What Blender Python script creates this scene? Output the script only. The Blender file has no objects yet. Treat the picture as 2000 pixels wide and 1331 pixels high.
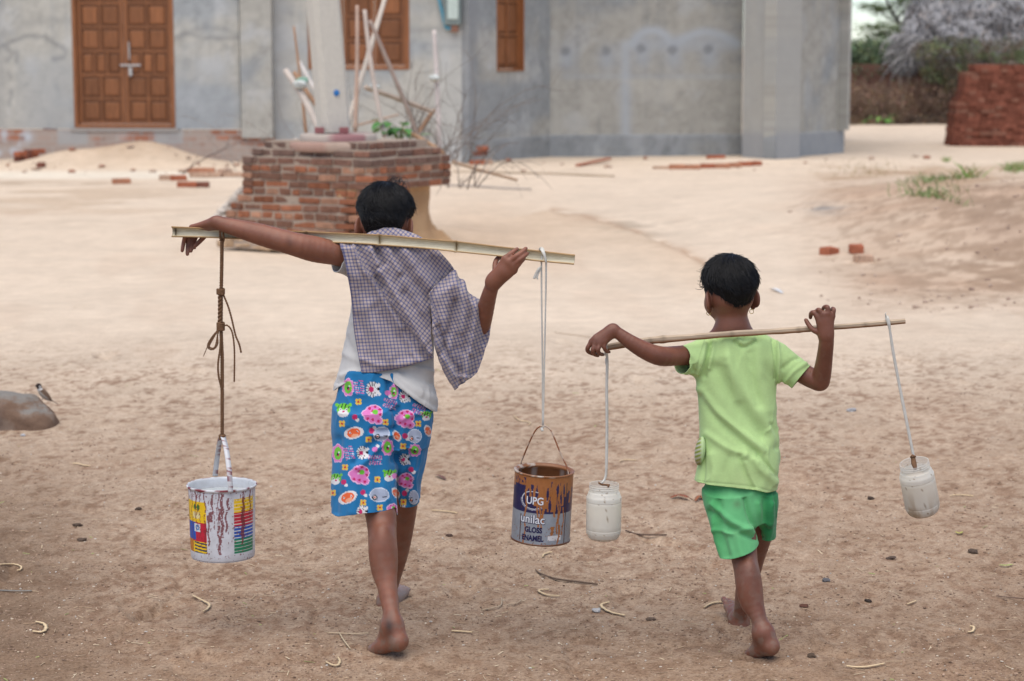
import bpy, bmesh, math, random
import numpy as np
from mathutils import Vector, Matrix, Euler

random.seed(7)
RNG = np.random.default_rng(7)
C = bpy.context.scene.collection
scn = bpy.context.scene

# ------------------------------------------------------------------ camera maths
FPX, HC, HOR = 4200.0, 1.68, 85.0
PITCH = math.atan((665.5 - HOR) / FPX)
CP, SP = math.cos(PITCH), math.sin(PITCH)


def ray(u, v):
    a = (u - 1000.0) / FPX
    b = (665.5 - v) / FPX
    return np.array((a, CP + b * SP, -SP + b * CP))


def P(u, v, Y):
    d = ray(u, v)
    t = Y / d[1]
    return np.array((d[0] * t, Y, HC + d[2] * t))


def G(u, v, z=0.0):
    d = ray(u, v)
    t = (z - HC) / d[2]
    return np.array((d[0] * t, d[1] * t, z + 0 * t))


def proj(p):
    p = np.asarray(p, dtype=np.float64)
    x, y, z = p[..., 0], p[..., 1], p[..., 2] - HC
    dep = y * CP - z * SP
    up = y * SP + z * CP
    return 1000 + FPX * x / dep, 665.5 - FPX * up / dep


# ------------------------------------------------------------------ noise
def _hash(ix, iy, iz, seed):
    h = (ix.astype(np.int64) * 374761393 + iy.astype(np.int64) * 668265263 + iz.astype(np.int64) * 2147483647 + seed * 974634777)
    h = (h ^ (h >> 13)) * 1274126177
    h = h & 0xFFFFFFFF
    h = (h ^ (h >> 16)) * 2246822519 & 0xFFFFFFFF
    h = h ^ (h >> 13)
    return (h & 0xFFFF) / 65535.0


def vnoise(x, y, z=None, seed=0):
    x = np.asarray(x, dtype=np.float64)
    y = np.asarray(y, dtype=np.float64) + 0 * x
    z = np.zeros_like(x) if z is None else np.asarray(z, dtype=np.float64) + 0 * x
    ix, iy, iz = np.floor(x), np.floor(y), np.floor(z)
    fx, fy, fz = x - ix, y - iy, z - iz
    fx, fy, fz = [f * f * (3 - 2 * f) for f in (fx, fy, fz)]
    r = 0
    for dx in (0, 1):
        wx = fx if dx else 1 - fx
        for dy in (0, 1):
            wy = fy if dy else 1 - fy
            for dz in (0, 1):
                wz = fz if dz else 1 - fz
                r = r + wx * wy * wz * _hash(ix + dx, iy + dy, iz + dz, seed)
    return r


def fbm(x, y, z=None, oct=4, seed=0, gain=0.5):
    s, a, n = 0, 1.0, 0
    for o in range(oct):
        k = 2.03 ** o
        s = s + a * vnoise(x * k + 13.1 * o, y * k + 7.7 * o, None if z is None else z * k, seed + o)
        n += a
        a *= gain
    return s / n


def sst(a, b, x):
    t = np.clip((x - a) / (b - a), 0, 1)
    return t * t * (3 - 2 * t)


def lin(r, g, b):
    def f(c):
        c /= 255.0
        return c / 12.92 if c <= 0.04045 else ((c + 0.055) / 1.055) ** 2.4
    return np.array((f(r), f(g), f(b)))


def polydist(u, v, pts):
    d = None
    for (a, b), (c, e) in zip(pts[:-1], pts[1:]):
        wx, wy = c - a, e - b
        L = wx * wx + wy * wy + 1e-9
        t = np.clip(((u - a) * wx + (v - b) * wy) / L, 0, 1)
        q = np.hypot(u - a - t * wx, v - b - t * wy)
        d = q if d is None else np.minimum(d, q)
    return d


def inpoly(u, v, pts):
    ins = np.zeros(np.shape(u), bool)
    n = len(pts)
    for i in range(n):
        (x1, y1), (x2, y2) = pts[i], pts[(i + 1) % n]
        c = ((y1 > v) != (y2 > v)) & (u < (x2 - x1) * (v - y1) / (y2 - y1 + 1e-12) + x1)
        ins ^= c
    return ins


# ------------------------------------------------------------------ materials
class N:
    """tiny node helper"""
    def __init__(self, name):
        self.m = bpy.data.materials.new(name)
        self.m.use_nodes = True
        self.t = self.m.node_tree
        self.n = self.t.nodes
        self.b = self.n['Principled BSDF']
        self.out = self.n['Material Output']

    def new(self, t, **kw):
        x = self.n.new(t)
        for k, v in kw.items():
            if k in x.inputs.keys():
                x.inputs[k].default_value = v
            else:
                setattr(x, k, v)
        return x

    def link(self, a, b):
        self.t.links.new(a, b)

    def coord(self, kind='Object', scale=(1, 1, 1), rot=(0, 0, 0)):
        tc = self.new('ShaderNodeTexCoord')
        mp = self.new('ShaderNodeMapping')
        mp.inputs['Scale'].default_value = scale
        mp.inputs['Rotation'].default_value = rot
        self.link(tc.outputs[kind], mp.inputs['Vector'])
        return mp.outputs['Vector']

    def noise(self, vec, scale, detail=4, rough=0.55, dist=0.0):
        x = self.new('ShaderNodeTexNoise', Scale=scale, Detail=detail, Roughness=rough, Distortion=dist)
        if vec is not None:
            self.link(vec, x.inputs['Vector'])
        return x.outputs['Fac']

    def ramp(self, fac, stops):
        r = self.new('ShaderNodeValToRGB')
        e = r.color_ramp.elements
        while len(e) < len(stops):
            e.new(0.5)
        for el, (p, c) in zip(e, stops):
            el.position = p
            el.color = (*c, 1) if len(c) == 3 else c
        self.link(fac, r.inputs['Fac'])
        return r.outputs['Color']

    def mix(self, a, b, fac, mode='MIX'):
        x = self.new('ShaderNodeMix', data_type='RGBA', blend_type=mode)
        for s, val in ((x.inputs[0], fac), (x.inputs[6], a), (x.inputs[7], b)):
            if hasattr(val, 'is_output'):
                self.link(val, s)
            elif isinstance(val, (int, float)):
                s.default_value = val
            else:
                s.default_value = (*val, 1)
        return x.outputs[2]

    def math(self, op, a, b=0.0):
        x = self.new('ShaderNodeMath', operation=op)
        for s, val in ((x.inputs[0], a), (x.inputs[1], b)):
            if hasattr(val, 'is_output'):
                self.link(val, s)
            else:
                s.default_value = val
        return x.outputs[0]

    def bump(self, h, strength=0.3, dist=0.01, prev=None):
        x = self.new('ShaderNodeBump')
        x.inputs['Strength'].default_value = strength
        x.inputs['Distance'].default_value = dist
        self.link(h, x.inputs['Height'])
        if prev is not None:
            self.link(prev, x.inputs['Normal'])
        return x.outputs['Normal']

    def done(self, color=None, normal=None, rough=0.7, spec=0.3, **kw):
        b = self.b
        if color is not None:
            if hasattr(color, 'is_output'):
                self.link(color, b.inputs['Base Color'])
            else:
                b.inputs['Base Color'].default_value = (*color, 1)
        if normal is not None:
            self.link(normal, b.inputs['Normal'])
        b.inputs['Roughness'].default_value = rough
        b.inputs['Specular IOR Level'].default_value = spec
        for k, v in kw.items():
            b.inputs[k.replace('_', ' ')].default_value = v
        return self.m


def vcol_mat(name, rough=0.75, spec=0.25, nscale=120, nvar=0.18, bscale=300, bstr=0.25, bdist=0.002, **kw):
    """base colour from the painted 'Col' attribute, broken up by fine noise"""
    n = N(name)
    at = n.new('ShaderNodeAttribute', attribute_name='Col')
    v = n.coord('Object')
    f = n.noise(v, nscale, 5, 0.6)
    f = n.math('ADD', n.math('MULTIPLY', f, 2 * nvar), 1 - nvar)
    cmb = n.new('ShaderNodeCombineColor')
    for i in range(3):
        n.link(f, cmb.inputs[i])
    col = n.mix(at.outputs['Color'], cmb.outputs[0], 1.0, 'MULTIPLY')
    nor = n.bump(n.noise(v, bscale, 3, 0.6), bstr, bdist)
    return n.done(col, nor, rough, spec, **kw)


def flat_mat(name, col, rough=0.7, spec=0.3, nscale=40, nvar=0.2, bscale=80, bstr=0.2, bdist=0.004, stretch=(1, 1, 1), **kw):
    n = N(name)
    v = n.coord('Object', stretch)
    f = n.noise(v, nscale, 5, 0.6)
    c = np.array(col)
    colr = n.ramp(f, [(0.25, tuple(c * (1 - nvar))), (0.5, tuple(c)), (0.75, tuple(np.minimum(c * (1 + nvar), 1)))])
    nor = n.bump(n.noise(v, bscale, 4, 0.6), bstr, bdist)
    return n.done(colr, nor, rough, spec, **kw)


# ------------------------------------------------------------------ objects
def tag(o, label=None, cat=None, group=None, kind=None):
    if label: o['label'] = label
    if cat: o['category'] = cat
    if group: o['group'] = group
    if kind: o['kind'] = kind
    return o


def empty(name, loc=(0, 0, 0), rz=0.0):
    o = bpy.data.objects.new(name, None)
    o.location = loc
    o.rotation_euler = (0, 0, rz)
    o.empty_display_size = 0.1
    C.objects.link(o)
    return o


def link(o, parent=None):
    C.objects.link(o)
    if parent is not None:
        o.parent = parent
        o.matrix_parent_inverse = Matrix.Translation(-Vector(parent.location)) if parent.rotation_euler.z == 0 else (Matrix.Translation(parent.location) @ parent.rotation_euler.to_matrix().to_4x4()).inverted()
    return o


def mesh_np(name, verts, faces, mat=None, parent=None, smooth=True, local=False):
    """faces: (n,k) int array; verts world unless local"""
    me = bpy.data.meshes.new(name)
    verts = np.asarray(verts, np.float32)
    faces = np.asarray(faces, np.int32)
    me.vertices.add(len(verts))
    me.vertices.foreach_set('co', verts.ravel())
    k = faces.shape[1]
    me.loops.add(faces.size)
    me.loops.foreach_set('vertex_index', faces.ravel())
    me.polygons.add(len(faces))
    me.polygons.foreach_set('loop_start', np.arange(len(faces), dtype=np.int32) * k)
    me.polygons.foreach_set('loop_total', np.full(len(faces), k, np.int32))
    me.update(calc_edges=True)
    me.validate()
    me.polygons.foreach_set('use_smooth', np.full(len(me.polygons), smooth, bool))
    if mat: me.materials.append(mat)
    o = bpy.data.objects.new(name, me)
    if local and parent is not None:
        C.objects.link(o); o.parent = parent
    else:
        link(o, parent)
    return o


def verts_of(o):
    me = o.data
    a = np.empty(len(me.vertices) * 3, np.float32)
    me.vertices.foreach_get('co', a)
    return a.reshape(-1, 3).astype(np.float64)


def set_verts(o, v):
    o.data.vertices.foreach_set('co', np.asarray(v, np.float32).ravel())
    o.data.update()


def normals_of(o):
    me = o.data
    a = np.empty(len(me.vertices) * 3, np.float32)
    me.vertex_normals.foreach_get('vector', a)
    return a.reshape(-1, 3).astype(np.float64)


def set_col(o, col):
    me = o.data
    at = me.color_attributes.get('Col') or me.color_attributes.new('Col', 'FLOAT_COLOR', 'POINT')
    c = np.ones((len(me.vertices), 4), np.float32)
    c[:, :3] = np.clip(col, 0, 1)
    at.data.foreach_set('color', c.ravel())


class MB:
    """collects boxes, bars, tubes, lathes; build() links them as one mesh"""
    def __init__(self):
        self.v, self.f, self.c, self.n = [], [], [], 0
        self.cur = None

    def col(self, c):
        self.cur = c
        return self

    def add(self, vs, fs):
        vs = [tuple(map(float, x)) for x in vs]
        self.f += [tuple(i + self.n for i in f) for f in fs]
        self.v += vs
        self.n += len(vs)
        if self.cur is not None:
            self.c += [tuple(self.cur)] * len(vs)

    def box(self, c, s, M=None, jit=0.0):
        c = np.array(c, float)
        out = []
        for dx in (-1, 1):
            for dy in (-1, 1):
                for dz in (-1, 1):
                    p = np.array((dx * s[0] / 2, dy * s[1] / 2, dz * s[2] / 2))
                    if jit: p = p + RNG.uniform(-jit, jit, 3)
                    if M is not None: p = np.array(M @ Vector(p))
                    out.append(c + p)
        self.add(out, [(0, 1, 3, 2), (4, 6, 7, 5), (0, 4, 5, 1), (2, 3, 7, 6), (0, 2, 6, 4), (1, 5, 7, 3)])

    def bar(self, a, b, w, h, up=(0, 0, 1)):
        a, b = Vector(a), Vector(b)
        d = (b - a).normalized()
        s = d.cross(Vector(up))
        if s.length < 1e-6: s = d.cross(Vector((0, 1, 0)))
        s.normalize(); t = s.cross(d)
        M = Matrix((s, d, t)).transposed()
        self.box((a + b) / 2, (w, (b - a).length, h), M)

    def tube(self, pts, r, n=8, cap=True):
        pts = [Vector(p) for p in pts]
        m = len(pts)
        rs = r if hasattr(r, '__len__') else [r] * m
        ref = Vector((0.31, 0.52, 0.79))
        vs, fs = [], []
        prev = None
        for i, p in enumerate(pts):
            d = (pts[min(i + 1, m - 1)] - pts[max(i - 1, 0)])
            if d.length < 1e-9: d = Vector((0, 0, 1))
            d.normalize()
            s = (ref if prev is None else prev) - d * d.dot(ref if prev is None else prev)
            if s.length < 1e-6: s = d.orthogonal()
            s.normalize(); prev = s
            t = d.cross(s)
            for k in range(n):
                a = 2 * math.pi * k / n
                vs.append(p + (s * math.cos(a) + t * math.sin(a)) * rs[i])
        for i in range(m - 1):
            for k in range(n):
                k2 = (k + 1) % n
                fs.append((i * n + k, i * n + k2, (i + 1) * n + k2, (i + 1) * n + k))
        if cap:
            fs.append(tuple(range(n))[::-1])
            fs.append(tuple((m - 1) * n + k for k in range(n)))
        self.add(vs, fs)

    def lathe(self, prof, n=48, c=(0, 0, 0), M=None):
        vs, fs = [], []
        m = len(prof)
        for (r, z) in prof:
            for k in range(n):
                a = 2 * math.pi * k / n
                p = Vector((r * math.cos(a), r * math.sin(a), z))
                if M is not None: p = M @ p
                vs.append(p + Vector(c))
        for i in range(m - 1):
            for k in range(n):
                k2 = (k + 1) % n
                fs.append((i * n + k, i * n + k2, (i + 1) * n + k2, (i + 1) * n + k))
        self.add(vs, fs)

    def build(self, name, mat=None, parent=None, smooth=False, bevel=0.0, local=False):
        me = bpy.data.meshes.new(name)
        me.from_pydata(self.v, [], self.f)
        me.update()
        if smooth: me.polygons.foreach_set('use_smooth', np.ones(len(me.polygons), bool))
        if mat: me.materials.append(mat)
        o = bpy.data.objects.new(name, me)
        if local:
            C.objects.link(o); o.parent = parent
        else:
            link(o, parent)
        if len(self.c) == len(self.v) and self.c:
            set_col(o, np.array(self.c))
        if bevel:
            b = o.modifiers.new('Bevel', 'BEVEL'); b.width = bevel; b.segments = 2; b.limit_method = 'ANGLE'
        return o


def smooth_path(pts, n=8):
    """Catmull-Rom through points"""
    p = np.array(pts, float)
    p = np.vstack([2 * p[0] - p[1], p, 2 * p[-1] - p[-2]])
    out = []
    for i in range(1, len(p) - 2):
        for k in range(n):
            t = k / n
            a, b, c, d = p[i - 1], p[i], p[i + 1], p[i + 2]
            out.append(0.5 * (2 * b + (c - a) * t + (2 * a - 5 * b + 4 * c - d) * t * t + (3 * b - a - 3 * c + d) * t ** 3))
    out.append(p[-2])
    return np.array(out)


# ------------------------------------------------------------------ distance fields
class Field:
    def __init__(self, lo, hi, h):
        self.lo = np.array(lo, float); self.h = h
        self.n = np.ceil((np.array(hi) - self.lo) / h).astype(int) + 1
        self.ax = [(self.lo[i] + h * np.arange(self.n[i])).astype(np.float32) for i in range(3)]
        self.F = np.full(self.n, 9.0, np.float32)

    def _sl(self, lo, hi):
        s = []
        for i in range(3):
            a = max(0, int(math.floor((lo[i] - self.lo[i]) / self.h)))
            b = min(self.n[i], int(math.ceil((hi[i] - self.lo[i]) / self.h)) + 1)
            s.append(slice(a, max(a, b)))
        return tuple(s)

    def grids(self, s):
        return (self.ax[0][s[0]][:, None, None], self.ax[1][s[1]][None, :, None], self.ax[2][s[2]][None, None, :])

    def put(self, s, d, k, sub=False):
        A = self.F[s]
        if sub:
            B = -d
            hh = np.maximum(k - np.abs(A - B), 0) / max(k, 1e-6)
            self.F[s] = np.maximum(A, B) + hh * hh * k * 0.25
        else:
            hh = np.maximum(k - np.abs(A - d), 0) / max(k, 1e-6)
            self.F[s] = np.minimum(A, d) - hh * hh * k * 0.25

    def cone(self, a, b, ra, rb, k=0.012, flat=None, sub=False, pad=0.0, ease=True):
        a, b = np.array(a, float), np.array(b, float)
        m = max(ra, rb) + k + pad + 4 * self.h
        s = self._sl(np.minimum(a, b) - m, np.maximum(a, b) + m)
        X, Y, Z = self.grids(s)
        if X.size * Y.size * Z.size == 0: return
        ba = b - a
        L = float(ba @ ba) + 1e-12
        px, py, pz = X - a[0], Y - a[1], Z - a[2]
        t = np.clip((px * ba[0] + py * ba[1] + pz * ba[2]) / L, 0, 1)
        qx, qy, qz = px - t * ba[0], py - t * ba[1], pz - t * ba[2]
        d2 = qx * qx + qy * qy + qz * qz
        if flat is not None:
            nrm, f = np.array(flat[0], float), flat[1]
            nrm /= np.linalg.norm(nrm)
            c = qx * nrm[0] + qy * nrm[1] + qz * nrm[2]
            d2 = d2 + c * c * (f * f - 1)
        tt = t * t * (3 - 2 * t) if ease else t
        d = np.sqrt(d2) - (ra + (rb - ra) * tt)
        self.put(s, d.astype(np.float32), k, sub)

    def ell(self, c, r, R=None, k=0.015, sub=False):
        c, r = np.array(c, float), np.array(r, float)
        m = r.max() + k + 4 * self.h
        s = self._sl(c - m, c + m)
        X, Y, Z = self.grids(s)
        if X.size * Y.size * Z.size == 0: return
        p = [X - c[0], Y - c[1], Z - c[2]]
        if R is not None:
            R = np.array(R)           # columns = local axes
            p = [p[0] * R[0, i] + p[1] * R[1, i] + p[2] * R[2, i] for i in range(3)]
        k0 = np.sqrt(sum((p[i] / r[i]) ** 2 for i in range(3)))
        k1 = np.sqrt(sum((p[i] / r[i] ** 2) ** 2 for i in range(3))) + 1e-6
        self.put(s, (k0 * (k0 - 1) / k1).astype(np.float32), k, sub)

    def chain(self, pts, rs, k=0.012, flat=None, sub=4):
        """one limb: a smooth tapering tube through the joints"""
        q = np.array([np.r_[p, r] for p, r in zip(pts, rs)])
        if len(q) > 2: q = smooth_path(q, sub)
        m = q[:, 3].max() + k + 4 * self.h
        s = self._sl(q[:, :3].min(0) - m, q[:, :3].max(0) + m)
        big = self.F
        off = [s[i].start for i in range(3)]
        T = np.full(big[s].shape, 9.0, np.float32)
        tmp = Field.__new__(Field); tmp.h = self.h; tmp.F = T
        tmp.lo = self.lo + self.h * np.array(off); tmp.n = np.array(T.shape)
        tmp.ax = [self.ax[i][s[i]] for i in range(3)]
        for i in range(len(q) - 1):
            tmp.cone(q[i, :3], q[i + 1, :3], q[i, 3], q[i + 1, 3], .0015, flat, pad=k, ease=False)
        self.put(s, T, k)

    def loft(self, rows, k=0.02, n=2.3, sm=5):
        """rows: (z, cx, cy, rx, ry), any z order"""
        rows = np.array(sorted(rows), float)
        z0, z1 = rows[0, 0], rows[-1, 0]
        m = k + 5 * self.h
        lo = (min(rows[:, 1] - rows[:, 3]) - m, min(rows[:, 2] - rows[:, 4]) - m, z0 - m)
        hi = (max(rows[:, 1] + rows[:, 3]) + m, max(rows[:, 2] + rows[:, 4]) + m, z1 + m)
        s = self._sl(lo, hi)
        X, Y, Z = self.grids(s)
        zs = Z.ravel()
        cur = []
        for i in range(1, 5):
            q = np.interp(zs, rows[:, 0], rows[:, i])
            for _ in range(2):
                q = np.convolve(np.pad(q, sm, mode='edge'), np.ones(2 * sm + 1) / (2 * sm + 1), 'valid')
            cur.append(q[None, None, :].astype(np.float32))
        cx, cy, rx, ry = cur
        d = ((np.abs(X - cx) / rx) ** n + (np.abs(Y - cy) / ry) ** n) ** (1 / n)
        d = (d - 1) * np.minimum(rx, ry)
        d = np.maximum(d, np.maximum(Z - z1, z0 - Z))
        self.put(s, d.astype(np.float32), k)

    def mesh(self, name, mat=None, parent=None):
        v, f = surface_nets(self.F, self.lo, self.h)
        return mesh_np(name, v, f, mat, parent)


def surface_nets(F, lo, h):
    S = F < 0
    nx, ny, nz = F.shape
    c = np.zeros((nx - 1, ny - 1, nz - 1), np.int8)
    offs = [(i, j, k) for i in (0, 1) for j in (0, 1) for k in (0, 1)]
    for (i, j, k) in offs:
        c += S[i:nx - 1 + i, j:ny - 1 + j, k:nz - 1 + k]
    idx = np.argwhere((c > 0) & (c < 8))
    ids = np.full(c.shape, -1, np.int32)
    ids[idx[:, 0], idx[:, 1], idx[:, 2]] = np.arange(len(idx))
    del c
    vals = [F[idx[:, 0] + i, idx[:, 1] + j, idx[:, 2] + k] for (i, j, k) in offs]
    acc = np.zeros((len(idx), 3)); cnt = np.zeros(len(idx))
    for a in range(8):
        for b in range(a + 1, 8):
            da = np.array(offs[b]) - np.array(offs[a])
            if np.abs(da).sum() != 1: continue
            va, vb = vals[a], vals[b]
            m = (va < 0) != (vb < 0)
            t = np.where(m, va / np.where(m, va - vb, 1), 0)
            acc += m[:, None] * (np.array(offs[a]) + t[:, None] * da)
            cnt += m
    verts = np.array(lo) + h * (idx + acc / cnt[:, None])
    faces = []
    for ax in range(3):
        o = [1, 1, 1]; o[ax] = 0
        sl0 = tuple(slice(o[i], F.shape[i] - 1) for i in range(3))
        sl1 = tuple(slice(o[i] + (1 if i == ax else 0), F.shape[i] - 1 + (1 if i == ax else 0)) for i in range(3))
        ch = S[sl0] != S[sl1]
        q = np.argwhere(ch) + np.array(o)
        ins = S[q[:, 0], q[:, 1], q[:, 2]]
        b, c2 = [(1, 2), (2, 0), (0, 1)][ax]
        eb, ec = np.zeros(3, int), np.zeros(3, int)
        eb[b] = 1; ec[c2] = 1
        qs = [q - eb - ec, q - ec, q, q - eb]
        fi = np.stack([ids[x[:, 0], x[:, 1], x[:, 2]] for x in qs], 1)
        fi[~ins] = fi[~ins][:, ::-1]
        faces.append(fi)
    f = np.concatenate(faces)
    f = f[(f >= 0).all(1)]
    return verts, f


def warp_cut(o, zfun, keep_above=True, axis=2):
    """cut the mesh along coordinate[axis] = zfun(verts) and keep one side"""
    v = verts_of(o)
    off = zfun(v)
    bm = bmesh.new(); bm.from_mesh(o.data)
    lay = bm.verts.layers.float.new('off')
    bm.verts.ensure_lookup_table()
    for i, x in enumerate(bm.verts):
        x[lay] = off[i]; x.co[axis] -= off[i]
    nrm = [0, 0, 0]; nrm[axis] = 1
    bmesh.ops.bisect_plane(bm, geom=bm.verts[:] + bm.edges[:] + bm.faces[:], dist=1e-7, plane_co=(0, 0, 0), plane_no=nrm,
                           clear_outer=not keep_above, clear_inner=keep_above)
    for x in bm.verts:
        x.co[axis] += x[lay]
    bm.verts.layers.float.remove(lay)
    bm.to_mesh(o.data); bm.free()
    o.data.update()
    o.data.polygons.foreach_set('use_smooth', np.ones(len(o.data.polygons), bool))


def plane_cut(o, co, no, rad=.085):
    """open a cuff: remove what lies beyond the plane within rad of co"""
    co, no = Vector(co), Vector(no).normalized()
    bm = bmesh.new(); bm.from_mesh(o.data)
    fs = [f for f in bm.faces if (f.calc_center_median() - co).length < rad]
    vs = {v for f in fs for v in f.verts}; es = {e for f in fs for e in f.edges}
    bmesh.ops.bisect_plane(bm, geom=list(vs) + list(es) + fs, dist=1e-7, plane_co=co, plane_no=no)
    bmesh.ops.delete(bm, geom=[f for f in bm.faces if (f.calc_center_median() - co).dot(no) > 0 and (f.calc_center_median() - co).length < rad], context='FACES')
    bm.to_mesh(o.data); bm.free(); o.data.update()


def solidify(o, t, off=-1):
    m = o.modifiers.new('Thickness', 'SOLIDIFY'); m.thickness = t; m.offset = off
    return m


def strokes(o, lst, facing=True, gain=1.0):
    """push vertices along their normals along folds; lst: (polyline in sheet px, width px, amplitude m)"""
    v = verts_of(o); nn = normals_of(o)
    u, w = proj(v)
    d = np.zeros(len(v))
    for pts, wd, amp in lst:
        p = smooth_path([(a, b) for a, b in pts], 5) if len(pts) > 2 else np.array(pts)
        q = polydist(u, w, [tuple(x) for x in p])
        d += gain * amp * np.exp(-(q / wd) ** 2)
    if facing: d *= sst(0.15, -0.35, nn[:, 1])
    set_verts(o, v + nn * d[:, None])


def crumple(o, scale, amp, seed, stretch=(1, 1, 1), facing=False):
    """sharp small creases: ridged noise pushed along the normals"""
    v = verts_of(o); nn = normals_of(o)
    w = fbm(v[:, 0] * scale * .6, v[:, 1] * scale * .6, v[:, 2] * scale * .6, 2, seed + 4) * 1.6
    f = fbm(v[:, 0] * scale * stretch[0] + w, v[:, 1] * scale * stretch[1] + w, v[:, 2] * scale * stretch[2] - w, 2, seed)
    r = 1 - np.abs(2 * f - 1) * 2.2
    r = np.clip(r, 0, 1) ** 2
    msk = sst(.40, .62, fbm(v[:, 0] * scale * .35, v[:, 1] * scale * .35, v[:, 2] * scale * .35, 2, seed + 8))
    set_verts(o, v + nn * (amp * r * msk)[:, None])
# ================================================================== people
def rotm(yaw, pitch, roll=0.0):
    """columns right, forward, up; yaw>0 turns to the left, pitch>0 nods down"""
    M = Matrix.Rotation(math.radians(yaw), 3, 'Z') @ Matrix.Rotation(math.radians(-pitch), 3, 'X') @ Matrix.Rotation(math.radians(roll), 3, 'Y')
    return np.array(M)


SK_R = np.array((0.071, 0.088, 0.078))


def head_field(Fd, c, R, s):
    L = lambda x, y, z: c + R @ (np.array((x, y, z)) * s)
    e = lambda p, r, k, sub=False, RR=None: Fd.ell(L(*p), np.array(r) * s, R if RR is None else RR, k, sub)
    e((0, -.004, .012), SK_R, .01)
    e((0, -.020, -.032), (.062, .062, .052), .012)
    e((0, .030, -.045), (.054, .054, .064), .03)
    e((0, .058, -.092), (.024, .022, .018), .02)
    for sx in (-1, 1):
        e((sx * .036, .054, -.045), (.022, .022, .026), .02)
        e((sx * .029, .089, -.012), (.015, .010, .009), .012, True)
        e((sx * .029, .0745, -.013), (.0115, .0115, .0105), .002)
        Fd.cone(L(sx * .014, .087, .004), L(sx * .044, .074, .005), .005 * s, .004 * s, .012)
        Re = R @ np.array(Matrix.Rotation(math.radians(sx * 28), 3, 'Z')) @ np.array(Matrix.Rotation(math.radians(-8), 3, 'X'))
        e((sx * .0735, -.012, -.036), (.0075, .019, .030), .008, False, Re)
        e((sx * .0815, -.006, -.033), (.007, .011, .019), .005, True, Re)
        e((sx * .069, -.001, -.062), (.007, .008, .009), .007)
    Fd.cone(L(0, .086, -.005), L(0, .099, -.036), .0065 * s, .0095 * s, .012)
    for sx in (-1, 1):
        e((sx * .010, .092, -.039), (.007, .008, .006), .008)
    e((0, .086, -.062), (.020, .009, .0048), .006)
    e((0, .084, -.071), (.018, .010, .0058), .006)
    e((0, .094, -.0665), (.016, .004, .0012), .003, True)


def foot(Fd, ankle, heel, toe, s, side, up=(0, 0, 1)):
    heel, toe, ankle = map(np.array, (heel, toe, ankle))
    d = toe - heel; L = np.linalg.norm(d); d = d / L
    lat = np.cross(d, up); lat /= np.linalg.norm(lat)      # to the right of the foot
    u2 = np.cross(lat, d)
    med = -side * lat                                       # towards the big toe
    Fd.ell(heel + d * .004 * s, np.array((.0205, .022, .0215)) * s, None, .022)
    Fd.cone(ankle, heel + u2 * .008 * s, .0215 * s, .0200 * s, .022)
    Fd.cone(ankle + d * .012 * s - u2 * .008 * s, heel + d * (L * .62) + u2 * .004 * s, .0215 * s, .0165 * s, .03)
    ball = heel + d * (L * .72)
    mid = heel + d * (L * .42) + u2 * .006 * s
    Fd.cone(ankle + d * .008, mid + u2 * .012 * s, .022 * s, .021 * s, .03)
    for off, r in ((.018, .0165), (.0, .0155), (-.018, .014)):
        Fd.cone(mid + med * off * .8 * s, ball + med * off * 1.15 * s, r * 1.12 * s, r * .86 * s, .016)
    Fd.cone(heel - med * .006 * s, ball - med * .022 * s, .02 * s, .0125 * s, .02)
    for i, (off, ln, r) in enumerate(((.026, 1.02, .0098), (.010, 1.03, .0072), (-.003, .99, .0068), (-.015, .94, .0064), (-.026, .88, .006))):
        a = ball + med * off * s + u2 * .001
        b = heel + d * (L * ln) + med * off * 1.1 * s - u2 * .002 * s
        Fd.cone(a, (a + b) / 2 + u2 * .004 * s, r * 1.1 * s, r * s, .006)
        Fd.cone((a + b) / 2 + u2 * .004 * s, b, r * s, r * 1.05 * s, .005)


def fingers(Fd, lst, r0):
    for pts, f in lst:
        q = [P(*p) for p in pts]
        rs = [r0 * f * (1.10 - 0.30 * i / (len(q) - 1)) for i in range(len(q))]
        Fd.chain(q, rs, .0035)


skin_mat = vcol_mat('skin', rough=0.44, spec=0.38, nscale=60, nvar=0.10, bscale=420, bstr=0.12, bdist=0.001,
                    Subsurface_Weight=0.12, Subsurface_Scale=0.012)
skin_mat.node_tree.nodes['Principled BSDF'].inputs['Subsurface Radius'].default_value = (1.0, 0.35, 0.2)
cloth_mat = vcol_mat('cotton', rough=0.92, spec=0.12, nscale=90, nvar=0.05, bscale=900, bstr=0.25, bdist=0.0008, Sheen_Weight=0.15)


def hair_mat():
    n = N('black_hair')
    v = n.coord('Object')
    f = n.noise(v, 60, 3)
    c = n.ramp(f, [(0.3, (0.004, 0.004, 0.0045)), (0.7, (0.009, 0.009, 0.010))])
    return n.done(c, None, 0.55, 0.13)


HAIR = hair_mat()
STRAND = flat_mat('hair_strand', (.0085, .008, .0085), rough=.42, spec=.30, nvar=.3, bstr=0)


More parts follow.
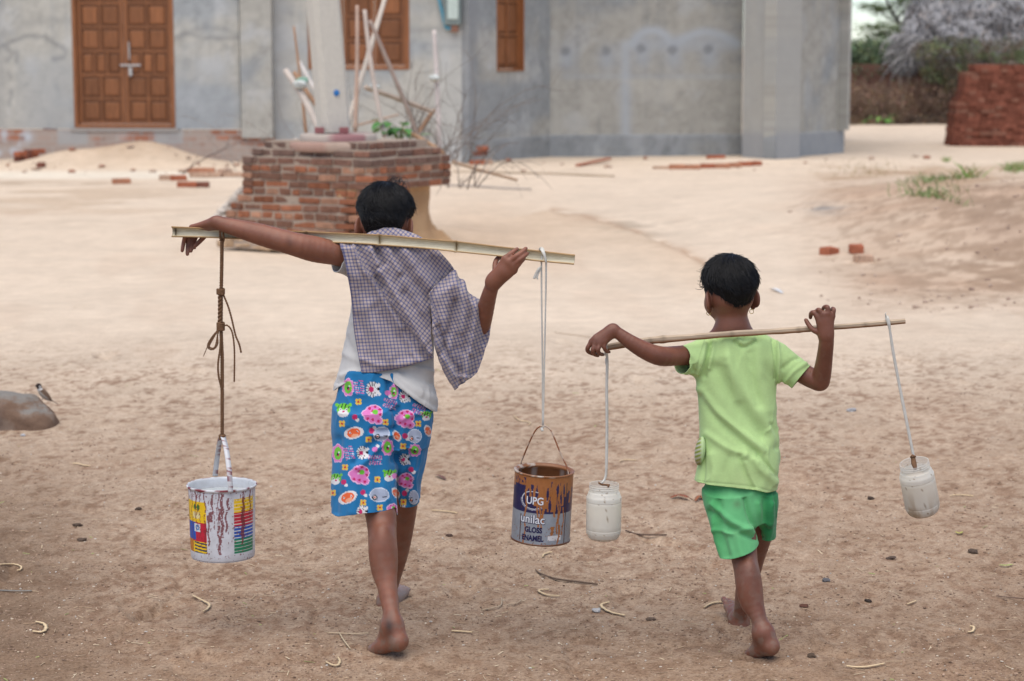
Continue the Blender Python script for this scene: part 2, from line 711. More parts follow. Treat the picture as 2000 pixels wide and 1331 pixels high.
def hair_cap(parent, c, R, s, hairline, seed, crown, n_str=6500, spread=0.015, wisps=()):
    """a scalp of hair as a thick cap, with thousands of strands combed away from the crown"""
    rng = np.random.default_rng(seed)
    tab = np.linspace(-math.pi, math.pi, 1441); hl0 = hairline(tab)
    hairline = lambda phi: np.interp(phi, tab, hl0)
    r = (SK_R + 0.009) * s
    R2 = np.array((.062, .062, .052)) + .0095; C2 = np.array((0, -.016, -.044))
    lo, hi = c - 0.13 * s, c + 0.13 * s
    Fd = Field(lo, hi, 0.0028)
    Fd.ell(c + R @ (np.array((0, -.004, .012)) * s), r, R, .001)
    Fd.ell(c + R @ (np.array((0, -.020, -.032)) * s), R2 * s, R, .025)

    def surf(d):
        t1 = 1 / math.sqrt(sum((d[i] / (r[i] / s)) ** 2 for i in range(3)))
        A = sum((d[i] / R2[i]) ** 2 for i in range(3)); B = sum(d[i] * C2[i] / R2[i] ** 2 for i in range(3)); Cq = sum((C2[i] / R2[i]) ** 2 for i in range(3)) - 1
        D = B * B - A * Cq
        return max(t1, (B + math.sqrt(D)) / A) if D > 0 else t1
    v, f = surface_nets(Fd.F, Fd.lo, Fd.h)
    o = mesh_np('hair', v, f, HAIR, parent)
    cc = c + R @ (np.array((0, -.004, .012)) * s)

    def loc(v):
        return ((v - cc) @ R) / s

    def cutz(v):
        l = loc(v)
        phi = np.arctan2(l[:, 0], -l[:, 1])           # 0 at the back of the head
        zl = hairline(phi)
        return v[:, 2] + (zl - l[:, 2]) * s
    v = verts_of(o)
    l = loc(v)
    phi = np.arctan2(l[:, 0], -l[:, 1])
    zl = hairline(phi)
    # taper the cap into the scalp at the hairline, lump it a little
    th = sst(-.004, .040, l[:, 2] - zl) * 0.92 + .08
    lump = (fbm(l[:, 0] * 26, l[:, 1] * 26, l[:, 2] * 10, 3, seed) - .5) * .007
    dirn = l / np.linalg.norm(l, axis=1, keepdims=True)
    newl = l - dirn * ((1 - th) * .0105)[:, None] + dirn * (lump * th)[:, None]
    set_verts(o, cc + (newl * s) @ R.T)
    warp_cut(o, cutz)
    # strands
    cr = np.array(crown, float); cr /= np.linalg.norm(cr)
    pts, sizes = [], []
    K = 7
    m = 0
    while m < n_str:
        q = rng.normal(size=3); q /= np.linalg.norm(q)
        p = q * surf(q)
        phi = math.atan2(p[0], -p[1])
        zl = float(hairline(np.array([phi]))[0])
        if p[2] < zl + .004: continue
        t = q - cr * (q @ cr)
        t = t / (np.linalg.norm(t) + 1e-6)
        cl = np.sin(q * 23 + 1.3) + np.sin(q[[1, 2, 0]] * 37)
        t = t + 0.35 * np.cross(cr, t) + rng.normal(size=3) * 0.08 + cl * .13
        t -= q * (t @ q); t /= np.linalg.norm(t)
        ln = rng.uniform(.35, .65)
        low = min(1.0, max(.12, (p[2] - zl) / .05)); lift0, lift1 = rng.uniform(-.004, .001), (abs(rng.normal(0, spread)) * .32 + rng.uniform(0, .002)) * low - .007 * (1 - low)
        seq = []
        for k in range(K):
            a = ln * k / (K - 1)
            d = q * math.cos(a) + t * math.sin(a)
            rad = d * surf(d)
            lf = lift0 + (lift1 - lift0) * (k / (K - 1)) ** 1.5
            zz_ = (rad + d * lf)[2]; ph_ = math.atan2(rad[0], -rad[1])
            lf -= .0085 * max(0.0, 1 - (zz_ - float(hairline(np.array([ph_]))[0])) / .035)
            pp = rad + d * lf
            ph = math.atan2(pp[0], -pp[1])
            if k > 2 and pp[2] < float(hairline(np.array([ph]))[0]) - rng.uniform(.0, .007):
                break
            seq.append(pp)
        if len(seq) < 3: continue
        pts.append(np.array(seq)); sizes.append(len(seq)); m += 1
    m = 0
    while m < 1500:                       # short fine hairs that soften the hairline
        q = rng.normal(size=3); q /= np.linalg.norm(q)
        p = q * surf(q)
        zl = float(hairline(np.array([math.atan2(p[0], -p[1])]))[0])
        if not (zl - .012 * rng.random() ** 2 < p[2] < zl + .012): continue
        dn = np.array((rng.normal() * .25, 0, -1.0)); dn -= q * (dn @ q); dn /= np.linalg.norm(dn)
        ln = rng.uniform(.006, .014)
        pts.append(np.array([p - q * (.0096 - .0012 * k) + dn * ln * k / 3 for k in range(4)])); sizes.append(4); m += 1
    for w in wisps:
        pts.append(np.array(w, float)); sizes.append(len(w))
    allp = cc + (np.concatenate(pts) * s) @ R.T
    hc = bpy.data.hair_curves.new('hair_strands')
    hc.add_curves(sizes)
    hc.points.foreach_set('position', allp.astype(np.float32).ravel())
    rad = np.concatenate([(np.linspace(.0007, .0003, k) if k > 4 else np.linspace(.0004, .0002, k)) for k in sizes]).astype(np.float32)
    hc.points.foreach_set('radius', rad)
    hc.materials.append(STRAND)
    ho = bpy.data.objects.new('hair_strands', hc)
    C.objects.link(ho); ho.parent = o
    return o


def paint_skin(o, head=None, extra=None, base=(0.222, 0.088, 0.052), sole=None):
    v = verts_of(o); nn = normals_of(o)
    col = np.tile(np.array(base), (len(v), 1))
    f = fbm(v[:, 0] * 22, v[:, 1] * 22, v[:, 2] * 22, 4, 3)
    col *= (0.74 + 0.52 * f)[:, None]
    f3 = sst(.60, .74, fbm(v[:, 0] * 70, v[:, 1] * 70, v[:, 2] * 70, 3, 33))[:, None] * .25
    col = col * (1 - f3) + np.array((.23, .125, .09)) * f3
    if head is not None:
        c, R, s = head
        l = ((v - c) @ R) / s
        for sx in (-1, 1):
            q = np.linalg.norm((l - np.array((sx * .029, .084, -.013))) * np.array((1, .6, 1.15)), axis=1)
            m = (q < .0095) & (l[:, 1] > .07)
            col[m] = (.55, .5, .46)
            m = (q < .0048) & (l[:, 1] > .07)
            col[m] = (.012, .008, .006)
        q = np.abs(l[:, 2] + .0665)
        m = (q < .010) & (np.abs(l[:, 0]) < .019) & (l[:, 1] > .082)
        col[m] = col[m] * np.array((1.1, .8, .85))
        for sx in (-1, 1):
            m = (np.abs(l[:, 2] - .007) < .004) & (np.abs(l[:, 0] - sx * .03) < .018) & (l[:, 1] > .06)
            col[m] = (.02, .013, .01)
    # dusty feet
    dz = np.maximum(sst(.17, .02, v[:, 2]), .35 * sst(.45, .15, v[:, 2]))
    dn = fbm(v[:, 0] * 60, v[:, 1] * 60, v[:, 2] * 60, 3, 9)
    k = (dz * sst(.42, .66, dn) * .65)[:, None]
    col = col * (1 - k) + np.array((.20, .145, .11)) * k
    if extra is not None: col = extra(v, nn, col)
    set_col(o, col)


# ------------------------------------------------------------------ larger child
def build_larger_child():
    root = empty('person', G(760, 1240))
    tag(root, 'larger barefoot child with a checked scarf over one shoulder and patterned blue shorts', 'person', 'children carrying water')
    hc, hR, hs = P(753, 424, 6.15), rotm(-4, 22, 1), 1.0
    Fd = Field((-.98, 5.68, -.02), (.12, 6.60, 1.33), .003)
    head_field(Fd, hc, hR, hs)
    neck = P(757, 492, 6.115)
    Fd.cone(hc + hR @ np.array((0, -.012, -.045)), neck, .043, .045, .02)
    # trunk
    Fd.ell(P(768, 585, 6.125), (.112, .070, .13), None, .03)
    Fd.ell(P(755, 700, 6.115), (.098, .068, .12), None, .05)
    Fd.ell(P(746, 790, 6.09), (.098, .066, .08), None, .04)
    for q in ((P(700, 506, 6.085), .038), (P(838, 530, 6.12), .036)):
        Fd.cone(P(765, 515, 6.12), q[0], .055, q[1], .04)
    # left arm over the pole
    Fd.chain([P(698, 503, 6.085), P(656, 495, 6.055), P(614, 487, 6.03), P(574, 477, 6.012), P(512, 459.5, 6.022), P(470, 448, 6.032), P(436, 438.5, 6.045), P(424, 435.5, 6.053)],
             [.038, .0345, .0365, .0330, .0305, .0255, .0205, .0195], .02)
    pal = dict(i=P(376, 444.5, 6.088), m=P(380, 446, 6.104), r=P(387, 448, 6.114), p=P(394, 451, 6.12))
    wr = P(424, 435.5, 6.055)
    for key, r in zip('imrp', (.0105, .011, .0105, .0095)):
        Fd.cone(wr, pal[key], .0165, r, .012, flat=((0.1, .5, .85), 1.3))
    fingers(Fd, [([(376, 444.5, 6.088), (364, 456, 6.108), (359, 473, 6.114), (356, 490, 6.108)], 1),
                 ([(380, 446, 6.104), (370, 459, 6.122), (367, 479, 6.124), (366, 497, 6.114)], 1.02),
                 ([(387, 448, 6.114), (377, 461, 6.128), (374, 477, 6.124), (373, 491, 6.112)], .98),
                 ([(394, 451, 6.12), (384, 462, 6.130), (380, 474, 6.124), (380, 485, 6.112)], .85),
                 ([(412, 443, 6.078), (402, 459, 6.098), (391, 471, 6.104), (381, 481, 6.100)], 1.08)], .0066)
    # right arm bent up to the pole
    Fd.chain([P(838, 534, 6.125), P(884, 592, 6.115), P(922, 640, 6.10), P(936, 642, 6.08), P(944, 620, 6.045), P(955, 578, 5.998), P(964, 551, 5.972)],
             [.038, .033, .029, .0275, .0260, .0215, .0185], .018)
    wr = P(964, 551, 5.970)
    kn = [P(986, 506, 5.951), P(994, 512, 5.946), P(1001, 520, 5.946), P(1004, 529, 5.950)]
    for q, r in zip(kn, (.0105, .0115, .0115, .0105)):
        Fd.cone(wr, q, .0165, r, .014, flat=((-.2, 1, .1), 1.25))
    Fd.cone(P(969, 543, 5.966), P(985, 532, 5.955), .017, .017, .016, flat=((-.2, 1, .1), 1.3))
    fingers(Fd, [([(986, 506, 5.951), (995, 498, 5.949), (1003, 492, 5.955), (1010, 487, 5.967)], 1.05),
                 ([(994, 512, 5.946), (1008, 501, 5.941), (1018, 494, 5.947), (1027, 486, 5.960)], 1.08),
                 ([(1001, 520, 5.946), (1013, 509, 5.940), (1022, 502, 5.945), (1030, 496, 5.957)], 1.0),
                 ([(1004, 529, 5.950), (1012, 519, 5.943), (1018, 512, 5.946), (1024, 506, 5.955)], .88),
                 ([(968, 537, 5.972), (967, 519, 5.985), (970, 508, 5.996), (977, 502, 6.008)], 1.15)], .0066)
    # legs
    Fd.chain([P(708, 822, 6.06), P(728, 930, 6.015), P(744, 1008, 5.965), P(748, 1075, 5.915), P(757, 1150, 5.862), P(767, 1212, 5.812)],
             [.064, .051, .0435, .0365, .0275, .0215], .02)
    Fd.ell(P(748, 1085, 5.902), (.031, .036, .085), None, .03)
    foot(Fd, P(768, 1222, 5.805), P(781, 1254, 5.79), P(727, 1273, 5.905), 1.0, -1)
    Fd.chain([P(782, 822, 6.10), P(788, 930, 6.15), P(787, 1005, 6.20), P(776, 1075, 6.255), P(766, 1130, 6.295), P(757, 1172, 6.328)],
             [.064, .050, .0385, .0350, .0250, .0205], .02)
    foot(Fd, P(756, 1172, 6.338), P(752, 1187, 6.328), P(786, 1146, 6.455), .98, 1, up=(-.3, -.5, 1))
    body = Fd.mesh('body', skin_mat, root)

    def extra(v, nn, col):
        u, w = proj(v)
        k = (np.exp(-((u - 760) / 9) ** 2 - ((w - 1222) / 22) ** 2) * .75 * (v[:, 1] < 6))[:, None]
        col = col * (1 - k) + np.array((.025, .018, .016)) * k
        k = ((v[:, 1] > 6.3) & (v[:, 2] < .16) & (nn[:, 1] < .2)) * sst(768, 785, u) * .8
        k = k[:, None]
        col = col * (1 - k) + np.array((.24, .19, .17)) * k
        k = (np.exp(-((u - 786) / 14) ** 2 - ((w - 1262) / 14) ** 2) * .5 * (v[:, 1] < 6))[:, None]
        col = col * (1 - k) + np.array((.26, .105, .06)) * k
        # creases of the elbow
        k = (np.exp(-((u - 566) / 7) ** 2) * np.exp(-((w - 474) / 12) ** 2) * .45 * (v[:, 2] > .9))[:, None]
        return col * (1 - k) + np.array((.05, .02, .014)) * k
    paint_skin(body, (hc, hR, hs), extra)

    def hairline(phi):
        a = np.abs(phi)
        z = np.where(a < .9, -.070, 0)
        back = -.080 + .0 * a
        ear = -.018
        front = .048
        z = back + (ear - back) * sst(.75, 1.15, a)
        z = z + (front - ear) * sst(1.7, 2.3, a)
        return z + .003 * np.sin(phi * 9) + .010 * (vnoise(phi * 11, 0 * phi, seed=5) - .5) + .005 * (vnoise(phi * 34, 0 * phi, seed=6) - .5)
    wisp = []
    for i in range(26):
        x = random.uniform(.0, .05); y = random.uniform(-.045, -.01)
        h = random.uniform(.012, .030); dx = random.uniform(.004, .045)
        z0 = .088 * math.sqrt(max(.05, 1 - (x / .08) ** 2 - (y / .097) ** 2))
        wisp.append([(x + dx * t, y - .02 * t, z0 - .004 + h * math.sin(math.pi * t * .92) - .012 * t) for t in np.linspace(0, 1, 8)])
    hair_cap(root, hc, hR, hs, hairline, 11, (.10, -.32, .95), wisps=wisp)

    # ---- white t-shirt
    Fd = Field((-.62, 5.88, .50), (.02, 6.36, 1.14), .0036)

    def row(v, l, r, y, ry):
        a, b = P(l, v, y), P(r, v, y)
        return ((a[2] + b[2]) / 2, (a[0] + b[0]) / 2, y, (b[0] - a[0]) / 2, ry)
    Fd.loft([row(488, 715, 805, 6.12, .055), row(505, 685, 850, 6.12, .066), row(525, 676, 868, 6.125, .078), row(560, 690, 862, 6.128, .083),
             row(620, 684, 853, 6.126, .084), row(680, 672, 848, 6.12, .086), row(715, 665, 847, 6.115, .089), row(742, 659, 847, 6.105, .102),
             row(765, 652, 850, 6.10, .110), row(800, 650, 853, 6.09, .114), row(840, 652, 853, 6.09, .116)], .01)
    Fd.chain([P(712, 512, 6.095), P(684, 507, 6.075), P(664, 502, 6.06), P(640, 496, 6.04)], [.054, .046, .043, .042], .03)
    Fd.chain([P(834, 532, 6.12), P(856, 560, 6.12), P(872, 582, 6.12)], [.050, .043, .041], .03)
    sh = Fd.mesh('t_shirt', cloth_mat, root)
    a, b = P(684, 507, 6.075), P(640, 496, 6.04)
    plane_cut(sh, P(662, 502, 6.058), b - a)
    plane_cut(sh, P(876, 588, 6.12), P(872, 582, 6.12) - P(856, 560, 6.12))
    xs = [P(u, 760, 6.1)[0] for u in (640, 655, 672, 695, 735, 768, 795, 820, 848, 870)]
    zs = [P(u, v, 6.02)[2] for u, v in zip((640, 655, 672, 695, 735, 768, 795, 820, 848, 870), (772, 766, 752, 738, 733, 745, 766, 786, 806, 812))]
    warp_cut(sh, lambda v: np.interp(v[:, 0], xs, zs) + (v[:, 1] - 6.02) * -.10)
    strokes(sh, [([(668, 735), (690, 727), (715, 726)], 5, .006), ([(662, 750), (690, 735), (730, 726)], 4, -.005),
                 ([(775, 735), (800, 755), (845, 780)], 8, .006), ([(790, 728), (815, 738), (848, 752)], 7, -.006),
                 ([(672, 690), (690, 700), (712, 715)], 7, .005), ([(676, 660), (690, 690), (700, 720)], 6, -.004),
                 ([(800, 715), (830, 722), (848, 728)], 5, .005), ([(770, 742), (800, 770), (846, 800)], 3, .003),
                 ([(680, 560), (690, 590), (695, 640)], 8, -.005), ([(668, 512), (680, 530), (690, 550)], 6, -.005)])
    v = verts_of(sh); nn = normals_of(sh)
    set_verts(sh, v + nn * ((fbm(v[:, 0] * 14, v[:, 1] * 14, v[:, 2] * 9, 3, 21) - .5) * .010)[:, None])
    crumple(sh, 22, .0035, 3, (1, 1, .8))
    v = verts_of(sh)
    f = fbm(v[:, 0] * 12, v[:, 1] * 12, v[:, 2] * 12, 4, 5)
    set_col(sh, np.array((.56, .545, .52)) * (0.9 + .2 * f)[:, None])
    solidify(sh, .0028)

    # ---- patterned blue shorts
    Fd = Field((-.62, 5.84, .26), (.0, 6.42, .80), .0026)

    def leg(rows, k):
        Fd.loft(rows, k)
    leg([row(722, 672, 822, 6.098, .080), row(745, 664, 834, 6.096, .084), row(780, 657, 841, 6.088, .090), row(812, 655, 842, 6.084, .095), row(845, 656, 838, 6.084, .094), row(870, 664, 828, 6.084, .086)], .006)
    leg([row(800, 655, 768, 6.05, .086), row(850, 652, 773, 6.045, .086), row(900, 650.5, 774, 6.03, .087), row(950, 648.5, 774.5, 6.01, .087), row(1008, 646, 776, 5.99, .088), row(1030, 645, 777, 5.985, .088)], .03)
    leg([row(800, 765, 842, 6.11, .088), row(850, 768, 838, 6.115, .088), row(900, 769, 831, 6.13, .088), row(950, 771, 821, 6.155, .086), row(1000, 772, 819, 6.175, .084), row(1030, 772, 819, 6.18, .084)], .018)
    so = Fd.mesh('shorts', cloth_mat, root)
    # hem rises from the left edge to the inner leg
    xs2 = [P(u, 1000, 6.0)[0] for u in (640, 655, 715, 772, 777, 800, 822)]
    zs2 = [P(u, v, y)[2] for u, v, y in ((640, 1010, 5.95), (655, 1007, 5.94), (715, 1001, 5.91), (772, 996, 5.93), (777, 996, 6.09), (800, 996, 6.09), (822, 989, 6.12))]
    warp_cut(so, lambda v: np.interp(v[:, 0], xs2, zs2) + (v[:, 1] - 5.95) * .06)
    warp_cut(so, lambda v: np.full(len(v), P(740, 728, 6.0)[2]), keep_above=False)
    strokes(so, gain=1.6, lst=[([(772, 800), (775, 850), (772, 900)], 6, -.010), ([(728, 840), (748, 842), (770, 838)], 5, -.007), ([(724, 850), (745, 852), (768, 850)], 4, .006),
                 ([(692, 905), (710, 885), (735, 860)], 7, -.006), ([(700, 915), (722, 895), (745, 870)], 6, .005),
                 ([(685, 735), (690, 780), (680, 830)], 8, .004), ([(755, 735), (760, 770), (766, 800)], 6, -.008), ([(765, 735), (772, 765), (775, 790)], 5, .006),
                 ([(660, 860), (658, 930), (652, 1000)], 9, -.006), ([(700, 900), (695, 960), (690, 1000)], 12, .006), ([(735, 890), (740, 950), (742, 1000)], 10, -.005),
                 ([(800, 840), (795, 900), (790, 980)], 7, -.006), ([(815, 860), (808, 920), (806, 980)], 6, .005), ([(785, 820), (800, 812), (835, 805)], 5, .004)])
    v = verts_of(so); nn = normals_of(so)
    set_verts(so, v + nn * ((fbm(v[:, 0] * 16, v[:, 1] * 16, v[:, 2] * 8, 3, 31) - .5) * .010)[:, None])
    crumple(so, 20, .004, 5, (1, 1, .6))
    v = verts_of(so)
    u, w = proj(v)
    set_col(so, shorts_print(u, w, v))
    solidify(so, .0025)
    return root


def shorts_print(u, w, v):
    base = lin(24, 132, 192) * .80
    col = np.tile(base, (len(u), 1)) * (0.9 + .2 * fbm(v[:, 0] * 30, v[:, 1] * 30, v[:, 2] * 30, 3, 8))[:, None]
    U, Wd = u, w
    pink, hot, green, white, black, orange, grey = lin(225, 120, 190), lin(200, 30, 100), lin(110, 200, 50), lin(225, 222, 220), lin(30, 28, 40), lin(240, 100, 40), lin(170, 180, 200)

    def E(c, r, rot=0.0):
        a = math.radians(rot)
        x, y = U - c[0], Wd - c[1]
        x, y = x * math.cos(a) + y * math.sin(a), -x * math.sin(a) + y * math.cos(a)
        return ((x / r[0]) ** 2 + (y / r[1]) ** 2) * 1.27

    def put(m, c):
        col[m] = c

    def elephant(cx, cy, k=1.0):
        for dx, dy, r in ((0, 0, 18), (-11, 10, 8), (-3, 15, 7), (9, 16, 8), (-15, 2, 8)):
            put(E((cx + dx * k, cy + dy * k), (r * k + 2, r * k * .85 + 2)) < 1, lin(240, 190, 220))
        for dx, dy, r in ((0, 0, 18), (-11, 10, 8), (-3, 15, 7), (9, 16, 8), (-15, 2, 8)):
            put(E((cx + dx * k, cy + dy * k), (r * k, r * k * .85)) < 1, pink)
        for dx, dy in ((-8, -8), (3, -11), (12, -6), (13, 4), (-2, -3), (-12, 12), (9, 17), (-2, 14)):
            put(E((cx + dx * k, cy + dy * k), (3.2 * k, 3 * k)) < 1, hot)
        put(E((cx + 3 * k, cy - 1 * k), (6 * k, 5.5 * k)) < 1, green)
        put(E((cx - 4 * k, cy + 1 * k), (1.8, 2)) < 1, white)

    def flower(cx, cy, sx=1.0, sy=1.0):
        a = np.arctan2(Wd - cy, U - cx)
        rr = np.sqrt(E((cx, cy), (12 * sx, 17 * sy))) * (1 + .07 * np.sin(a * 9))
        put(rr < 1.1, lin(240, 180, 215)); put(rr < 1, pink)
        put(E((cx, cy), (8.5 * sx, 13 * sy)) < 1, green)
        put(E((cx, cy + 2), (3 * sx, 4)) < 1, black); put(E((cx + 1, cy + 4), (2 * sx, 2.4)) < 1, hot)
        put(E((cx + 2 * sx, cy - 2), (2 * sx, 2)) < 1, white)

    def zebra(cx, cy, k=1.0):
        a = np.arctan2(Wd - cy, U - cx)
        rr = np.sqrt(E((cx, cy), (15 * k, 17 * k))) * (1 + .05 * np.sin(a * 11))
        put(rr < 1, white)
        put((rr < 1) & (rr > .45) & (np.sin(a * 14) > .45) & (U < cx + 6 * k), black)
        put(E((cx - 3 * k, cy + 0), (5.5 * k, 6 * k)) < 1, hot)
        put(E((cx + 11 * k, cy - 1), (3.5 * k, 3.5 * k)) < 1, black)
        put(E((cx + 12 * k, cy - 9 * k), (3 * k, 4 * k)) < 1, white); put(E((cx + 13 * k, cy + 9 * k), (3 * k, 4 * k)) < 1, white)

    def lion(cx, cy, rot=-12, k=1.0):
        put(E((cx, cy), (22 * k, 13 * k), rot) < 1, white)
        put(E((cx, cy), (15 * k, 10.5 * k), rot) < 1, orange)
        put(E((cx + 2 * k, cy + 5 * k), (8 * k, 4 * k), rot) < 1, lin(245, 170, 130))
        for sx in (-1, 1): put(E((cx + sx * 7 * k, cy - 1 - sx * 1.5), (2.2 * k, 2.2 * k)) < 1, white)
        for sx in (-1, 1): put(E((cx + sx * 7 * k, cy - 1 - sx * 1.5), (1.1 * k, 1.1 * k)) < 1, black)

    def tiger(cx, cy, k=1.0):
        put(E((cx, cy), (15 * k, 14 * k)) < 1, green)
        put(E((cx - 1, cy + 8 * k), (12 * k, 8 * k)) < 1, white)
        put((E((cx, cy), (15 * k, 13 * k)) < 1) & (Wd < cy - 2) & (np.sin((U - cx) / k * .9 + (Wd - cy) * .3) > .6), black)
        for sx in (-1, 1):
            put(E((cx + sx * 6 * k, cy), (2.6 * k, 2.8 * k)) < 1, white); put(E((cx + sx * 6 * k, cy), (1.3, 1.4)) < 1, black)
            put(E((cx + sx * 13 * k, cy - 9 * k), (4 * k, 4 * k)) < 1, green)
        put(E((cx, cy + 4 * k), (2.5, 2)) < 1, hot)

    def hippo(cx, cy, sx=1.0, rot=0):
        put(E((cx, cy), (22 * sx, 16), rot) < 1, lin(215, 222, 232)); put(E((cx, cy), (20 * sx, 14), rot) < 1, grey)
        put(E((cx - 9 * sx, cy + 5), (6 * sx, 6)) < 1, black); put(E((cx - 9 * sx, cy + 5), (3.6 * sx, 3.6)) < 1, white); put(E((cx - 9 * sx, cy + 5), (2 * sx, 2)) < 1, orange)
        put(E((cx + 10 * sx, cy + 4), (6 * sx, 1.2)) < 1, black)

    def drum(cx, cy, c=hot):
        put(E((cx + 5, cy + 6 * (1 if cx % 2 else -1)), (4, 4)) < 1, white)
        put(E((cx, cy), (6, 6)) < 1, c)

    def bug(cx, cy):
        for dx, dy in ((-3, -3), (3, -3), (-3, 3), (3, 3)):
            put(E((cx + dx, cy + dy), (3.4, 3.4)) < 1, lin(235, 190, 60))
        put(E((cx, cy), (2.6, 3)) < 1, lin(205, 60, 50))

    def scribble(cx, cy, rot=0):
        a = math.radians(rot)
        x, y = U - cx, Wd - cy
        x, y = x * math.cos(a) + y * math.sin(a), -x * math.sin(a) + y * math.cos(a)
        m = (np.abs(x) < 13) & (np.abs(y) < 9) & (np.abs(y) > 1.2)
        put(m & (np.sin(x * 1.3 + y * .4) > -.2) & (np.sin(y * .9 + 1) > -.6), lin(190, 205, 225))
        put(m & (np.sin(x * 1.3 + y * .4) > .45), lin(215, 90, 150))
    flower(680, 757, 1, 1.05); flower(769, 766, .75, .9); flower(660, 886, 1, 1.1); flower(757, 874, 1, 1); flower(810, 880, 1.05, .75)
    zebra(728, 761); zebra(790, 775, .8); zebra(708, 885, .85); zebra(790, 898, .75); zebra(707, 1000, .8); zebra(782, 996, .7)
    elephant(730, 806); elephant(793, 815, .95); elephant(704, 924); elephant(793, 936, .78); elephant(767, 992, .5)
    tiger(671, 800); tiger(761, 928, .85); tiger(656, 935, .8); tiger(833, 812, .7)
    lion(691, 846); lion(679, 972, -25); lion(775, 852, 60, .6); lion(773, 963, 60, .6); lion(836, 842, 70, .6)
    hippo(741, 967); hippo(745, 848, .85, -20); hippo(810, 852, .7, -35); hippo(808, 972, .5)
    drum(693, 815); drum(726, 842); drum(732, 878, pink); drum(671, 942); drum(709, 962); drum(791, 852); drum(790, 964); drum(803, 917); drum(757, 768, pink); drum(771, 930, pink)
    bug(668, 828); bug(753, 825); bug(817, 828); bug(674, 913); bug(737, 937); bug(700, 785); bug(720, 859); bug(787, 872); bug(709, 982); bug(788, 981); bug(650, 963); bug(742, 992)
    scribble(702, 757, 80); scribble(761, 789, 15); scribble(682, 885, 75); scribble(733, 899, 0); scribble(817, 800, 20)
    col = col * .84 + col.mean(1, keepdims=True) * .07
    return col


# ------------------------------------------------------------------ checked scarf
def scarf_mat():
    n = N('checked_cotton')
    uv = n.new('ShaderNodeUVMap', uv_map='UVMap').outputs[0]
    sep = n.new('ShaderNodeSeparateXYZ'); n.link(uv, sep.inputs[0])
    lines = []
    for k in range(2):
        x = n.math('FRACT', sep.outputs[k])
        d = n.math('ABSOLUTE', n.math('SUBTRACT', x, 0.5))
        lines.append(n.math('LESS_THAN', d, 0.19))
    both = n.math('MULTIPLY', lines[0], lines[1])
    anyl = n.math('MAXIMUM', lines[0], lines[1])
    v = n.coord('Object')
    f = n.noise(v, 25, 4)
    pale = n.ramp(f, [(0.3, (.40, .32, .285)), (0.7, (.48, .385, .35))])
    c = n.mix(pale, (.235, .215, .27), anyl)
    c = n.mix(c, (.115, .115, .235), both)
    at = n.new('ShaderNodeAttribute', attribute_name='Col')
    edge = at.outputs['Fac']
    c = n.mix(c, (.022, .035, .14), n.math('MULTIPLY', edge, 0.85))
    nor = n.bump(n.noise(v, 900, 2), .3, .0008)
    nor = n.bump(n.noise(v, 60, 3), .25, .004, nor)
    return n.done(c, nor, .93, .1, Sheen_Weight=.2)


def resample(pts, n):
    p = smooth_path(pts, 14) if len(pts) > 2 else np.array(pts, float)
    s = np.r_[0, np.cumsum(np.hypot(*np.diff(p, axis=0).T))]
    q = np.linspace(0, s[-1], n)
    return np.stack([np.interp(q, s, p[:, i]) for i in range(2)], 1)


def coons(top, right, bottom, left, ns, nt):
    """each curve listed left-to-right / top-to-bottom"""
    T, B = resample(top, ns), resample(bottom, ns)
    L, R = resample(left, nt), resample(right, nt)
    s = np.linspace(0, 1, ns)[None, :, None]; t = np.linspace(0, 1, nt)[:, None, None]
    return ((1 - t) * T[None] + t * B[None] + (1 - s) * L[:, None] + s * R[:, None]
            - ((1 - s) * (1 - t) * T[0] + s * (1 - t) * T[-1] + (1 - s) * t * B[0] + s * t * B[-1]))


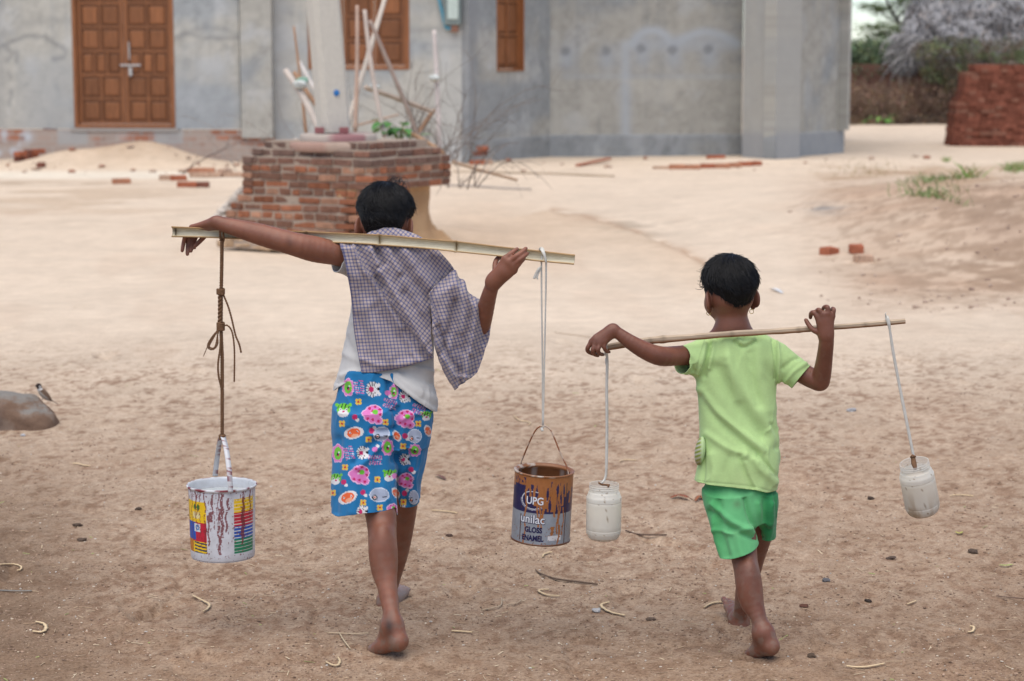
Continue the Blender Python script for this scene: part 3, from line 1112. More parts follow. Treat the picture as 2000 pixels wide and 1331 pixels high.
def build_scarf(root):
    # main panel over the back
    ns, nt = 120, 130
    top = [(663, 473), (678, 471), (697, 469), (713, 459), (735, 447.5), (757, 443), (782, 447), (815, 460), (843, 478), (866, 500), (880, 516), (890, 531)]
    left = [(663, 473), (672, 505), (680, 545), (687, 590), (691, 640), (698, 685), (706, 728)]
    right = [(890, 531), (872, 545), (853, 562), (842, 590), (842, 640), (844, 670), (846, 700)]
    bottom = [(706, 728), (730, 728), (765, 723), (805, 713), (846, 700)]
    g = coons(top, right, bottom, left, ns, nt)
    u, v = g[..., 0], g[..., 1]
    Y = np.interp(v, [443, 455, 474, 500, 540, 600, 660, 730], [6.078, 6.062, 6.046, 6.036, 6.030, 6.028, 6.022, 6.012])
    cx = np.interp(v, [443, 500, 600, 730], [757, 768, 768, 776])
    hw = np.interp(v, [443, 456, 475, 500, 560, 730], [30, 62, 100, 112, 96, 96])
    Y = Y - .006 + np.where(u < cx, np.interp(v, [443, 458, 472, 486, 535, 580, 650], [.085, .06, .0, -.036, -.034, .02, .06]), .050) * np.clip(np.abs((u - cx) / hw), 0, 1.15) ** 3.4 * np.interp(v, [443, 520, 640, 730], [1, 1, .75, .35])
    fold = [([(740, 530), (764, 570), (800, 632), (846, 700)], 5.5, .0), ]
    # folds: (polyline, width px, metres towards the viewer)
    fl = [([(742, 532), (770, 572), (805, 630), (840, 690)], 6, .007), ([(735, 545), (760, 590), (795, 645), (836, 702)], 7, -.007),
          ([(688, 480), (705, 520), (738, 565), (785, 640)], 6, .007), ([(698, 480), (716, 515), (750, 560)], 6, -.006),
          ([(733, 474), (737, 490), (748, 515)], 6, -.011), ([(722, 472), (728, 495), (738, 515)], 6, .008), ([(757, 476), (765, 500), (780, 530)], 7, .006),
          ([(765, 478), (780, 510), (806, 550), (836, 585)], 8, -.006), ([(785, 480), (810, 520), (840, 560)], 10, .007), ([(830, 490), (850, 520), (858, 545)], 9, -.005),
          ([(735, 605), (765, 650), (800, 690)], 12, -.006), ([(720, 600), (740, 650), (760, 700)], 12, .006), ([(700, 620), (715, 670), (722, 725)], 10, -.004),
          ([(790, 575), (815, 610), (838, 640)], 8, -.005), ([(805, 690), (815, 700), (822, 708)], 7, .006), ([(700, 700), (750, 715), (820, 705)], 6, .004),
          ([(740, 460), (765, 456), (795, 462)], 5, -.006), ([(728, 455), (757, 449), (790, 454)], 4, .004)]
    for pts, wd, amp in fl:
        p = smooth_path(pts, 6)
        Y = Y - 1.9 * amp * sst(470, 492, v) * np.exp(-(polydist(u, v, [tuple(x) for x in p]) / wd) ** 2)
    # the doubled layer that crosses from the shoulder to the lower right lies on top
    fe = [(688, 480), (700, 505), (722, 540), (742, 565), (775, 610), (805, 650), (846, 702), (960, 702), (960, 400), (688, 400)]
    up = inpoly(u, v, fe)
    d = polydist(u, v, fe[:7])
    sd = np.where(up, d, -d)
    Y = Y - .009 * sst(-1.0, 1.6, sd)
    Y = Y + (fbm(u / 26, v / 26, None, 3, 41) - .5) * .010
    pts = np.stack([P(a, b, c) for a, b, c in zip(u.ravel(), v.ravel(), Y.ravel())])
    per = 6.8
    cu = (u - np.interp(v, [470, 545, 590, 728], [664, 680, 686, 706])) / per
    cv = (v + (u - 700) * .04) / per
    a = math.radians(38)
    ru, rv = (u * math.cos(a) + v * math.sin(a)) / per, (-u * math.sin(a) + v * math.cos(a)) / per
    bend = (np.sin(v / 60) * 1.2, np.sin(u / 55) * 1.2)
    cu, cv = np.where(up, ru + bend[0], cu), np.where(up, rv + bend[1], cv)
    edge = np.zeros_like(u); edge[:, :2] = .7; edge[-2:, :] = .4
    P1 = (pts, cu.ravel(), cv.ravel(), edge.ravel(), ns, nt)

    # hanging tail over the bent arm
    ns2, nt2 = 70, 110
    top = [(838, 576), (850, 560), (866, 545), (888, 527), (897, 543), (907, 548), (913, 569), (924, 578), (936, 585), (952, 591)]
    right = [(952, 591), (957.5, 618), (956, 650), (945, 690), (933, 722), (921, 737)]
    left = [(838, 576), (842, 620), (848, 670), (858, 708), (872, 737), (888, 763)]
    bottom = [(888, 763), (900, 752), (921, 737)]
    g = coons(top, right, bottom, left, ns2, nt2)
    u, v = g[..., 0], g[..., 1]
    s = np.linspace(0, 1, ns2)[None, :] + 0 * u; t = np.linspace(0, 1, nt2)[:, None] + 0 * u
    Y = 6.004 + .02 * t + .060 * sst(.14, .0, t) ** 1.5 * sst(.0, .35, s) + .06 * sst(.78, 1.0, s) ** 2 * (1 - .6 * t)
    Y = Y + .011 * np.sin(s * 15 + t * 2.2 + .6 * np.sin(t * 5)) * (.35 + t)
    fl = [([(888, 590), (878, 640), (862, 690)], 7, -.010), ([(898, 560), (905, 600), (900, 650)], 7, .008), ([(930, 590), (928, 630), (920, 690)], 6, .010),
          ([(920, 590), (916, 640), (908, 690)], 6, -.008), ([(938, 592), (948, 625), (945, 670)], 5, -.007), ([(842, 640), (860, 690), (888, 735)], 6, .010), ([(856, 640), (872, 690), (896, 728)], 6, -.010),
          ([(885, 718), (905, 736), (921, 737)], 4, .006)]
    for pts, wd, amp in fl:
        p = smooth_path(pts, 6)
        Y = Y - 1.7 * amp * np.exp(-(polydist(u, v, [tuple(x) for x in p]) / wd) ** 2)
    strip = [(838, 576), (848, 600), (858, 640), (872, 690), (890, 730), (921, 737), (888, 763), (858, 708), (842, 620)]
    ins = inpoly(u, v, strip)
    sd = polydist(u, v, strip[1:6])
    Y = Y - .014 * np.where(ins, sst(-1, 2.5, sd), sst(1.5, 0, sd) * .5)
    Y = Y + (fbm(u / 20, v / 20, None, 3, 43) - .5) * .008
    pts = np.stack([P(a, b, c) for a, b, c in zip(u.ravel(), v.ravel(), Y.ravel())])
    a = math.radians(-14)
    cu, cv = (u * math.cos(a) + v * math.sin(a)) / per, (-u * math.sin(a) + v * math.cos(a)) / per
    a2 = math.radians(28)
    cu = np.where(ins, (u * math.cos(a2) - v * math.sin(a2)) / per, cu + np.sin(v / 40) * .8)
    cv = np.where(ins, (u * math.sin(a2) + v * math.cos(a2)) / per, cv + np.sin(u / 30) * .6)
    edge = np.zeros_like(u); edge[-2:, :] = .35
    P2 = (pts, cu.ravel(), cv.ravel(), edge.ravel(), ns2, nt2)
    # small inner corner seen behind the fold
    V, Fc, UV, E = [], [], [], []
    off = 0
    for pts, cu, cv, ed, a, b in (P1, P2):
        i = np.arange(a * b).reshape(b, a)
        q = np.stack([i[:-1, :-1], i[1:, :-1], i[1:, 1:], i[:-1, 1:]], -1).reshape(-1, 4)
        V.append(pts); Fc.append(q + off); UV.append(np.stack([cu, cv], 1)); E.append(ed); off += a * b
    V, Fc, UV, E = map(np.concatenate, (V, Fc, UV, E))
    o = mesh_np('scarf', V, Fc, scarf_mat(), root)
    crumple(o, 13, -.0028, 15)
    uvl = o.data.uv_layers.new(name='UVMap')
    li = np.empty(len(o.data.loops), np.int32); o.data.loops.foreach_get('vertex_index', li)
    uvl.data.foreach_set('uv', UV[li].astype(np.float32).ravel())
    set_col(o, np.stack([E] * 3, 1))
    solidify(o, .0022, 0)
    return o


# ------------------------------------------------------------------ smaller child
def build_smaller_child():
    root = empty('person', G(1470, 1255))
    tag(root, 'smaller barefoot child in a lime t-shirt, green shorts and small hoop earrings', 'person', 'children carrying water')
    hc, hR, hs = P(1424, 562, 5.995), rotm(16, 10, -2), .955
    Fd = Field((.19, 5.62, -.02), (.93, 6.40, 1.16), .0028)
    head_field(Fd, hc, hR, hs)
    Fd.cone(hc + hR @ np.array((0, -.016, -.05)), P(1432, 650, 5.975), .038, .043, .015)
    Fd.cone(P(1430, 640, 5.978), P(1466, 664, 5.98), .034, .026, .025)
    Fd.cone(P(1430, 640, 5.978), P(1396, 664, 5.98), .034, .026, .025)
    Fd.ell(P(1440, 745, 5.968), (.092, .054, .10), None, .03)
    Fd.ell(P(1442, 850, 5.955), (.088, .060, .11), None, .05)
    Fd.ell(P(1446, 940, 5.945), (.085, .052, .07), None, .04)
    for q in (P(1368, 696, 5.965), P(1526, 703, 5.968)):
        Fd.cone(P(1440, 698, 5.97), q, .042, .028, .03)
    # left arm over the stick
    Fd.chain([P(1364, 692, 5.962), P(1326, 695, 5.925), P(1291, 696, 5.886), P(1262, 686, 5.872), P(1232, 669, 5.866), P(1206, 650, 5.868), P(1197, 645, 5.870)],
             [.029, .0275, .0270, .0245, .0205, .0158, .0152], .016)
    wr = P(1197, 645, 5.870)
    kn = [P(1156, 668, 5.872), P(1164, 671, 5.862), P(1173, 671, 5.858), P(1181, 668, 5.860)]
    for q, r in zip(kn, (.0095, .0098, .0095, .0085)):
        Fd.cone(wr, q, .0132, r, .010)
    Fd.cone(P(1188, 650, 5.87), P(1168, 662, 5.87), .0138, .014, .012)
    fingers(Fd, [([(1156, 668, 5.872), (1148, 680, 5.870), (1149, 687, 5.882), (1158, 692, 5.896)], 1.05),
                 ([(1164, 671, 5.862), (1158, 684, 5.856), (1161, 692, 5.868), (1168, 695, 5.884)], 1.05),
                 ([(1173, 671, 5.858), (1168, 683, 5.850), (1171, 691, 5.862), (1178, 693, 5.878)], 1.0),
                 ([(1181, 668, 5.860), (1180, 679, 5.853), (1184, 686, 5.862), (1190, 688, 5.874)], .9),
                 ([(1180, 655, 5.886), (1171, 668, 5.905), (1165, 679, 5.914), (1163, 689, 5.908)], 1.1)], .0060)
    # right arm, forearm upright
    Fd.chain([P(1528, 703, 5.968), P(1564, 727, 5.95), P(1592, 742, 5.935), P(1602, 740, 5.925), P(1607, 722, 5.908), P(1611, 695, 5.888), P(1614, 668, 5.870), P(1613.5, 656, 5.868)],
             [.029, .0285, .0275, .0268, .0245, .0220, .0205, .0190], .016)
    Fd.ell(P(1603, 749, 5.93), (.020, .022, .019), None, .014)
    wr = P(1613, 655, 5.867)
    kn = [P(1597, 619, 5.868), P(1607, 615, 5.860), P(1617, 613, 5.858), P(1626, 618, 5.862)]
    for q, r in zip(kn, (.0095, .010, .0095, .0085)):
        Fd.cone(wr, q, .0165, r, .010)
    Fd.cone(P(1612, 648, 5.866), P(1610, 629, 5.864), .0175, .0165, .012, flat=((0, 1, 0), 1.25))
    fingers(Fd, [([(1597, 619, 5.868), (1589, 611, 5.870), (1584, 613, 5.884), (1583, 621, 5.894)], 1.06),
                 ([(1607, 615, 5.860), (1600, 606, 5.861), (1595, 608, 5.876), (1592, 615, 5.888)], 1.06),
                 ([(1617, 613, 5.858), (1616.5, 601, 5.858), (1611, 600, 5.870), (1607, 604, 5.882)], 1.03),
                 ([(1626, 618, 5.862), (1629, 606, 5.860), (1626, 603, 5.872), (1623, 607, 5.884)], .9),
                 ([(1598, 650, 5.868), (1587, 644, 5.872), (1579, 634, 5.880), (1574, 625.5, 5.886)], 1.15)], .0060)
    # legs
    Fd.chain([P(1428, 972, 5.94), P(1446, 1040, 5.885), P(1454, 1092, 5.855), P(1464, 1145, 5.822), P(1477, 1192, 5.79), P(1490, 1232, 5.765)],
             [.052, .043, .0360, .0320, .0240, .0195], .018)
    Fd.ell(P(1462, 1146, 5.812), (.0265, .031, .07), None, .03)
    foot(Fd, P(1493, 1236, 5.762), P(1507, 1264, 5.75), P(1466, 1282, 5.862), .88, -1)
    Fd.chain([P(1482, 972, 5.955), P(1480, 1040, 6.0), P(1470, 1092, 6.035), P(1458, 1145, 6.06), P(1449, 1185, 6.08), P(1445, 1212, 6.10)],
             [.050, .042, .0330, .0300, .0220, .0185], .018)
    foot(Fd, P(1444, 1212, 6.112), P(1444, 1227, 6.10), P(1430, 1175, 6.235), .88, 1, up=(.35, -.5, 1))
    body = Fd.mesh('body', skin_mat, root)

    def extra(v, nn, col):
        u, w = proj(v)
        k = (np.exp(-((u - 1512) / 13) ** 2 - ((w - 1272) / 15) ** 2) * .55 * (v[:, 1] < 6))[:, None]
        col = col * (1 - k) + np.array((.25, .115, .07)) * k
        k = (np.exp(-((u - 1445) / 14) ** 2 - ((w - 1232) / 10) ** 2) * .4 * (v[:, 1] > 6))[:, None]
        return col * (1 - k) + np.array((.26, .13, .085)) * k
    paint_skin(body, (hc, hR, hs), extra, base=(.182, .070, .042))

    def hairline(phi):
        a = np.abs(phi)
        z = -.070 + .034 * sst(.15, .9, a) + .018 * sst(.9, 1.3, a)
        z = z + .060 * sst(1.75, 2.3, a)
        return z + .002 * np.sin(phi * 11) + .010 * (vnoise(phi * 10, 0 * phi, seed=7) - .5) + .005 * (vnoise(phi * 34, 0 * phi, seed=8) - .5)
    wisp = []
    for i in range(18):
        z = random.uniform(-.01, .05); y = random.uniform(-.01, .03)
        x0 = -.078 * math.sqrt(max(.1, 1 - (z / .09) ** 2))
        ln = random.uniform(.008, .022)
        wisp.append([(x0 + .004 - ln * t, y + .02 * t, z - .010 * t + .012 * t * t) for t in np.linspace(0, 1, 6)])
    hair_cap(root, hc, hR, hs, hairline, 12, (.12, -.28, .95), wisps=wisp)
    # earrings
    gold = flat_mat('gold', (.62, .42, .14), rough=.3, nvar=.1, bstr=.05, Metallic=1.0)
    for uu, vv, yy in ((1384, 612, 6.0), (1468, 609, 5.985)):
        m = MB()
        c = P(uu, vv, yy)
        m.tube([c + np.array((math.cos(a) * .0058, .001 * math.sin(a), math.sin(a) * .0058)) for a in np.linspace(0, 2 * math.pi, 17)], .0009, 6, False)
        m.build('earring', gold, root, True)

    # ---- lime t-shirt
    Fd = Field((.40, 5.74, .44), (.86, 6.18, 1.0), .0028)

    def row(v, l, r, y, ry):
        a, b = P(l, v, y), P(r, v, y)
        return ((a[2] + b[2]) / 2, (a[0] + b[0]) / 2, y, (b[0] - a[0]) / 2, ry)
    Fd.loft([row(640, 1398, 1470, 5.972, .045), row(652, 1386, 1492, 5.97, .052), row(664, 1362, 1520, 5.968, .058), row(690, 1352, 1530, 5.966, .066),
             row(727, 1357, 1516, 5.964, .070), row(760, 1361.5, 1514, 5.96, .071), row(800, 1365.5, 1515, 5.955, .072), row(840, 1366, 1516.5, 5.95, .074),
             row(870, 1365.5, 1520, 5.945, .077), row(890, 1365, 1523.5, 5.942, .08), row(920, 1361, 1521.5, 5.94, .083), row(945, 1354, 1518.5, 5.936, .085), row(990, 1350, 1516, 5.936, .087)], .01)
    Fd.chain([P(1376, 698, 5.962), P(1350, 701, 5.944), P(1332, 704, 5.925), P(1310, 706, 5.90)], [.045, .0405, .0385, .037], .025)
    Fd.chain([P(1518, 704, 5.965), P(1545, 722, 5.955), P(1566, 738, 5.945), P(1590, 756, 5.935)], [.046, .0405, .0375, .036], .022)
    sh = Fd.mesh('t_shirt', cloth_mat, root)
    a, b = P(1350, 701, 5.944), P(1320, 704.5, 5.912)
    plane_cut(sh, P(1333, 704, 5.926), (b - a) + np.array((0, 0, .004)))
    a, b = P(1545, 722, 5.955), P(1580, 750, 5.94)
    plane_cut(sh, P(1564, 737, 5.946), b - a)
    us = (1340, 1352, 1372, 1382, 1430, 1475, 1500, 1520, 1540)
    xs = [P(u, 950, 5.86)[0] for u in us]
    zs = [P(u, v, 5.86)[2] for u, v in zip(us, (942, 943.5, 946, 948, 952, 957, 964, 968, 969))]
    warp_cut(sh, lambda v: np.interp(v[:, 0], xs, zs) + (v[:, 1] - 5.86) * -.08)
    warp_cut(sh, lambda v: P(1432, 650, 5.93)[2] + (v[:, 1] - 5.93) * -.30, keep_above=False)
    strokes(sh, gain=1.35, lst=[([(1366, 760), (1395, 800), (1440, 840), (1490, 880)], 8, .006), ([(1370, 775), (1400, 818), (1445, 858), (1480, 885)], 9, -.006),
                 ([(1420, 700), (1450, 760), (1490, 820), (1515, 860)], 13, .007), ([(1400, 720), (1440, 790), (1490, 850)], 13, -.006),
                 ([(1380, 848), (1420, 875), (1455, 890)], 7, .004), ([(1446, 892), (1455, 920), (1470, 952)], 6, -.005), ([(1474, 898), (1488, 918), (1512, 942)], 8, .005),
                 ([(1482, 892), (1498, 908), (1515, 930)], 6, -.004), ([(1456, 905), (1464, 930), (1478, 957)], 4, .003), ([(1388, 672), (1382, 700), (1375, 735)], 5, -.006), ([(1379, 672), (1372, 700), (1364, 730)], 4, .005),
                 ([(1395, 668), (1391, 690), (1385, 720)], 4, .004), ([(1510, 665), (1514, 700), (1514, 740)], 3, -.005), ([(1518, 662), (1522, 700), (1521, 745)], 4, .004),
                 ([(1440, 662), (1452, 672), (1470, 664)], 5, .005), ([(1435, 668), (1452, 679), (1476, 668)], 4, -.004), ([(1420, 668), (1425, 720), (1440, 780)], 9, .004),
                 ([(1480, 680), (1484, 740), (1500, 800)], 12, .005), ([(1465, 690), (1470, 740), (1480, 790)], 9, -.004), ([(1505, 830), (1514, 850), (1517, 875)], 5, -.006), ([(1530, 720), (1548, 705), (1560, 700)], 5, -.004), ([(1535, 745), (1552, 725), (1572, 712)], 4, .004),
                 ([(1372, 945), (1374, 905), (1372, 860)], 4, -.005), ([(1340, 690), (1352, 705), (1355, 725)], 4, -.004), ([(1390, 955), (1395, 925), (1390, 890)], 9, .005), ([(1420, 955), (1418, 925), (1425, 895)], 9, -.004)])
    # hem line stitched a little above the edge
    strokes(sh, [([(1352, 937), (1382, 942), (1430, 946), (1475, 951), (1500, 958), (1519, 962)], 1.6, -.0012)])
    v = verts_of(sh); nn = normals_of(sh)
    set_verts(sh, v + nn * ((fbm(v[:, 0] * 16, v[:, 1] * 16, v[:, 2] * 9, 3, 51) - .5) * .008)[:, None])
    crumple(sh, 20, .0032, 7, (1, 1, .7))
    v = verts_of(sh); u, w = proj(v)
    f = fbm(v[:, 0] * 10, v[:, 1] * 10, v[:, 2] * 10, 4, 6)
    f2 = fbm(v[:, 0] * 260, v[:, 1] * 40, v[:, 2] * 700, 2, 16)
    col = np.array((.43, .60, .25)) * (0.86 + .2 * f + .10 * f2)[:, None]
    k = (np.exp(-((u - 1440) / 40) ** 2 - ((w - 935) / 22) ** 2) * .30 * f)[:, None]
    col = col * (1 - k) + np.array((.33, .27, .15)) * k
    k = (sst(.55, .75, fbm(v[:, 0] * 7 + 3, v[:, 1] * 7, v[:, 2] * 7, 4, 17)) * sst(800, 960, w) * .35)[:, None]
    col = col * (1 - k) + np.array((.30, .30, .16)) * k
    seam = np.minimum(np.abs(polydist(u, w, [(1376, 664), (1368, 690), (1358, 727)]) - 0), polydist(u, w, [(1518, 662), (1517, 700), (1514, 748)]))
    seam = np.minimum(seam, polydist(u, w, [(1352, 937), (1382, 942), (1430, 946), (1475, 951), (1500, 958), (1519, 962)]))
    col *= (1 - .22 * np.exp(-(seam / 1.1) ** 2))[:, None]
    set_col(sh, col)
    solidify(sh, .0026)
    # side pocket of striped cloth
    Fd = Field((.44, 5.80, .50), (.60, 6.02, .70), .002)
    Fd.ell(P(1367.5, 881, 5.912), (.0145, .026, .041), np.array(Matrix.Rotation(math.radians(8), 3, 'Y')), .004)
    pk = Fd.mesh('pocket', cloth_mat, root)
    v = verts_of(pk); u, w = proj(v)
    st = np.sin((w + (u - 1360) * .35) * .78)
    col = np.where(st[:, None] > .1, lin(215, 218, 190) * .62, lin(158, 172, 70) * .62)
    k = sst(888, 905, w)[:, None] * .6
    col = col * (1 - k) + lin(140, 120, 70) * k
    rim = (sst(1366, 1372, u))[:, None]
    col = col * (1 - rim) + np.array((.47, .62, .31)) * rim
    set_col(pk, col)

    # ---- green shorts
    Fd = Field((.46, 5.66, .24), (.82, 6.20, .62), .0028)
    Fd.loft([row(925, 1384, 1506, 5.938, .066), row(955, 1377, 1514, 5.936, .072), row(990, 1380, 1516, 5.932, .077), row(1015, 1394, 1504, 5.93, .066)], .006)
    Fd.loft([row(965, 1378, 1469, 5.922, .068), row(1000, 1384, 1472, 5.905, .07), row(1040, 1394, 1478, 5.89, .068), row(1080, 1406, 1483, 5.872, .066), row(1120, 1416, 1486, 5.858, .066)], .03)
    Fd.loft([row(965, 1467, 1515, 5.957, .068), row(1000, 1470, 1516, 5.975, .074), row(1040, 1474, 1515, 5.99, .072), row(1070, 1477, 1514, 6.0, .07), row(1110, 1477, 1514, 6.005, .07)], .022)
    so = Fd.mesh('shorts', cloth_mat, root)
    us = (1390, 1410, 1440, 1483, 1487, 1500, 1520)
    xs2 = [P(u, 1080, 5.9)[0] for u in us]
    zs2 = [P(u, v, y)[2] for u, v, y in zip(us, (1102, 1096, 1088, 1073, 1066, 1061, 1063), (5.81, 5.81, 5.80, 5.81, 5.93, 5.93, 5.94))]
    warp_cut(so, lambda v: np.interp(v[:, 0], xs2, zs2) + (v[:, 1] - 5.82) * .12)
    strokes(so, gain=1.4, lst=[([(1390, 985), (1430, 1020), (1470, 1040)], 6, .006), ([(1385, 1000), (1425, 1032), (1472, 1052)], 6, -.006), ([(1400, 1035), (1430, 1042), (1470, 1030)], 5, .005),
                 ([(1455, 975), (1463, 1005), (1478, 1040)], 5, -.008), ([(1404, 980), (1408, 1040), (1420, 1085)], 7, -.006), ([(1392, 1010), (1402, 1060), (1414, 1094)], 5, .006), ([(1440, 1050), (1445, 1070), (1450, 1085)], 8, .005),
                 ([(1496, 975), (1492, 1010), (1484, 1050)], 7, -.006), ([(1506, 985), (1504, 1020), (1500, 1055)], 6, .006), ([(1480, 985), (1486, 1010), (1490, 1040)], 6, .005)])
    v = verts_of(so); nn = normals_of(so)
    set_verts(so, v + nn * ((fbm(v[:, 0] * 18, v[:, 1] * 18, v[:, 2] * 10, 3, 61) - .5) * .008)[:, None])
    crumple(so, 22, .0035, 9, (1, 1, .7))
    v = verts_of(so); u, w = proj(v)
    f = fbm(v[:, 0] * 25, v[:, 1] * 25, v[:, 2] * 25, 4, 14)
    col = np.array((.085, .36, .128)) * (0.75 + .5 * f)[:, None]
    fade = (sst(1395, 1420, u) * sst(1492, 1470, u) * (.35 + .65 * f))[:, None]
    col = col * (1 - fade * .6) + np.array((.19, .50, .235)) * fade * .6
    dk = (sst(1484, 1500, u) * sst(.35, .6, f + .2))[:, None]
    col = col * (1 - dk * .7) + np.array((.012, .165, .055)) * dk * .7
    st = (np.exp(-((u - 1440) / 9) ** 2 - ((w - 985) / 8) ** 2) + np.exp(-((u - 1437) / 8) ** 2 - ((w - 1040) / 14) ** 2) * .5)[:, None] * .5
    col = col * (1 - st) + np.array((.12, .17, .09)) * st
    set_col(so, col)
    solidify(so, .0025)
    return root


big = build_larger_child()
build_scarf(big)
small = build_smaller_child()
# ================================================================== poles, cords, cans and jars
def bamboo_mat(name, **kw):
    n = N(name)
    at = n.new('ShaderNodeAttribute', attribute_name='Col')
    v = n.coord('Object', (3, 60, 60))
    f = n.noise(v, 6, 5, .6)
    k = n.ramp(f, [(0.3, (.78, .76, .72)), (0.7, (1.12, 1.12, 1.12))])
    c = n.mix(at.outputs['Color'], k, 1.0, 'MULTIPLY')
    return n.done(c, n.bump(f, .3, .0012), .62, .25)


BAMBOO = bamboo_mat('split_bamboo')


def sweep(path, prof_fn, closed=True):
    """path (n,3); prof_fn(i) -> list of (side, up, colour) offsets in the frame across the path"""
    V, Fc, Co = [], [], []
    n = len(path); m = None
    for i, p in enumerate(path):
        d = path[min(i + 1, n - 1)] - path[max(i - 1, 0)]
        d = d / np.linalg.norm(d)
        back = np.array((0, 1, 0)) - d * d[1]; back /= np.linalg.norm(back)
        up = np.cross(back, d) * -1
        if up[2] < 0: up = -up
        pr = prof_fn(i); m = len(pr)
        for (y, z, c) in pr:
            V.append(p + back * y + up * z); Co.append(c)
    for i in range(n - 1):
        for k in range(m):
            k2 = (k + 1) % m
            Fc.append((i * m + k, (i + 1) * m + k, (i + 1) * m + k2, i * m + k2))
    for b in (0, (n - 1) * m):
        for k in range(m // 2 - 1):
            q = (b + k, b + k + 1, b + m - 2 - k, b + m - 1 - k)
            Fc.append(q if b else q[::-1])
    return np.array(V), np.array(Fc), np.array(Co)


def YA(u): return 6.077 - (u - 335) * .000140


ctrl = [(335, 453), (480, 457.5), (620, 463.5), (740, 469), (890, 482), (1040, 499), (1122, 507.5)]
cp = smooth_path(ctrl, 30)
pathA = np.array([P(u, v, YA(u)) for u, v in cp])
inner, rim, skinc = lin(222, 212, 186) * .86, lin(200, 170, 128) * .85, lin(176, 138, 92) * .8
nodesA = [0, 262, 405, 555]


def profA(i):
    u = cp[i, 0]
    r = .0152 * (1 + .10 * sum(math.exp(-((u - q - 335) / 3.5) ** 2) for q in nodesA[1:])) * (1.0 + .03 * math.sin(u / 23.))
    th = .0042
    # the right end opens upward more than the left
    rot = math.radians(np.interp(u, [335, 700, 1000, 1122], [-6, 4, 14, 20]))
    out = []
    ang = np.radians(np.linspace(-4, 184, 11))
    for a in ang:
        out.append((math.sin(a + rot) * r, math.cos(a + rot) * r, skinc))
    for j, a in enumerate(ang[::-1]):
        c = rim if j in (0, 10) else inner
        out.append((math.sin(a + rot) * (r - th), math.cos(a + rot) * (r - th), c))
    return out


V, Fc, Co = sweep(pathA, profA)
dark = fbm(V[:, 0] * 9, V[:, 2] * 120, V[:, 1] * 120, 3, 2)
Co = Co * (0.82 + .32 * dark)[:, None]
for q in nodesA[1:]:
    u0 = q + 335
    uu, _ = proj(V)
    Co = Co * (1 - .28 * np.exp(-((uu - u0) / 2.2) ** 2))[:, None]
poleA = empty('carrying_pole', P(740, 469, YA(740)))
tag(poleA, 'split bamboo carrying pole across the shoulders of the larger child', 'pole', 'carrying poles')
o = mesh_np('shaft', V, Fc, BAMBOO, poleA)
set_col(o, Co)
for q in nodesA:
    m = MB()
    u0 = q + 335 + (6 if q == 0 else 0)
    c = P(u0, np.interp(u0, cp[:, 0], cp[:, 1]), YA(u0))
    m.col(lin(140, 120, 98) * .8 if q == 0 else lin(214, 196, 160) * .9)
    k = 14
    fan = [c + np.array((0, .002, 0))]
    for a in np.radians(np.linspace(0, 180, k)):
        fan.append(c + np.array((.0 + .0006, math.sin(a) * .0122, math.cos(a) * .0122)))
    fan2 = [x + np.array((.0035, 0, 0)) for x in fan]
    n0 = len(fan)
    m.add(fan + fan2, [(0, i, i + 1) for i in range(1, n0 - 1)] + [(n0, n0 + i + 1, n0 + i) for i in range(1, n0 - 1)] + [(i, n0 + i, n0 + i + 1, i + 1) for i in range(1, n0 - 1)])
    m.build('node_wall', BAMBOO, poleA, False)


def YB(u): return 5.903 - (u - 1185) * .00001


ctrlB = [(1183, 679.5), (1225, 672), (1270, 665.5), (1350, 659), (1432, 652.5), (1510, 648), (1580, 643), (1680, 635.5), (1768, 627.5)]
cpB = smooth_path(ctrlB, 20)
pathB = np.array([P(u, v, YB(u)) for u, v in cpB])
rb = np.random.default_rng(4)


def profB(i):
    u = cpB[i, 0]
    h = float(np.interp(u, [1185, 1230, 1300, 1450, 1768], [.0085, .0098, .0100, .0084, .0068])) * (1 + .22 * (vnoise(u / 30., 0, seed=3) - .5) + .16 * math.exp(-((u - 1560) / 5) ** 2) + .14 * math.exp(-((u - 1295) / 6) ** 2))
    w = .0052
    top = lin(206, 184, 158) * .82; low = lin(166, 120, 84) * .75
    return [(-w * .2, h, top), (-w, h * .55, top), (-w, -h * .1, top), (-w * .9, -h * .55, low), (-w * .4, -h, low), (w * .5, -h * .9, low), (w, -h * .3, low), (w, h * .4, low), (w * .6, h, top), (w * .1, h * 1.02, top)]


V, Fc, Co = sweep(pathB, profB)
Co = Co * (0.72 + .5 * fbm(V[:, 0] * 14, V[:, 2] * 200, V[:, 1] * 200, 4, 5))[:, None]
uu, _ = proj(V)
for q in (1270, 1295, 1430, 1560, 1690):
    Co = Co * (1 - .55 * np.exp(-((uu - q) / 5) ** 2) * fbm(V[:, 0] * 80, V[:, 2] * 200, None, 2, 7))[:, None]
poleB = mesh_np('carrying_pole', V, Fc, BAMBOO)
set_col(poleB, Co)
tag(poleB, 'thin weathered stick across the neck of the smaller child in lime', 'pole', 'carrying poles')
poleB.data.polygons.foreach_set('use_smooth', np.zeros(len(poleB.data.polygons), bool))

# ------------------------------------------------------------------ cords
COIR = flat_mat('coir_fibre', (.19, .105, .058), rough=.95, spec=.1, nscale=200, nvar=.45, bscale=500, bstr=.6, bdist=.002)
TAPE = flat_mat('pale_cord', (.60, .58, .52), rough=.8, spec=.2, nscale=90, nvar=.12, bscale=500, bstr=.3, bdist=.001)


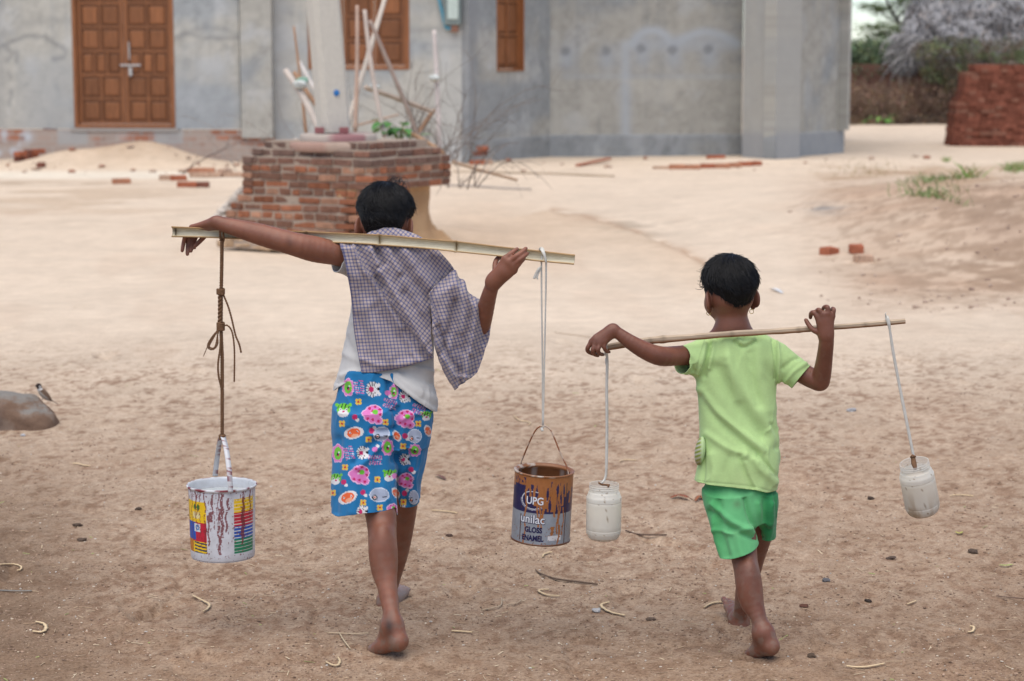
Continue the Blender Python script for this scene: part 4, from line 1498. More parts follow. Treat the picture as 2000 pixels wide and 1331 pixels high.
def twisted(m, pts, r, turns_per_m=70, strands=2, n=6):
    p = np.array(pts)
    s = np.r_[0, np.cumsum(np.linalg.norm(np.diff(p, axis=0), axis=1))]
    k = max(8, int(s[-1] / .0025))
    q = np.linspace(0, s[-1], k)
    c = np.stack([np.interp(q, s, p[:, i]) for i in range(3)], 1)
    for j in range(strands):
        a = q * turns_per_m * 2 * math.pi + j * 2 * math.pi / strands
        d = np.gradient(c, axis=0); d /= np.linalg.norm(d, axis=1, keepdims=True)
        s1 = np.cross(d, np.array((0.1, 1, .05))); s1 /= np.linalg.norm(s1, axis=1, keepdims=True)
        s2 = np.cross(d, s1)
        m.tube(c + (s1 * np.cos(a)[:, None] + s2 * np.sin(a)[:, None]) * r * .55, r * .62, n)


def fuzz(m, pts, count, ln, r=.0003, seed=1):
    rg = np.random.default_rng(seed)
    p = np.array(pts)
    for _ in range(count):
        i = rg.integers(0, len(p) - 1); t = rg.random()
        a = p[i] * (1 - t) + p[i + 1] * t
        d = rg.normal(size=3); d /= np.linalg.norm(d)
        b = a + d * rg.uniform(.3, 1) * ln
        m.tube([a, (a + b) / 2 + np.array((0, 0, .001)), b], [r, r * .8, r * .4], 3)


yr = YA(433)
rope = MB()
main = [P(433.5, 470, yr - .001), P(433, 520, yr), P(432, 570, yr), P(432, 600, yr), P(431.5, 640, yr), P(434, 700, yr), P(434, 760, yr), P(434, 810, yr), P(434, 855, yr)]
twisted(rope, main, .0052)
loop = [P(431, 470, yr - .004), P(430, 455, yr - .018), P(431, 442, yr - .012), P(433, 439.5, yr), P(434, 444, yr + .014), P(434.5, 460, yr + .018), P(434.5, 474, yr + .006), P(434, 520, yr + .004)]
twisted(rope, smooth_path(loop, 8), .0036)
loop2 = [P(437, 470, yr - .006), P(436, 455, yr - .0185), P(436, 443, yr - .012), P(437, 440, yr), P(437, 450, yr + .016), P(436, 472, yr + .006)]
twisted(rope, smooth_path(loop2, 8), .0032)
twisted(rope, [P(429.5, 567, yr - .003), P(429.5, 600, yr - .004), P(429, 634, yr - .004)], .0056, 45)
twisted(rope, smooth_path([P(436, 575, yr), P(446, 600, yr - .004), P(453, 625, yr - .006), P(460, 655, yr - .01), P(467, 672, yr - .012), P(471, 689, yr - .012)], 8), .0028)
twisted(rope, smooth_path([P(431, 638, yr), P(444, 636, yr - .008), P(453, 648, yr - .01), P(457, 672, yr - .012), P(458, 700, yr - .012), P(457.5, 746, yr - .012)], 8), .0026)
for dx, dw in ((0, 0), (3, 2)):
    twisted(rope, smooth_path([P(430, 641, yr - .006), P(417 + dx, 655, yr - .012), P(406 + dx, 673 + dw, yr - .014), P(409 + dx, 682 - dw, yr - .014), P(418, 682 - dw, yr - .014), P(425 - dx, 672, yr - .012), P(425, 655, yr - .01), P(428, 644, yr - .008)], 8), .0023)
twisted(rope, smooth_path([P(431, 645, yr), P(430, 680, yr - .008), P(426, 710, yr - .01), P(427, 735, yr - .008), P(433, 760, yr - .004)], 8), .003)
rope.tube(smooth_path([P(428, 645, yr - .006), P(410, 668, yr - .014), P(397, 697, yr - .014)], 6), [.0012] * 12 + [.0006], 5)
for (a, b) in ((566, 574), (632, 644)):
    for k in range(5):
        v = a + (b - a) * k / 4
        c = P(431, v, yr - .001)
        rope.tube([c + np.array((math.cos(t) * .0095, math.sin(t) * .0095, .0012 * math.sin(2 * t))) for t in np.linspace(0, 2 * math.pi, 13)], .0032, 6, False)
for k in range(3):
    c = P(434, 851 + k * 3, yr)
    rope.tube([c + np.array((math.cos(t) * .008, math.sin(t) * .008, 0)) for t in np.linspace(0, 2 * math.pi, 13)], .003, 6, False)
fuzz(rope, main, 260, .010, seed=3)
fuzz(rope, [P(400, 690, yr - .014), P(410, 672, yr - .014), P(420, 655, yr - .01)], 30, .016, seed=4)
o = rope.build('rope', COIR, None, True)
tag(o, 'knotted brown coir rope holding up the white paint can', 'rope', 'cords hanging from the carrying poles')

yc = YA(1062)
m = MB()


def ribbon(m, pts, w, th=.0012, tw=None):
    p = smooth_path(pts, 8)
    for i in range(len(p) - 1):
        pass
    V = []
    n = len(p)
    for i in range(n):
        d = p[min(i + 1, n - 1)] - p[max(i - 1, 0)]; d = d / np.linalg.norm(d)
        a = 0 if tw is None else np.interp(i / (n - 1), np.linspace(0, 1, len(tw)), tw)
        f = np.array((math.sin(a), -math.cos(a), 0.0))
        s = np.cross(d, f); s /= np.linalg.norm(s) + 1e-9
        f = np.cross(s, d)
        ww = (w if not hasattr(w, '__len__') else np.interp(i / (n - 1), np.linspace(0, 1, len(w)), w)) / 2
        V += [p[i] + s * ww + f * th, p[i] - s * ww + f * th, p[i] - s * ww - f * th, p[i] + s * ww - f * th]
    Fc = []
    for i in range(n - 1):
        for k in range(4):
            k2 = (k + 1) % 4
            Fc.append((4 * i + k, 4 * i + k2, 4 * i + 4 + k2, 4 * i + 4 + k))
    Fc += [(3, 2, 1, 0), (4 * n - 4, 4 * n - 3, 4 * n - 2, 4 * n - 1)]
    m.add(V, Fc)


ribbon(m, [P(1058, 512, yc + .006), P(1057, 500, yc + .017), P(1056, 490, yc + .012), P(1058, 487, yc), P(1062, 495, yc - .0165), P(1066, 510, yc - .018), P(1066.5, 525, yc - .010), P(1065.5, 600, yc - .005), P(1063, 720, yc - .003), P(1061, 833, yc)], [.008, .010, .012, .012, .0085, .006, .005, .005, .004, .004], tw=[0, 0, 0, .2, .3, .9, .4, 1.2, .5, 0])
ribbon(m, [P(1058, 500, yc + .012), P(1057.5, 520, yc + .004), P(1058, 600, yc), P(1059.5, 720, yc), P(1060, 833, yc)], [.0035, .0045, .004, .004, .004], tw=[.3, .8, .4, .9, .3])
ribbon(m, [P(1057, 521, yc + .002), P(1052, 526, yc - .006), P(1047, 535, yc - .006), P(1043, 545, yc - .006)], [.004, .007, .007, .008])
ribbon(m, [P(1057, 521, yc), P(1053, 530, yc - .004), P(1049, 540, yc - .006), P(1050, 546, yc - .006)], [.004, .006, .006, .004])
m.tube([P(1060, 832 + 2 * k, yc) + np.array((.003 * math.cos(k), .003 * math.sin(k), 0)) for k in range(6)], .004, 8)
o = m.build('cord', TAPE, None, True)
tag(o, 'doubled pale cord with a bow knot holding the brown dripped paint can', 'cord', 'cords hanging from the carrying poles')

yj = YB(1185)
m = MB()
ribbon(m, [P(1183, 695, yj + .010), P(1182, 678, yj + .011), P(1183, 671, yj), P(1184, 676, yj - .009), P(1185, 690, yj - .008), P(1186, 712, yj - .004), P(1185, 760, yj), P(1185.5, 830, yj), P(1184.5, 900, yj), P(1183, 930, yj), P(1177, 942, yj - .01), P(1172, 945, yj - .03)], [.006, .006, .006, .006, .006, .007, .007, .0075, .007, .006, .005, .005], .0018, tw=[0, 0, 0, 0, .2, .6, .2, .8, .1, .4, 0, 0])
m.tube([P(1185, 700, yj), P(1185, 712, yj)], .0045, 8)
o = m.build('cord', TAPE, None, True)
tag(o, 'flat pale cord holding the upright white plastic jar', 'cord', 'cords hanging from the carrying poles')
yk = YB(1735)
m = MB()
ribbon(m, [P(1737, 640, yk + .006), P(1734, 628, yk + .009), P(1731, 619, yk + .002), P(1733, 622, yk - .007), P(1736, 633, yk - .009), P(1738, 645, yk - .008), P(1744, 685, yk - .004), P(1755, 745, yk), P(1770, 820, yk), P(1781, 875, yk), P(1786, 898, yk)], [.006, .009, .008, .010, .009, .006, .0075, .007, .0075, .007, .005], .0018, tw=[0, 0, .2, 0, 0, .8, .2, .7, .1, .5, 0])
m.tube([P(1731, 621, yk - .006), P(1729, 614, yk - .008), P(1731, 610, yk - .01)], [.002, .0016, .001], 6)
o = m.build('cord', TAPE, None, True)
tag(o, 'slanting pale cord holding the tilted white plastic jar', 'cord', 'cords hanging from the carrying poles')

# ------------------------------------------------------------------ paint cans
def can_mat(name, rough=.35, metal=0.0):
    n = N(name)
    at = n.new('ShaderNodeAttribute', attribute_name='Col')
    v = n.coord('Object')
    f = n.noise(v, 40, 4)
    k = n.ramp(f, [(0.3, (.90, .89, .87)), (0.7, (1.05, 1.05, 1.05))])
    c = n.mix(at.outputs['Color'], k, 1.0, 'MULTIPLY')
    r = n.ramp(n.noise(v, 25, 4), [(0.3, (rough * .7,) * 3), (.7, (rough * 1.6,) * 3)])
    m = n.done(c, n.bump(n.noise(v, 220, 3), .12, .001), rough, .5, Metallic=metal)
    n.link(r, n.b.inputs['Roughness'])
    return m


CAN = can_mat('painted_tin')


def can_grid(r0, r1, h, nth=300, nz=170):
    th = np.linspace(0, 2 * math.pi, nth, endpoint=False)
    z = np.linspace(0, h, nz)
    T, Z = np.meshgrid(th, z)
    R = r0 + (r1 - r0) * Z / h
    R = R - .0018 * (Z < h * .012)
    V = np.stack([R * np.sin(T), -R * np.cos(T), Z], -1).reshape(-1, 3)
    i = np.arange(nth * nz).reshape(nz, nth)
    q = np.stack([i[:-1], np.roll(i[:-1], -1, 1), np.roll(i[1:], -1, 1), i[1:]], -1).reshape(-1, 4)
    T = np.where(T > math.pi, T - 2 * math.pi, T)
    return V, q, T.ravel(), Z.ravel()


def drips(T, R, depth_from_top, seed, width, lmin, lmax, n, t0=-3.1, t1=3.1, wob=.0015):
    """mask of paint runs: each starts at the top and ends in a rounded drop"""
    rg = np.random.default_rng(seed)
    out = np.zeros(len(T), bool)
    x = T * R
    for _ in range(n):
        c = rg.uniform(t0, t1) * R; L = rg.uniform(lmin, lmax) * rg.uniform(.4, 1); w = width * rg.uniform(.5, 1.3)
        cc = c + wob * np.sin(depth_from_top * rg.uniform(60, 160) + rg.uniform(0, 6))
        wl = w * (1 - .45 * depth_from_top / L + .35 * np.exp(-((depth_from_top - L) / .006) ** 2))
        out |= (np.abs(x - cc) < wl) & (depth_from_top < L)
    return out


# ---- white can with the coloured label
z1 = P(434, 1086, yr)[2]
rootc = empty('paint_can', (P(434, 1000, yr)[0], yr, z1))
tag(rootc, 'white paint can with maroon drips and a bright striped label, hung from the bamboo pole', 'paint can', 'paint cans hung from the bamboo pole')
H1 = P(434, 947, yr)[2] - z1
V, q, T, Z = can_grid(.0915, .0960, H1)
x = T * .094; d = H1 - Z
col = np.tile(lin(226, 226, 230) * .84, (len(T), 1)) * (.9 + .14 * fbm(T * 9, Z * 60, None, 4, 3))[:, None]


def rect(a, b, z0, z1):
    return (T > a) & (T < b) & (Z > z0 * H1) & (Z < z1 * H1)


yel, red, blu, grn = lin(250, 205, 30) * .9, lin(205, 35, 60) * .85, lin(35, 90, 185) * .85, lin(30, 135, 95) * .85
tl0, tl1 = -1.42, -.36
col[rect(tl0, tl1, .55, .84)] = yel; col[rect(tl0, tl1, .28, .55)] = red; col[rect(tl0, tl1, .12, .28)] = yel
col[rect(tl0, -.80, .30, .55)] = blu; col[rect(tl0, -.98, .12, .3)] = lin(210, 130, 40) * .8
m_ = rect(-.88, tl1, .12, .28) & (np.sin((Z / H1 + T * .03) * 2 * math.pi / .046) > .1)
col[m_] = lin(45, 65, 95) * .8
g1 = (((T + .73) / .14) ** 2 + ((Z / H1 - .76) / .05) ** 2 < 1) & (np.abs((T + .73) / .14) > np.abs((Z / H1 - .76) / .06) * .5)
col[g1] = lin(50, 130, 60) * .85
m_ = rect(-.93, -.60, .60, .69) & (np.sin(T * 60) * np.sin(Z * 900) > -.2); col[m_] = lin(240, 235, 190) * .85
col[rect(-.86, -.60, .42, .53)] = lin(235, 235, 235) * .85
col[((T + .72) / .085) ** 2 + ((Z / H1 - .475) / .038) ** 2 < 1] = lin(70, 140, 200) * .85
col[((T + .72) / .045) ** 2 + ((Z / H1 - .475) / .02) ** 2 < 1] = lin(220, 230, 240) * .85
tr0, tr1 = .50, 1.30
for a, b, c in ((.69, .88, yel), (.50, .69, red), (.32, .50, blu), (.12, .32, grn)):
    col[rect(tr0, tr1, a, b)] = c
col[rect(tr0, tr1, .12, .88) & (np.sin((Z / H1) * 2 * math.pi / .047) > .86)] = lin(235, 235, 225) * .85
mar = lin(132, 52, 58) * .85
dm = drips(T, .094, d, 5, .0020, .05, .20, 26, wob=.003) & (fbm(T * 40, Z * 160, None, 3, 8) > .34)
dm |= (np.abs(x - (-.124)) < .0055) & (d < .12)
for c, w, a, b in ((.012, .003, .0, .135), (.009, .0055, .05, .085), (.03, .0025, .02, .055), (-.016, .0016, .01, .08), (-.028, .0018, .07, .16), (.004, .003, .13, .185), (.002, .0025, .10, .13), (.024, .002, .06, .12), (.078, .0028, .02, .14), (.072, .0022, .05, .16), (-.02, .005, .06, .09)):
    dm |= (np.abs(x - c - .002 * np.sin(d * 140)) < w * 1.35) & (d > a) & (d < b) & (fbm(T * 60, Z * 220, None, 2, 18) > .25)
dm |= (fbm(T * 22, Z * 150, None, 3, 28) > .74)
soft = (fbm(T * 50, Z * 300, None, 3, 33) * .35 + .65)[:, None]
col = np.where(dm[:, None], mar * soft + col * (1 - soft) * .6, col)
dirt = (sst(.16, .0, Z / H1) * .35)[:, None]
col = col * (1 - dirt) + lin(150, 140, 135) * .75 * dirt
Mr = Matrix.Rotation(math.radians(1.2), 3, 'Y')
b = mesh_np('can_body', V, q, CAN, rootc, local=True)
set_col(b, col)
white_tin = can_mat('white_tin')
m = MB().col(lin(225, 226, 228) * .82)
m.lathe([(.0960, H1 - .006), (.0995, H1 - .004), (.1008, H1 - .001), (.1008, H1 + .002), (.0988, H1 + .0035), (.0960, H1 + .002), (.0945, H1 - .004), (.0935, H1 - .02), (.0915, .004), (.0, .003)], 64)
o = m.build('rim', white_tin, rootc, True, local=True)
vv = verts_of(o)
cc = np.tile(lin(225, 226, 228) * .82, (len(vv), 1))
aa = np.arctan2(vv[:, 0], -vv[:, 1])
k = (vv[:, 2] > H1 - .007) & (np.hypot(vv[:, 0], vv[:, 1]) > .0975) & (fbm(aa * 6, vv[:, 2] * 90, None, 3, 4) > .56)
cc[k] = mar
set_col(o, cc)
m = MB().col(lin(215, 222, 222) * .72)
m.lathe([(.0, H1 - .026), (.05, H1 - .026), (.0934, H1 - .026)], 48)
milky = can_mat('milky_water', rough=.06)
o = m.build('water', milky, rootc, True, local=True)
m = MB()
hp = [P(450.5, 962, yr - .1005), P(449, 935, yr - .095), P(446, 905, yr - .075), P(442, 878, yr - .045), P(437, 858, yr - .012), P(433.5, 852, yr), P(430, 858, yr + .014), P(426, 882, yr + .05), P(422.5, 908, yr + .080), P(420, 930, yr + .097)]
ribbon(m, hp, .0145, .0016, tw=[.25, .3, .3, .4, .5, .6, .6, .5, .4, .3])
o = m.build('handle', CAN, rootc, True)
vv = verts_of(o)
cc = np.tile(lin(222, 222, 224) * .80, (len(vv), 1)); k = fbm(vv[:, 0] * 160, vv[:, 1] * 160, vv[:, 2] * 90, 3, 6) > .60
cc[k] = mar
set_col(o, cc)

# ---- grey, blue and brown can with its lettering
z2 = P(1056, 1053, yc)[2]
rootd = empty('paint_can', (P(1055.5, 1053, yc)[0], yc, z2))
tag(rootd, 'grey and navy enamel paint can covered in brown drips, hung from a pale cord', 'paint can', 'paint cans hung from the bamboo pole')
Rd, Hd = .0832, P(1056, 918, yc)[2] - z2
tilt = Matrix.Rotation(math.radians(3.0), 4, 'Y') @ Matrix.Rotation(math.radians(2.0), 4, 'X')


def tl(V):
    return np.asarray(V) @ np.array(tilt.to_3x3()).T


V, q, T, Z = can_grid(Rd, Rd, Hd)
x = T * Rd; d = Hd - Z
brown, navy, sil = lin(168, 106, 56) * .85, lin(36, 34, 82) * .8, lin(150, 156, 164) * .85
col = np.where((Z > .47 * Hd)[:, None], navy, sil)
col = col * (.88 + .2 * fbm(T * 8, Z * 80, None, 4, 3))[:, None]
# oval emblem ring
ex, ez = (T + .36) / .42, (Z / Hd - .655) / .125
e = np.sqrt(ex * ex + ez * ez)
col[(e > .96) & (e < 1.05)] = lin(215, 215, 220) * .85
col[(e > 1.12) & (e < 1.17) & (ez < .1)] = lin(190, 190, 205) * .85
col[(T > .22) & (T < .72) & (Z / Hd > .085) & (Z / Hd < .155)] = lin(220, 220, 222) * .85
br = (d < .030 + .012 * np.sin(T * 7) + .006 * np.sin(T * 19 + 1)) & ~((np.abs(T - .12) < .03) | (np.abs(T - .30) < .05) & (d > .012)) & (T > -.62)
br |= (d < .008)
br |= (d < .03) & (T < -.55) & (fbm(T * 30, Z * 100, None, 3, 3) > .42)
runs = [(-.62, .010, .20, .0030), (-.30, .018, .085, .0045), (-.12, .02, .085, .0085), (-.03, .02, .06, .010), (-.17, .03, .125, .0030), (-.10, .03, .145, .0030), (-.02, .03, .150, .0026), (.03, .03, .135, .0032), (.03, .02, .09, .009),
        (.18, .01, .10, .0030), (.36, .02, .10, .0085), (.42, .03, .115, .0032), (.30, .03, .09, .004), (.54, .02, .165, .0028), (.60, .03, .21, .0026), (.70, .01, .085, .0042), (.82, .01, .06, .005), (.95, .01, .05, .005), (.78, .10, .17, .0024), (.62, .15, .19, .0026), (.34, .155, .168, .004), (1.12, .0, .08, .006), (-.48, .0, .06, .004)]
for c, a, b, w in runs:
    cx = c * Rd + .0022 * np.sin(d * 90 + c * 20)
    wl = w * (1 - .35 * (d - a) / (b - a) + .3 * np.exp(-((d - b + .004) / .004) ** 2))
    br |= (np.abs(x - cx) < wl) & (d >= a - .012) & (d < b)
br |= drips(T, Rd, d, 9, .0026, .05, .14, 24, 1.3, 5.0)
br |= (d < .04) & (np.abs(T) > 1.25)
thin = (fbm(T * 30, Z * 130, None, 3, 19))[:, None]
col = np.where(br[:, None], brown * (.85 + .3 * thin), col)
dk = ((np.abs(x - .0735) < .0018) & (d > .02)) | ((np.abs(x + .0665) < .0016) & (d > .09) & (fbm(T * 5, Z * 100, None, 2, 4) > .35))
col[dk] = lin(86, 50, 34) * .7
rust = ((fbm(T * 20, Z * 220, None, 3, 45) > .72) & (Z < .3 * Hd))
col[rust] = lin(150, 100, 70) * .7
o = mesh_np('can_body', tl(V), q, CAN, rootd, local=True)
set_col(o, col)
m = MB().col(lin(150, 98, 58) * .8)
m.lathe([(Rd, Hd - .003), (Rd + .0026, Hd - .001), (Rd + .0028, Hd + .0015), (Rd + .001, Hd + .003), (Rd - .004, Hd + .002), (Rd - .010, Hd - .002), (Rd - .011, Hd - .006), (Rd - .003, Hd - .012), (Rd - .0025, .004), (0, .003)], 64, M=tilt)
o = m.build('rim', CAN, rootd, True, local=True)
vv = verts_of(o); cc = np.tile(lin(150, 98, 58) * .8, (len(vv), 1))
k = fbm(vv[:, 0] * 60, vv[:, 1] * 60, vv[:, 2] * 60, 3, 3) > .58
cc[k] = lin(196, 180, 165) * .8
set_col(o, cc)
m = MB().col(lin(120, 74, 40) * .6)
m.lathe([(0, Hd - .034), (.05, Hd - .034), (Rd - .003, Hd - .034)], 40, M=tilt)
m.build('water', milky, rootd, True, local=True)
m = MB().col(lin(120, 74, 40) * .6)
m.lathe([(Rd, .0), (Rd + .0022, .0012), (Rd + .0022, .004), (Rd, .0055)], 64, M=tilt)
o = m.build('base_ring', CAN, rootd, True, local=True)
m = MB()
hp = [P(1017, 909, yc + .045), P(1020, 898, yc + .04), P(1035, 862, yc + .015), P(1046, 841, yc + .004), P(1054, 834, yc), P(1061, 832.5, yc), P(1069, 835, yc), P(1078, 845, yc - .004), P(1094, 884, yc - .018), P(1107, 912, yc - .032), P(1111, 930, yc - .04), P(1111, 942, yc - .045)]
m.tube(smooth_path(hp, 6), .0022, 7)
o = m.build('handle', CAN, rootd, True)
vv = verts_of(o); cc = np.tile(lin(196, 172, 152) * .8, (len(vv), 1))
k = fbm(vv[:, 0] * 70, vv[:, 1] * 70, vv[:, 2] * 70, 3, 5); cc = np.where((k > .45)[:, None], lin(158, 96, 56) * .75, cc)
set_col(o, cc)


def wrap_text(body, size, t0, zf, mat, bold=.0, shear=0.0, slope=0.0, sx=1.0):
    cu = bpy.data.curves.new('lettering', 'FONT')
    cu.body = body; cu.size = size; cu.offset = bold; cu.shear = shear; cu.resolution_u = 4; cu.extrude = 0.0
    ob = bpy.data.objects.new('lettering', cu); C.objects.link(ob)
    bpy.context.view_layer.update()
    dg = bpy.context.evaluated_depsgraph_get()
    me = bpy.data.meshes.new_from_object(ob.evaluated_get(dg))
    bpy.data.objects.remove(ob)
    bm = bmesh.new(); bm.from_mesh(me)
    bmesh.ops.triangulate(bm, faces=bm.faces[:])
    bmesh.ops.subdivide_edges(bm, edges=[e for e in bm.edges if e.calc_length() > size * .25], cuts=1)
    bm.to_mesh(me); bm.free()
    v = np.empty(len(me.vertices) * 3, np.float32); me.vertices.foreach_get('co', v); v = v.reshape(-1, 3)
    t = t0 + v[:, 0] * sx / Rd
    z = zf * Hd + v[:, 1] + slope * (t - t0) * Rd
    r = Rd + .0006
    w = np.stack([r * np.sin(t), -r * np.cos(t), z], 1)
    me.vertices.foreach_set('co', tl(w).astype(np.float32).ravel())
    me.materials.append(mat); me.update()
    o = bpy.data.objects.new('lettering', me); C.objects.link(o); o.parent = rootd
    return o


ink = flat_mat('navy_ink', tuple(lin(34, 32, 78) * .8), rough=.4, nscale=120, nvar=.2, bstr=.05)
pale_ink = flat_mat('white_ink', tuple(lin(226, 228, 232) * .85), rough=.4, nscale=120, nvar=.08, bstr=.05)
wrap_text('UPG', .030, -.60, .60, pale_ink, .0006, sx=.88)
wrap_text('unilac', .034, -.80, .325, ink, .0016, sx=.95)
wrap_text('unilac', .034, -.80, .327, pale_ink, .0004, sx=.95).data.transform(Matrix.Scale(1.004, 4))
wrap_text('GLOSS', .0215, -.60, .195, ink, .0009, sx=.80)
wrap_text('ENAMEL', .0215, -.70, .075, ink, .0009, sx=.80)

# ------------------------------------------------------------------ plastic jars
def plastic_mat():
    n = N('cloudy_plastic')
    at = n.new('ShaderNodeAttribute', attribute_name='Col')
    v = n.coord('Object')
    nor = n.bump(n.noise(v, 35, 3), .1, .002)
    n.done(at.outputs['Color'], nor, .33, .45)
    tr = n.new('ShaderNodeBsdfTranslucent'); n.link(at.outputs['Color'], tr.inputs[0])
    tp = n.new('ShaderNodeBsdfTransparent')
    a = n.new('ShaderNodeMixShader'); a.inputs[0].default_value = .42
    n.link(n.b.outputs[0], a.inputs[1]); n.link(tr.outputs[0], a.inputs[2])
    b = n.new('ShaderNodeMixShader')
    sx = n.new('ShaderNodeAttribute', attribute_name='Clear')
    n.link(sx.outputs['Fac'], b.inputs[0])
    n.link(a.outputs[0], b.inputs[1]); n.link(tp.outputs[0], b.inputs[2])
    n.link(b.outputs[0], n.out.inputs[0])
    return n.m


PLASTIC = plastic_mat()


def jar(label, top, M, R, Hh, seed, dirt):
    root = empty('plastic_jar', tuple(top))
    tag(root, label, 'jar', 'plastic jars hung from the thin stick')
    rn = R * .84
    prof = [(rn - .0025, 0), (rn, .001), (rn + .0005, -.001), (rn - .0008, -.004), (rn + .0012, -.007), (rn - .0008, -.010), (rn + .0012, -.013), (rn - .0006, -.016), (rn + .0004, -.021),
            (rn + .003, -.025), (R - .003, -.031), (R, -.038), (R, -.05), (R - .0006, -.0515), (R, -.053), (R, -Hh * .5), (R, -Hh + .030), (R - .0006, -Hh + .0285), (R, -Hh + .027), (R - .001, -Hh + .018), (R - .006, -Hh + .006), (R - .013, -Hh), (R - .02, -Hh + .002), (0, -Hh + .003)]
    q = []
    for (a, b) in zip(prof[:-1], prof[1:]):
        for t in np.linspace(0, 1, 5)[:-1]: q.append((a[0] + (b[0] - a[0]) * t, a[1] + (b[1] - a[1]) * t))
    q.append(prof[-1])
    m = MB(); m.lathe(q, 72, M=M)
    o = m.build('jar_wall', PLASTIC, root, True, local=True)
    loc = verts_of(o) @ np.array(M.to_3x3())
    a = np.arctan2(loc[:, 0], -loc[:, 1])
    f = fbm(a * 3, loc[:, 2] * 30, None, 4, seed)
    col = np.tile(np.array((.86, .825, .735)), (len(loc), 1)) * (.92 + .12 * f)[:, None]
    k = np.clip(sst(.42, .75, f) * sst(-.04, -Hh, loc[:, 2]) * dirt * (1 - .5 * sst(-.6, .9, a)), 0, 1)[:, None]
    col = col * (1 - k) + np.array((.52, .40, .27)) * k
    sp = (fbm(a * 14, loc[:, 2] * 160, None, 2, seed + 2) > .80)
    col[sp] = (.42, .33, .24)
    set_col(o, col)
    cl = o.data.attributes.new('Clear', 'FLOAT', 'POINT')
    cl.data.foreach_set('value', (.05 + .42 * sst(-.026, -.018, loc[:, 2])).astype(np.float32))
    # water inside
    m = MB(); m.lathe([(0, -Hh * .30), (R * .6, -Hh * .30), (R - .003, -Hh * .30), (R - .003, -Hh + .02), (R - .012, -Hh + .005), (0, -Hh + .005)], 40, M=M)
    m.build('water', flat_mat('cloudy_water', (.82, .79, .71) if dirt < .5 else (.66, .58, .48), rough=.1, nvar=.05, bstr=0), root, True, local=True)
    return root


M1 = Matrix.Rotation(math.radians(.5), 4, 'Y')
s1 = FPX / yj
jar('upright cloudy white plastic jar hung near the hand of the smaller child', P(1180, 945, yj), M1, .0490, .158, 3, .25)
M2 = Matrix.Rotation(math.radians(-13.5), 4, 'Y') @ Matrix.Rotation(math.radians(10), 4, 'X')
jar('tilted cloudy plastic jar with brown stains swinging from the slanting cord', P(1785.5, 904, yk), M2, .0486, .156, 5, .9)
m = MB()
m.tube([P(1170, 944, yj - .036), P(1176, 947, yj - .02), P(1190, 948, yj - .03), P(1188, 951, yj - .0425)], .003, 6)
o = m.build('twine_knot', COIR, None, True)
tag(o, 'dark twine knot tied through the rim of the upright jar', 'knot', 'twine knots on the jars')
m = MB()
m.tube([P(1783, 893, yk), P(1785, 906, yk - .004), P(1788, 916, yk - .03)], [.006, .0075, .005], 8)
m.tube([P(1779, 894, yk - .002), P(1782, 890, yk - .006), P(1788, 893, yk - .004)], .0035, 7)
o = m.build('twine_knot', COIR, None, True)
tag(o, 'dark twine knot hanging inside the rim of the tilted jar', 'knot', 'twine knots on the jars')
# ================================================================== ground
MOUNDS = []          # (x, y, rx, ry, h)
for (u, v, rx, ry, h) in ((250, 323, 1.05, .62, .25), (300, 322, .5, .5, .10), (120, 325, .5, .35, .10), (1930, 430, 2.3, 2.6, .34), (2100, 480, 1.6, 2.0, .34), (1760, 380, 1.3, 1.3, .12), (850, 462, .45, .5, .10), (1420, 318, 1.2, .5, .06), (60, 318, .7, .4, .05)):
    g = G(u, v)
    MOUNDS.append((g[0], g[1], rx, ry, h))
_rf = np.random.default_rng(44)
FOOT = []
for (u, v, fa) in ((755, 1278, 2.6), (745, 1203, 1.2), (1490, 1290, 2.5), (1440, 1242, 1.9)):
    g = G(u, v); FOOT.append((g[0], g[1], fa, .8))
for _ in range(46):
    g = G(_rf.uniform(-50, 2050), 560 + 780 * _rf.random() ** 1.3)
    FOOT.append((g[0], g[1], _rf.uniform(.9, 2.3), _rf.uniform(.8, 1.25)))
LEDGE = [(1080, 415), (1150, 428), (1215, 446), (1275, 470), (1330, 492), (1385, 524), (1430, 560)]


def gz(x, y):
    x = np.asarray(x, float); y = np.asarray(y, float)
    z = .022 * (fbm(x * .9, y * .9, None, 3, 71) - .5) + .007 * (fbm(x * 4, y * 4, None, 3, 72) - .5)
    near = np.exp(-(np.maximum(y - 6, 0) / 5) ** 2)
    tr = np.abs(fbm(x * 2.3, y * 1.1, None, 3, 73) - .5)
    z = z - .010 * near * np.exp(-(tr / .035) ** 2)
    for (mx, my, rx, ry, h) in MOUNDS:
        z = z + h * np.exp(-((x - mx) / rx) ** 2 - ((y - my) / ry) ** 2)
    foot_ = FOOT if x.size > 1 else [q for q in FOOT if abs(q[0] - float(x.ravel()[0])) < .4 and abs(q[1] - float(y.ravel()[0])) < .4]
    for (fx_, fy_, fa, fs) in foot_:
        c_, s_ = math.cos(fa), math.sin(fa)
        a_ = ((x - fx_) * c_ + (y - fy_) * s_) / (.115 * fs); b_ = (-(x - fx_) * s_ + (y - fy_) * c_) / (.042 * fs)
        q_ = a_ * a_ + b_ * b_
        z = z - .010 * np.exp(-q_ ** 2) + .005 * np.exp(-((np.sqrt(q_) - 1.35) / .3) ** 2)
    far = sst(9, 20, y)
    z = z + far * .05 * (fbm(x * .35, y * .35, None, 3, 74) - .5)
    return z


def gzs(x, y):
    return float(gz(np.array([x]), np.array([y]))[0])


def GG(u, v):
    """point of the uneven ground seen at a picture position"""
    z = 0.0
    for _ in range(4):
        g = G(u, v, z); z = gzs(g[0], g[1])
    return np.array((g[0], g[1], z))


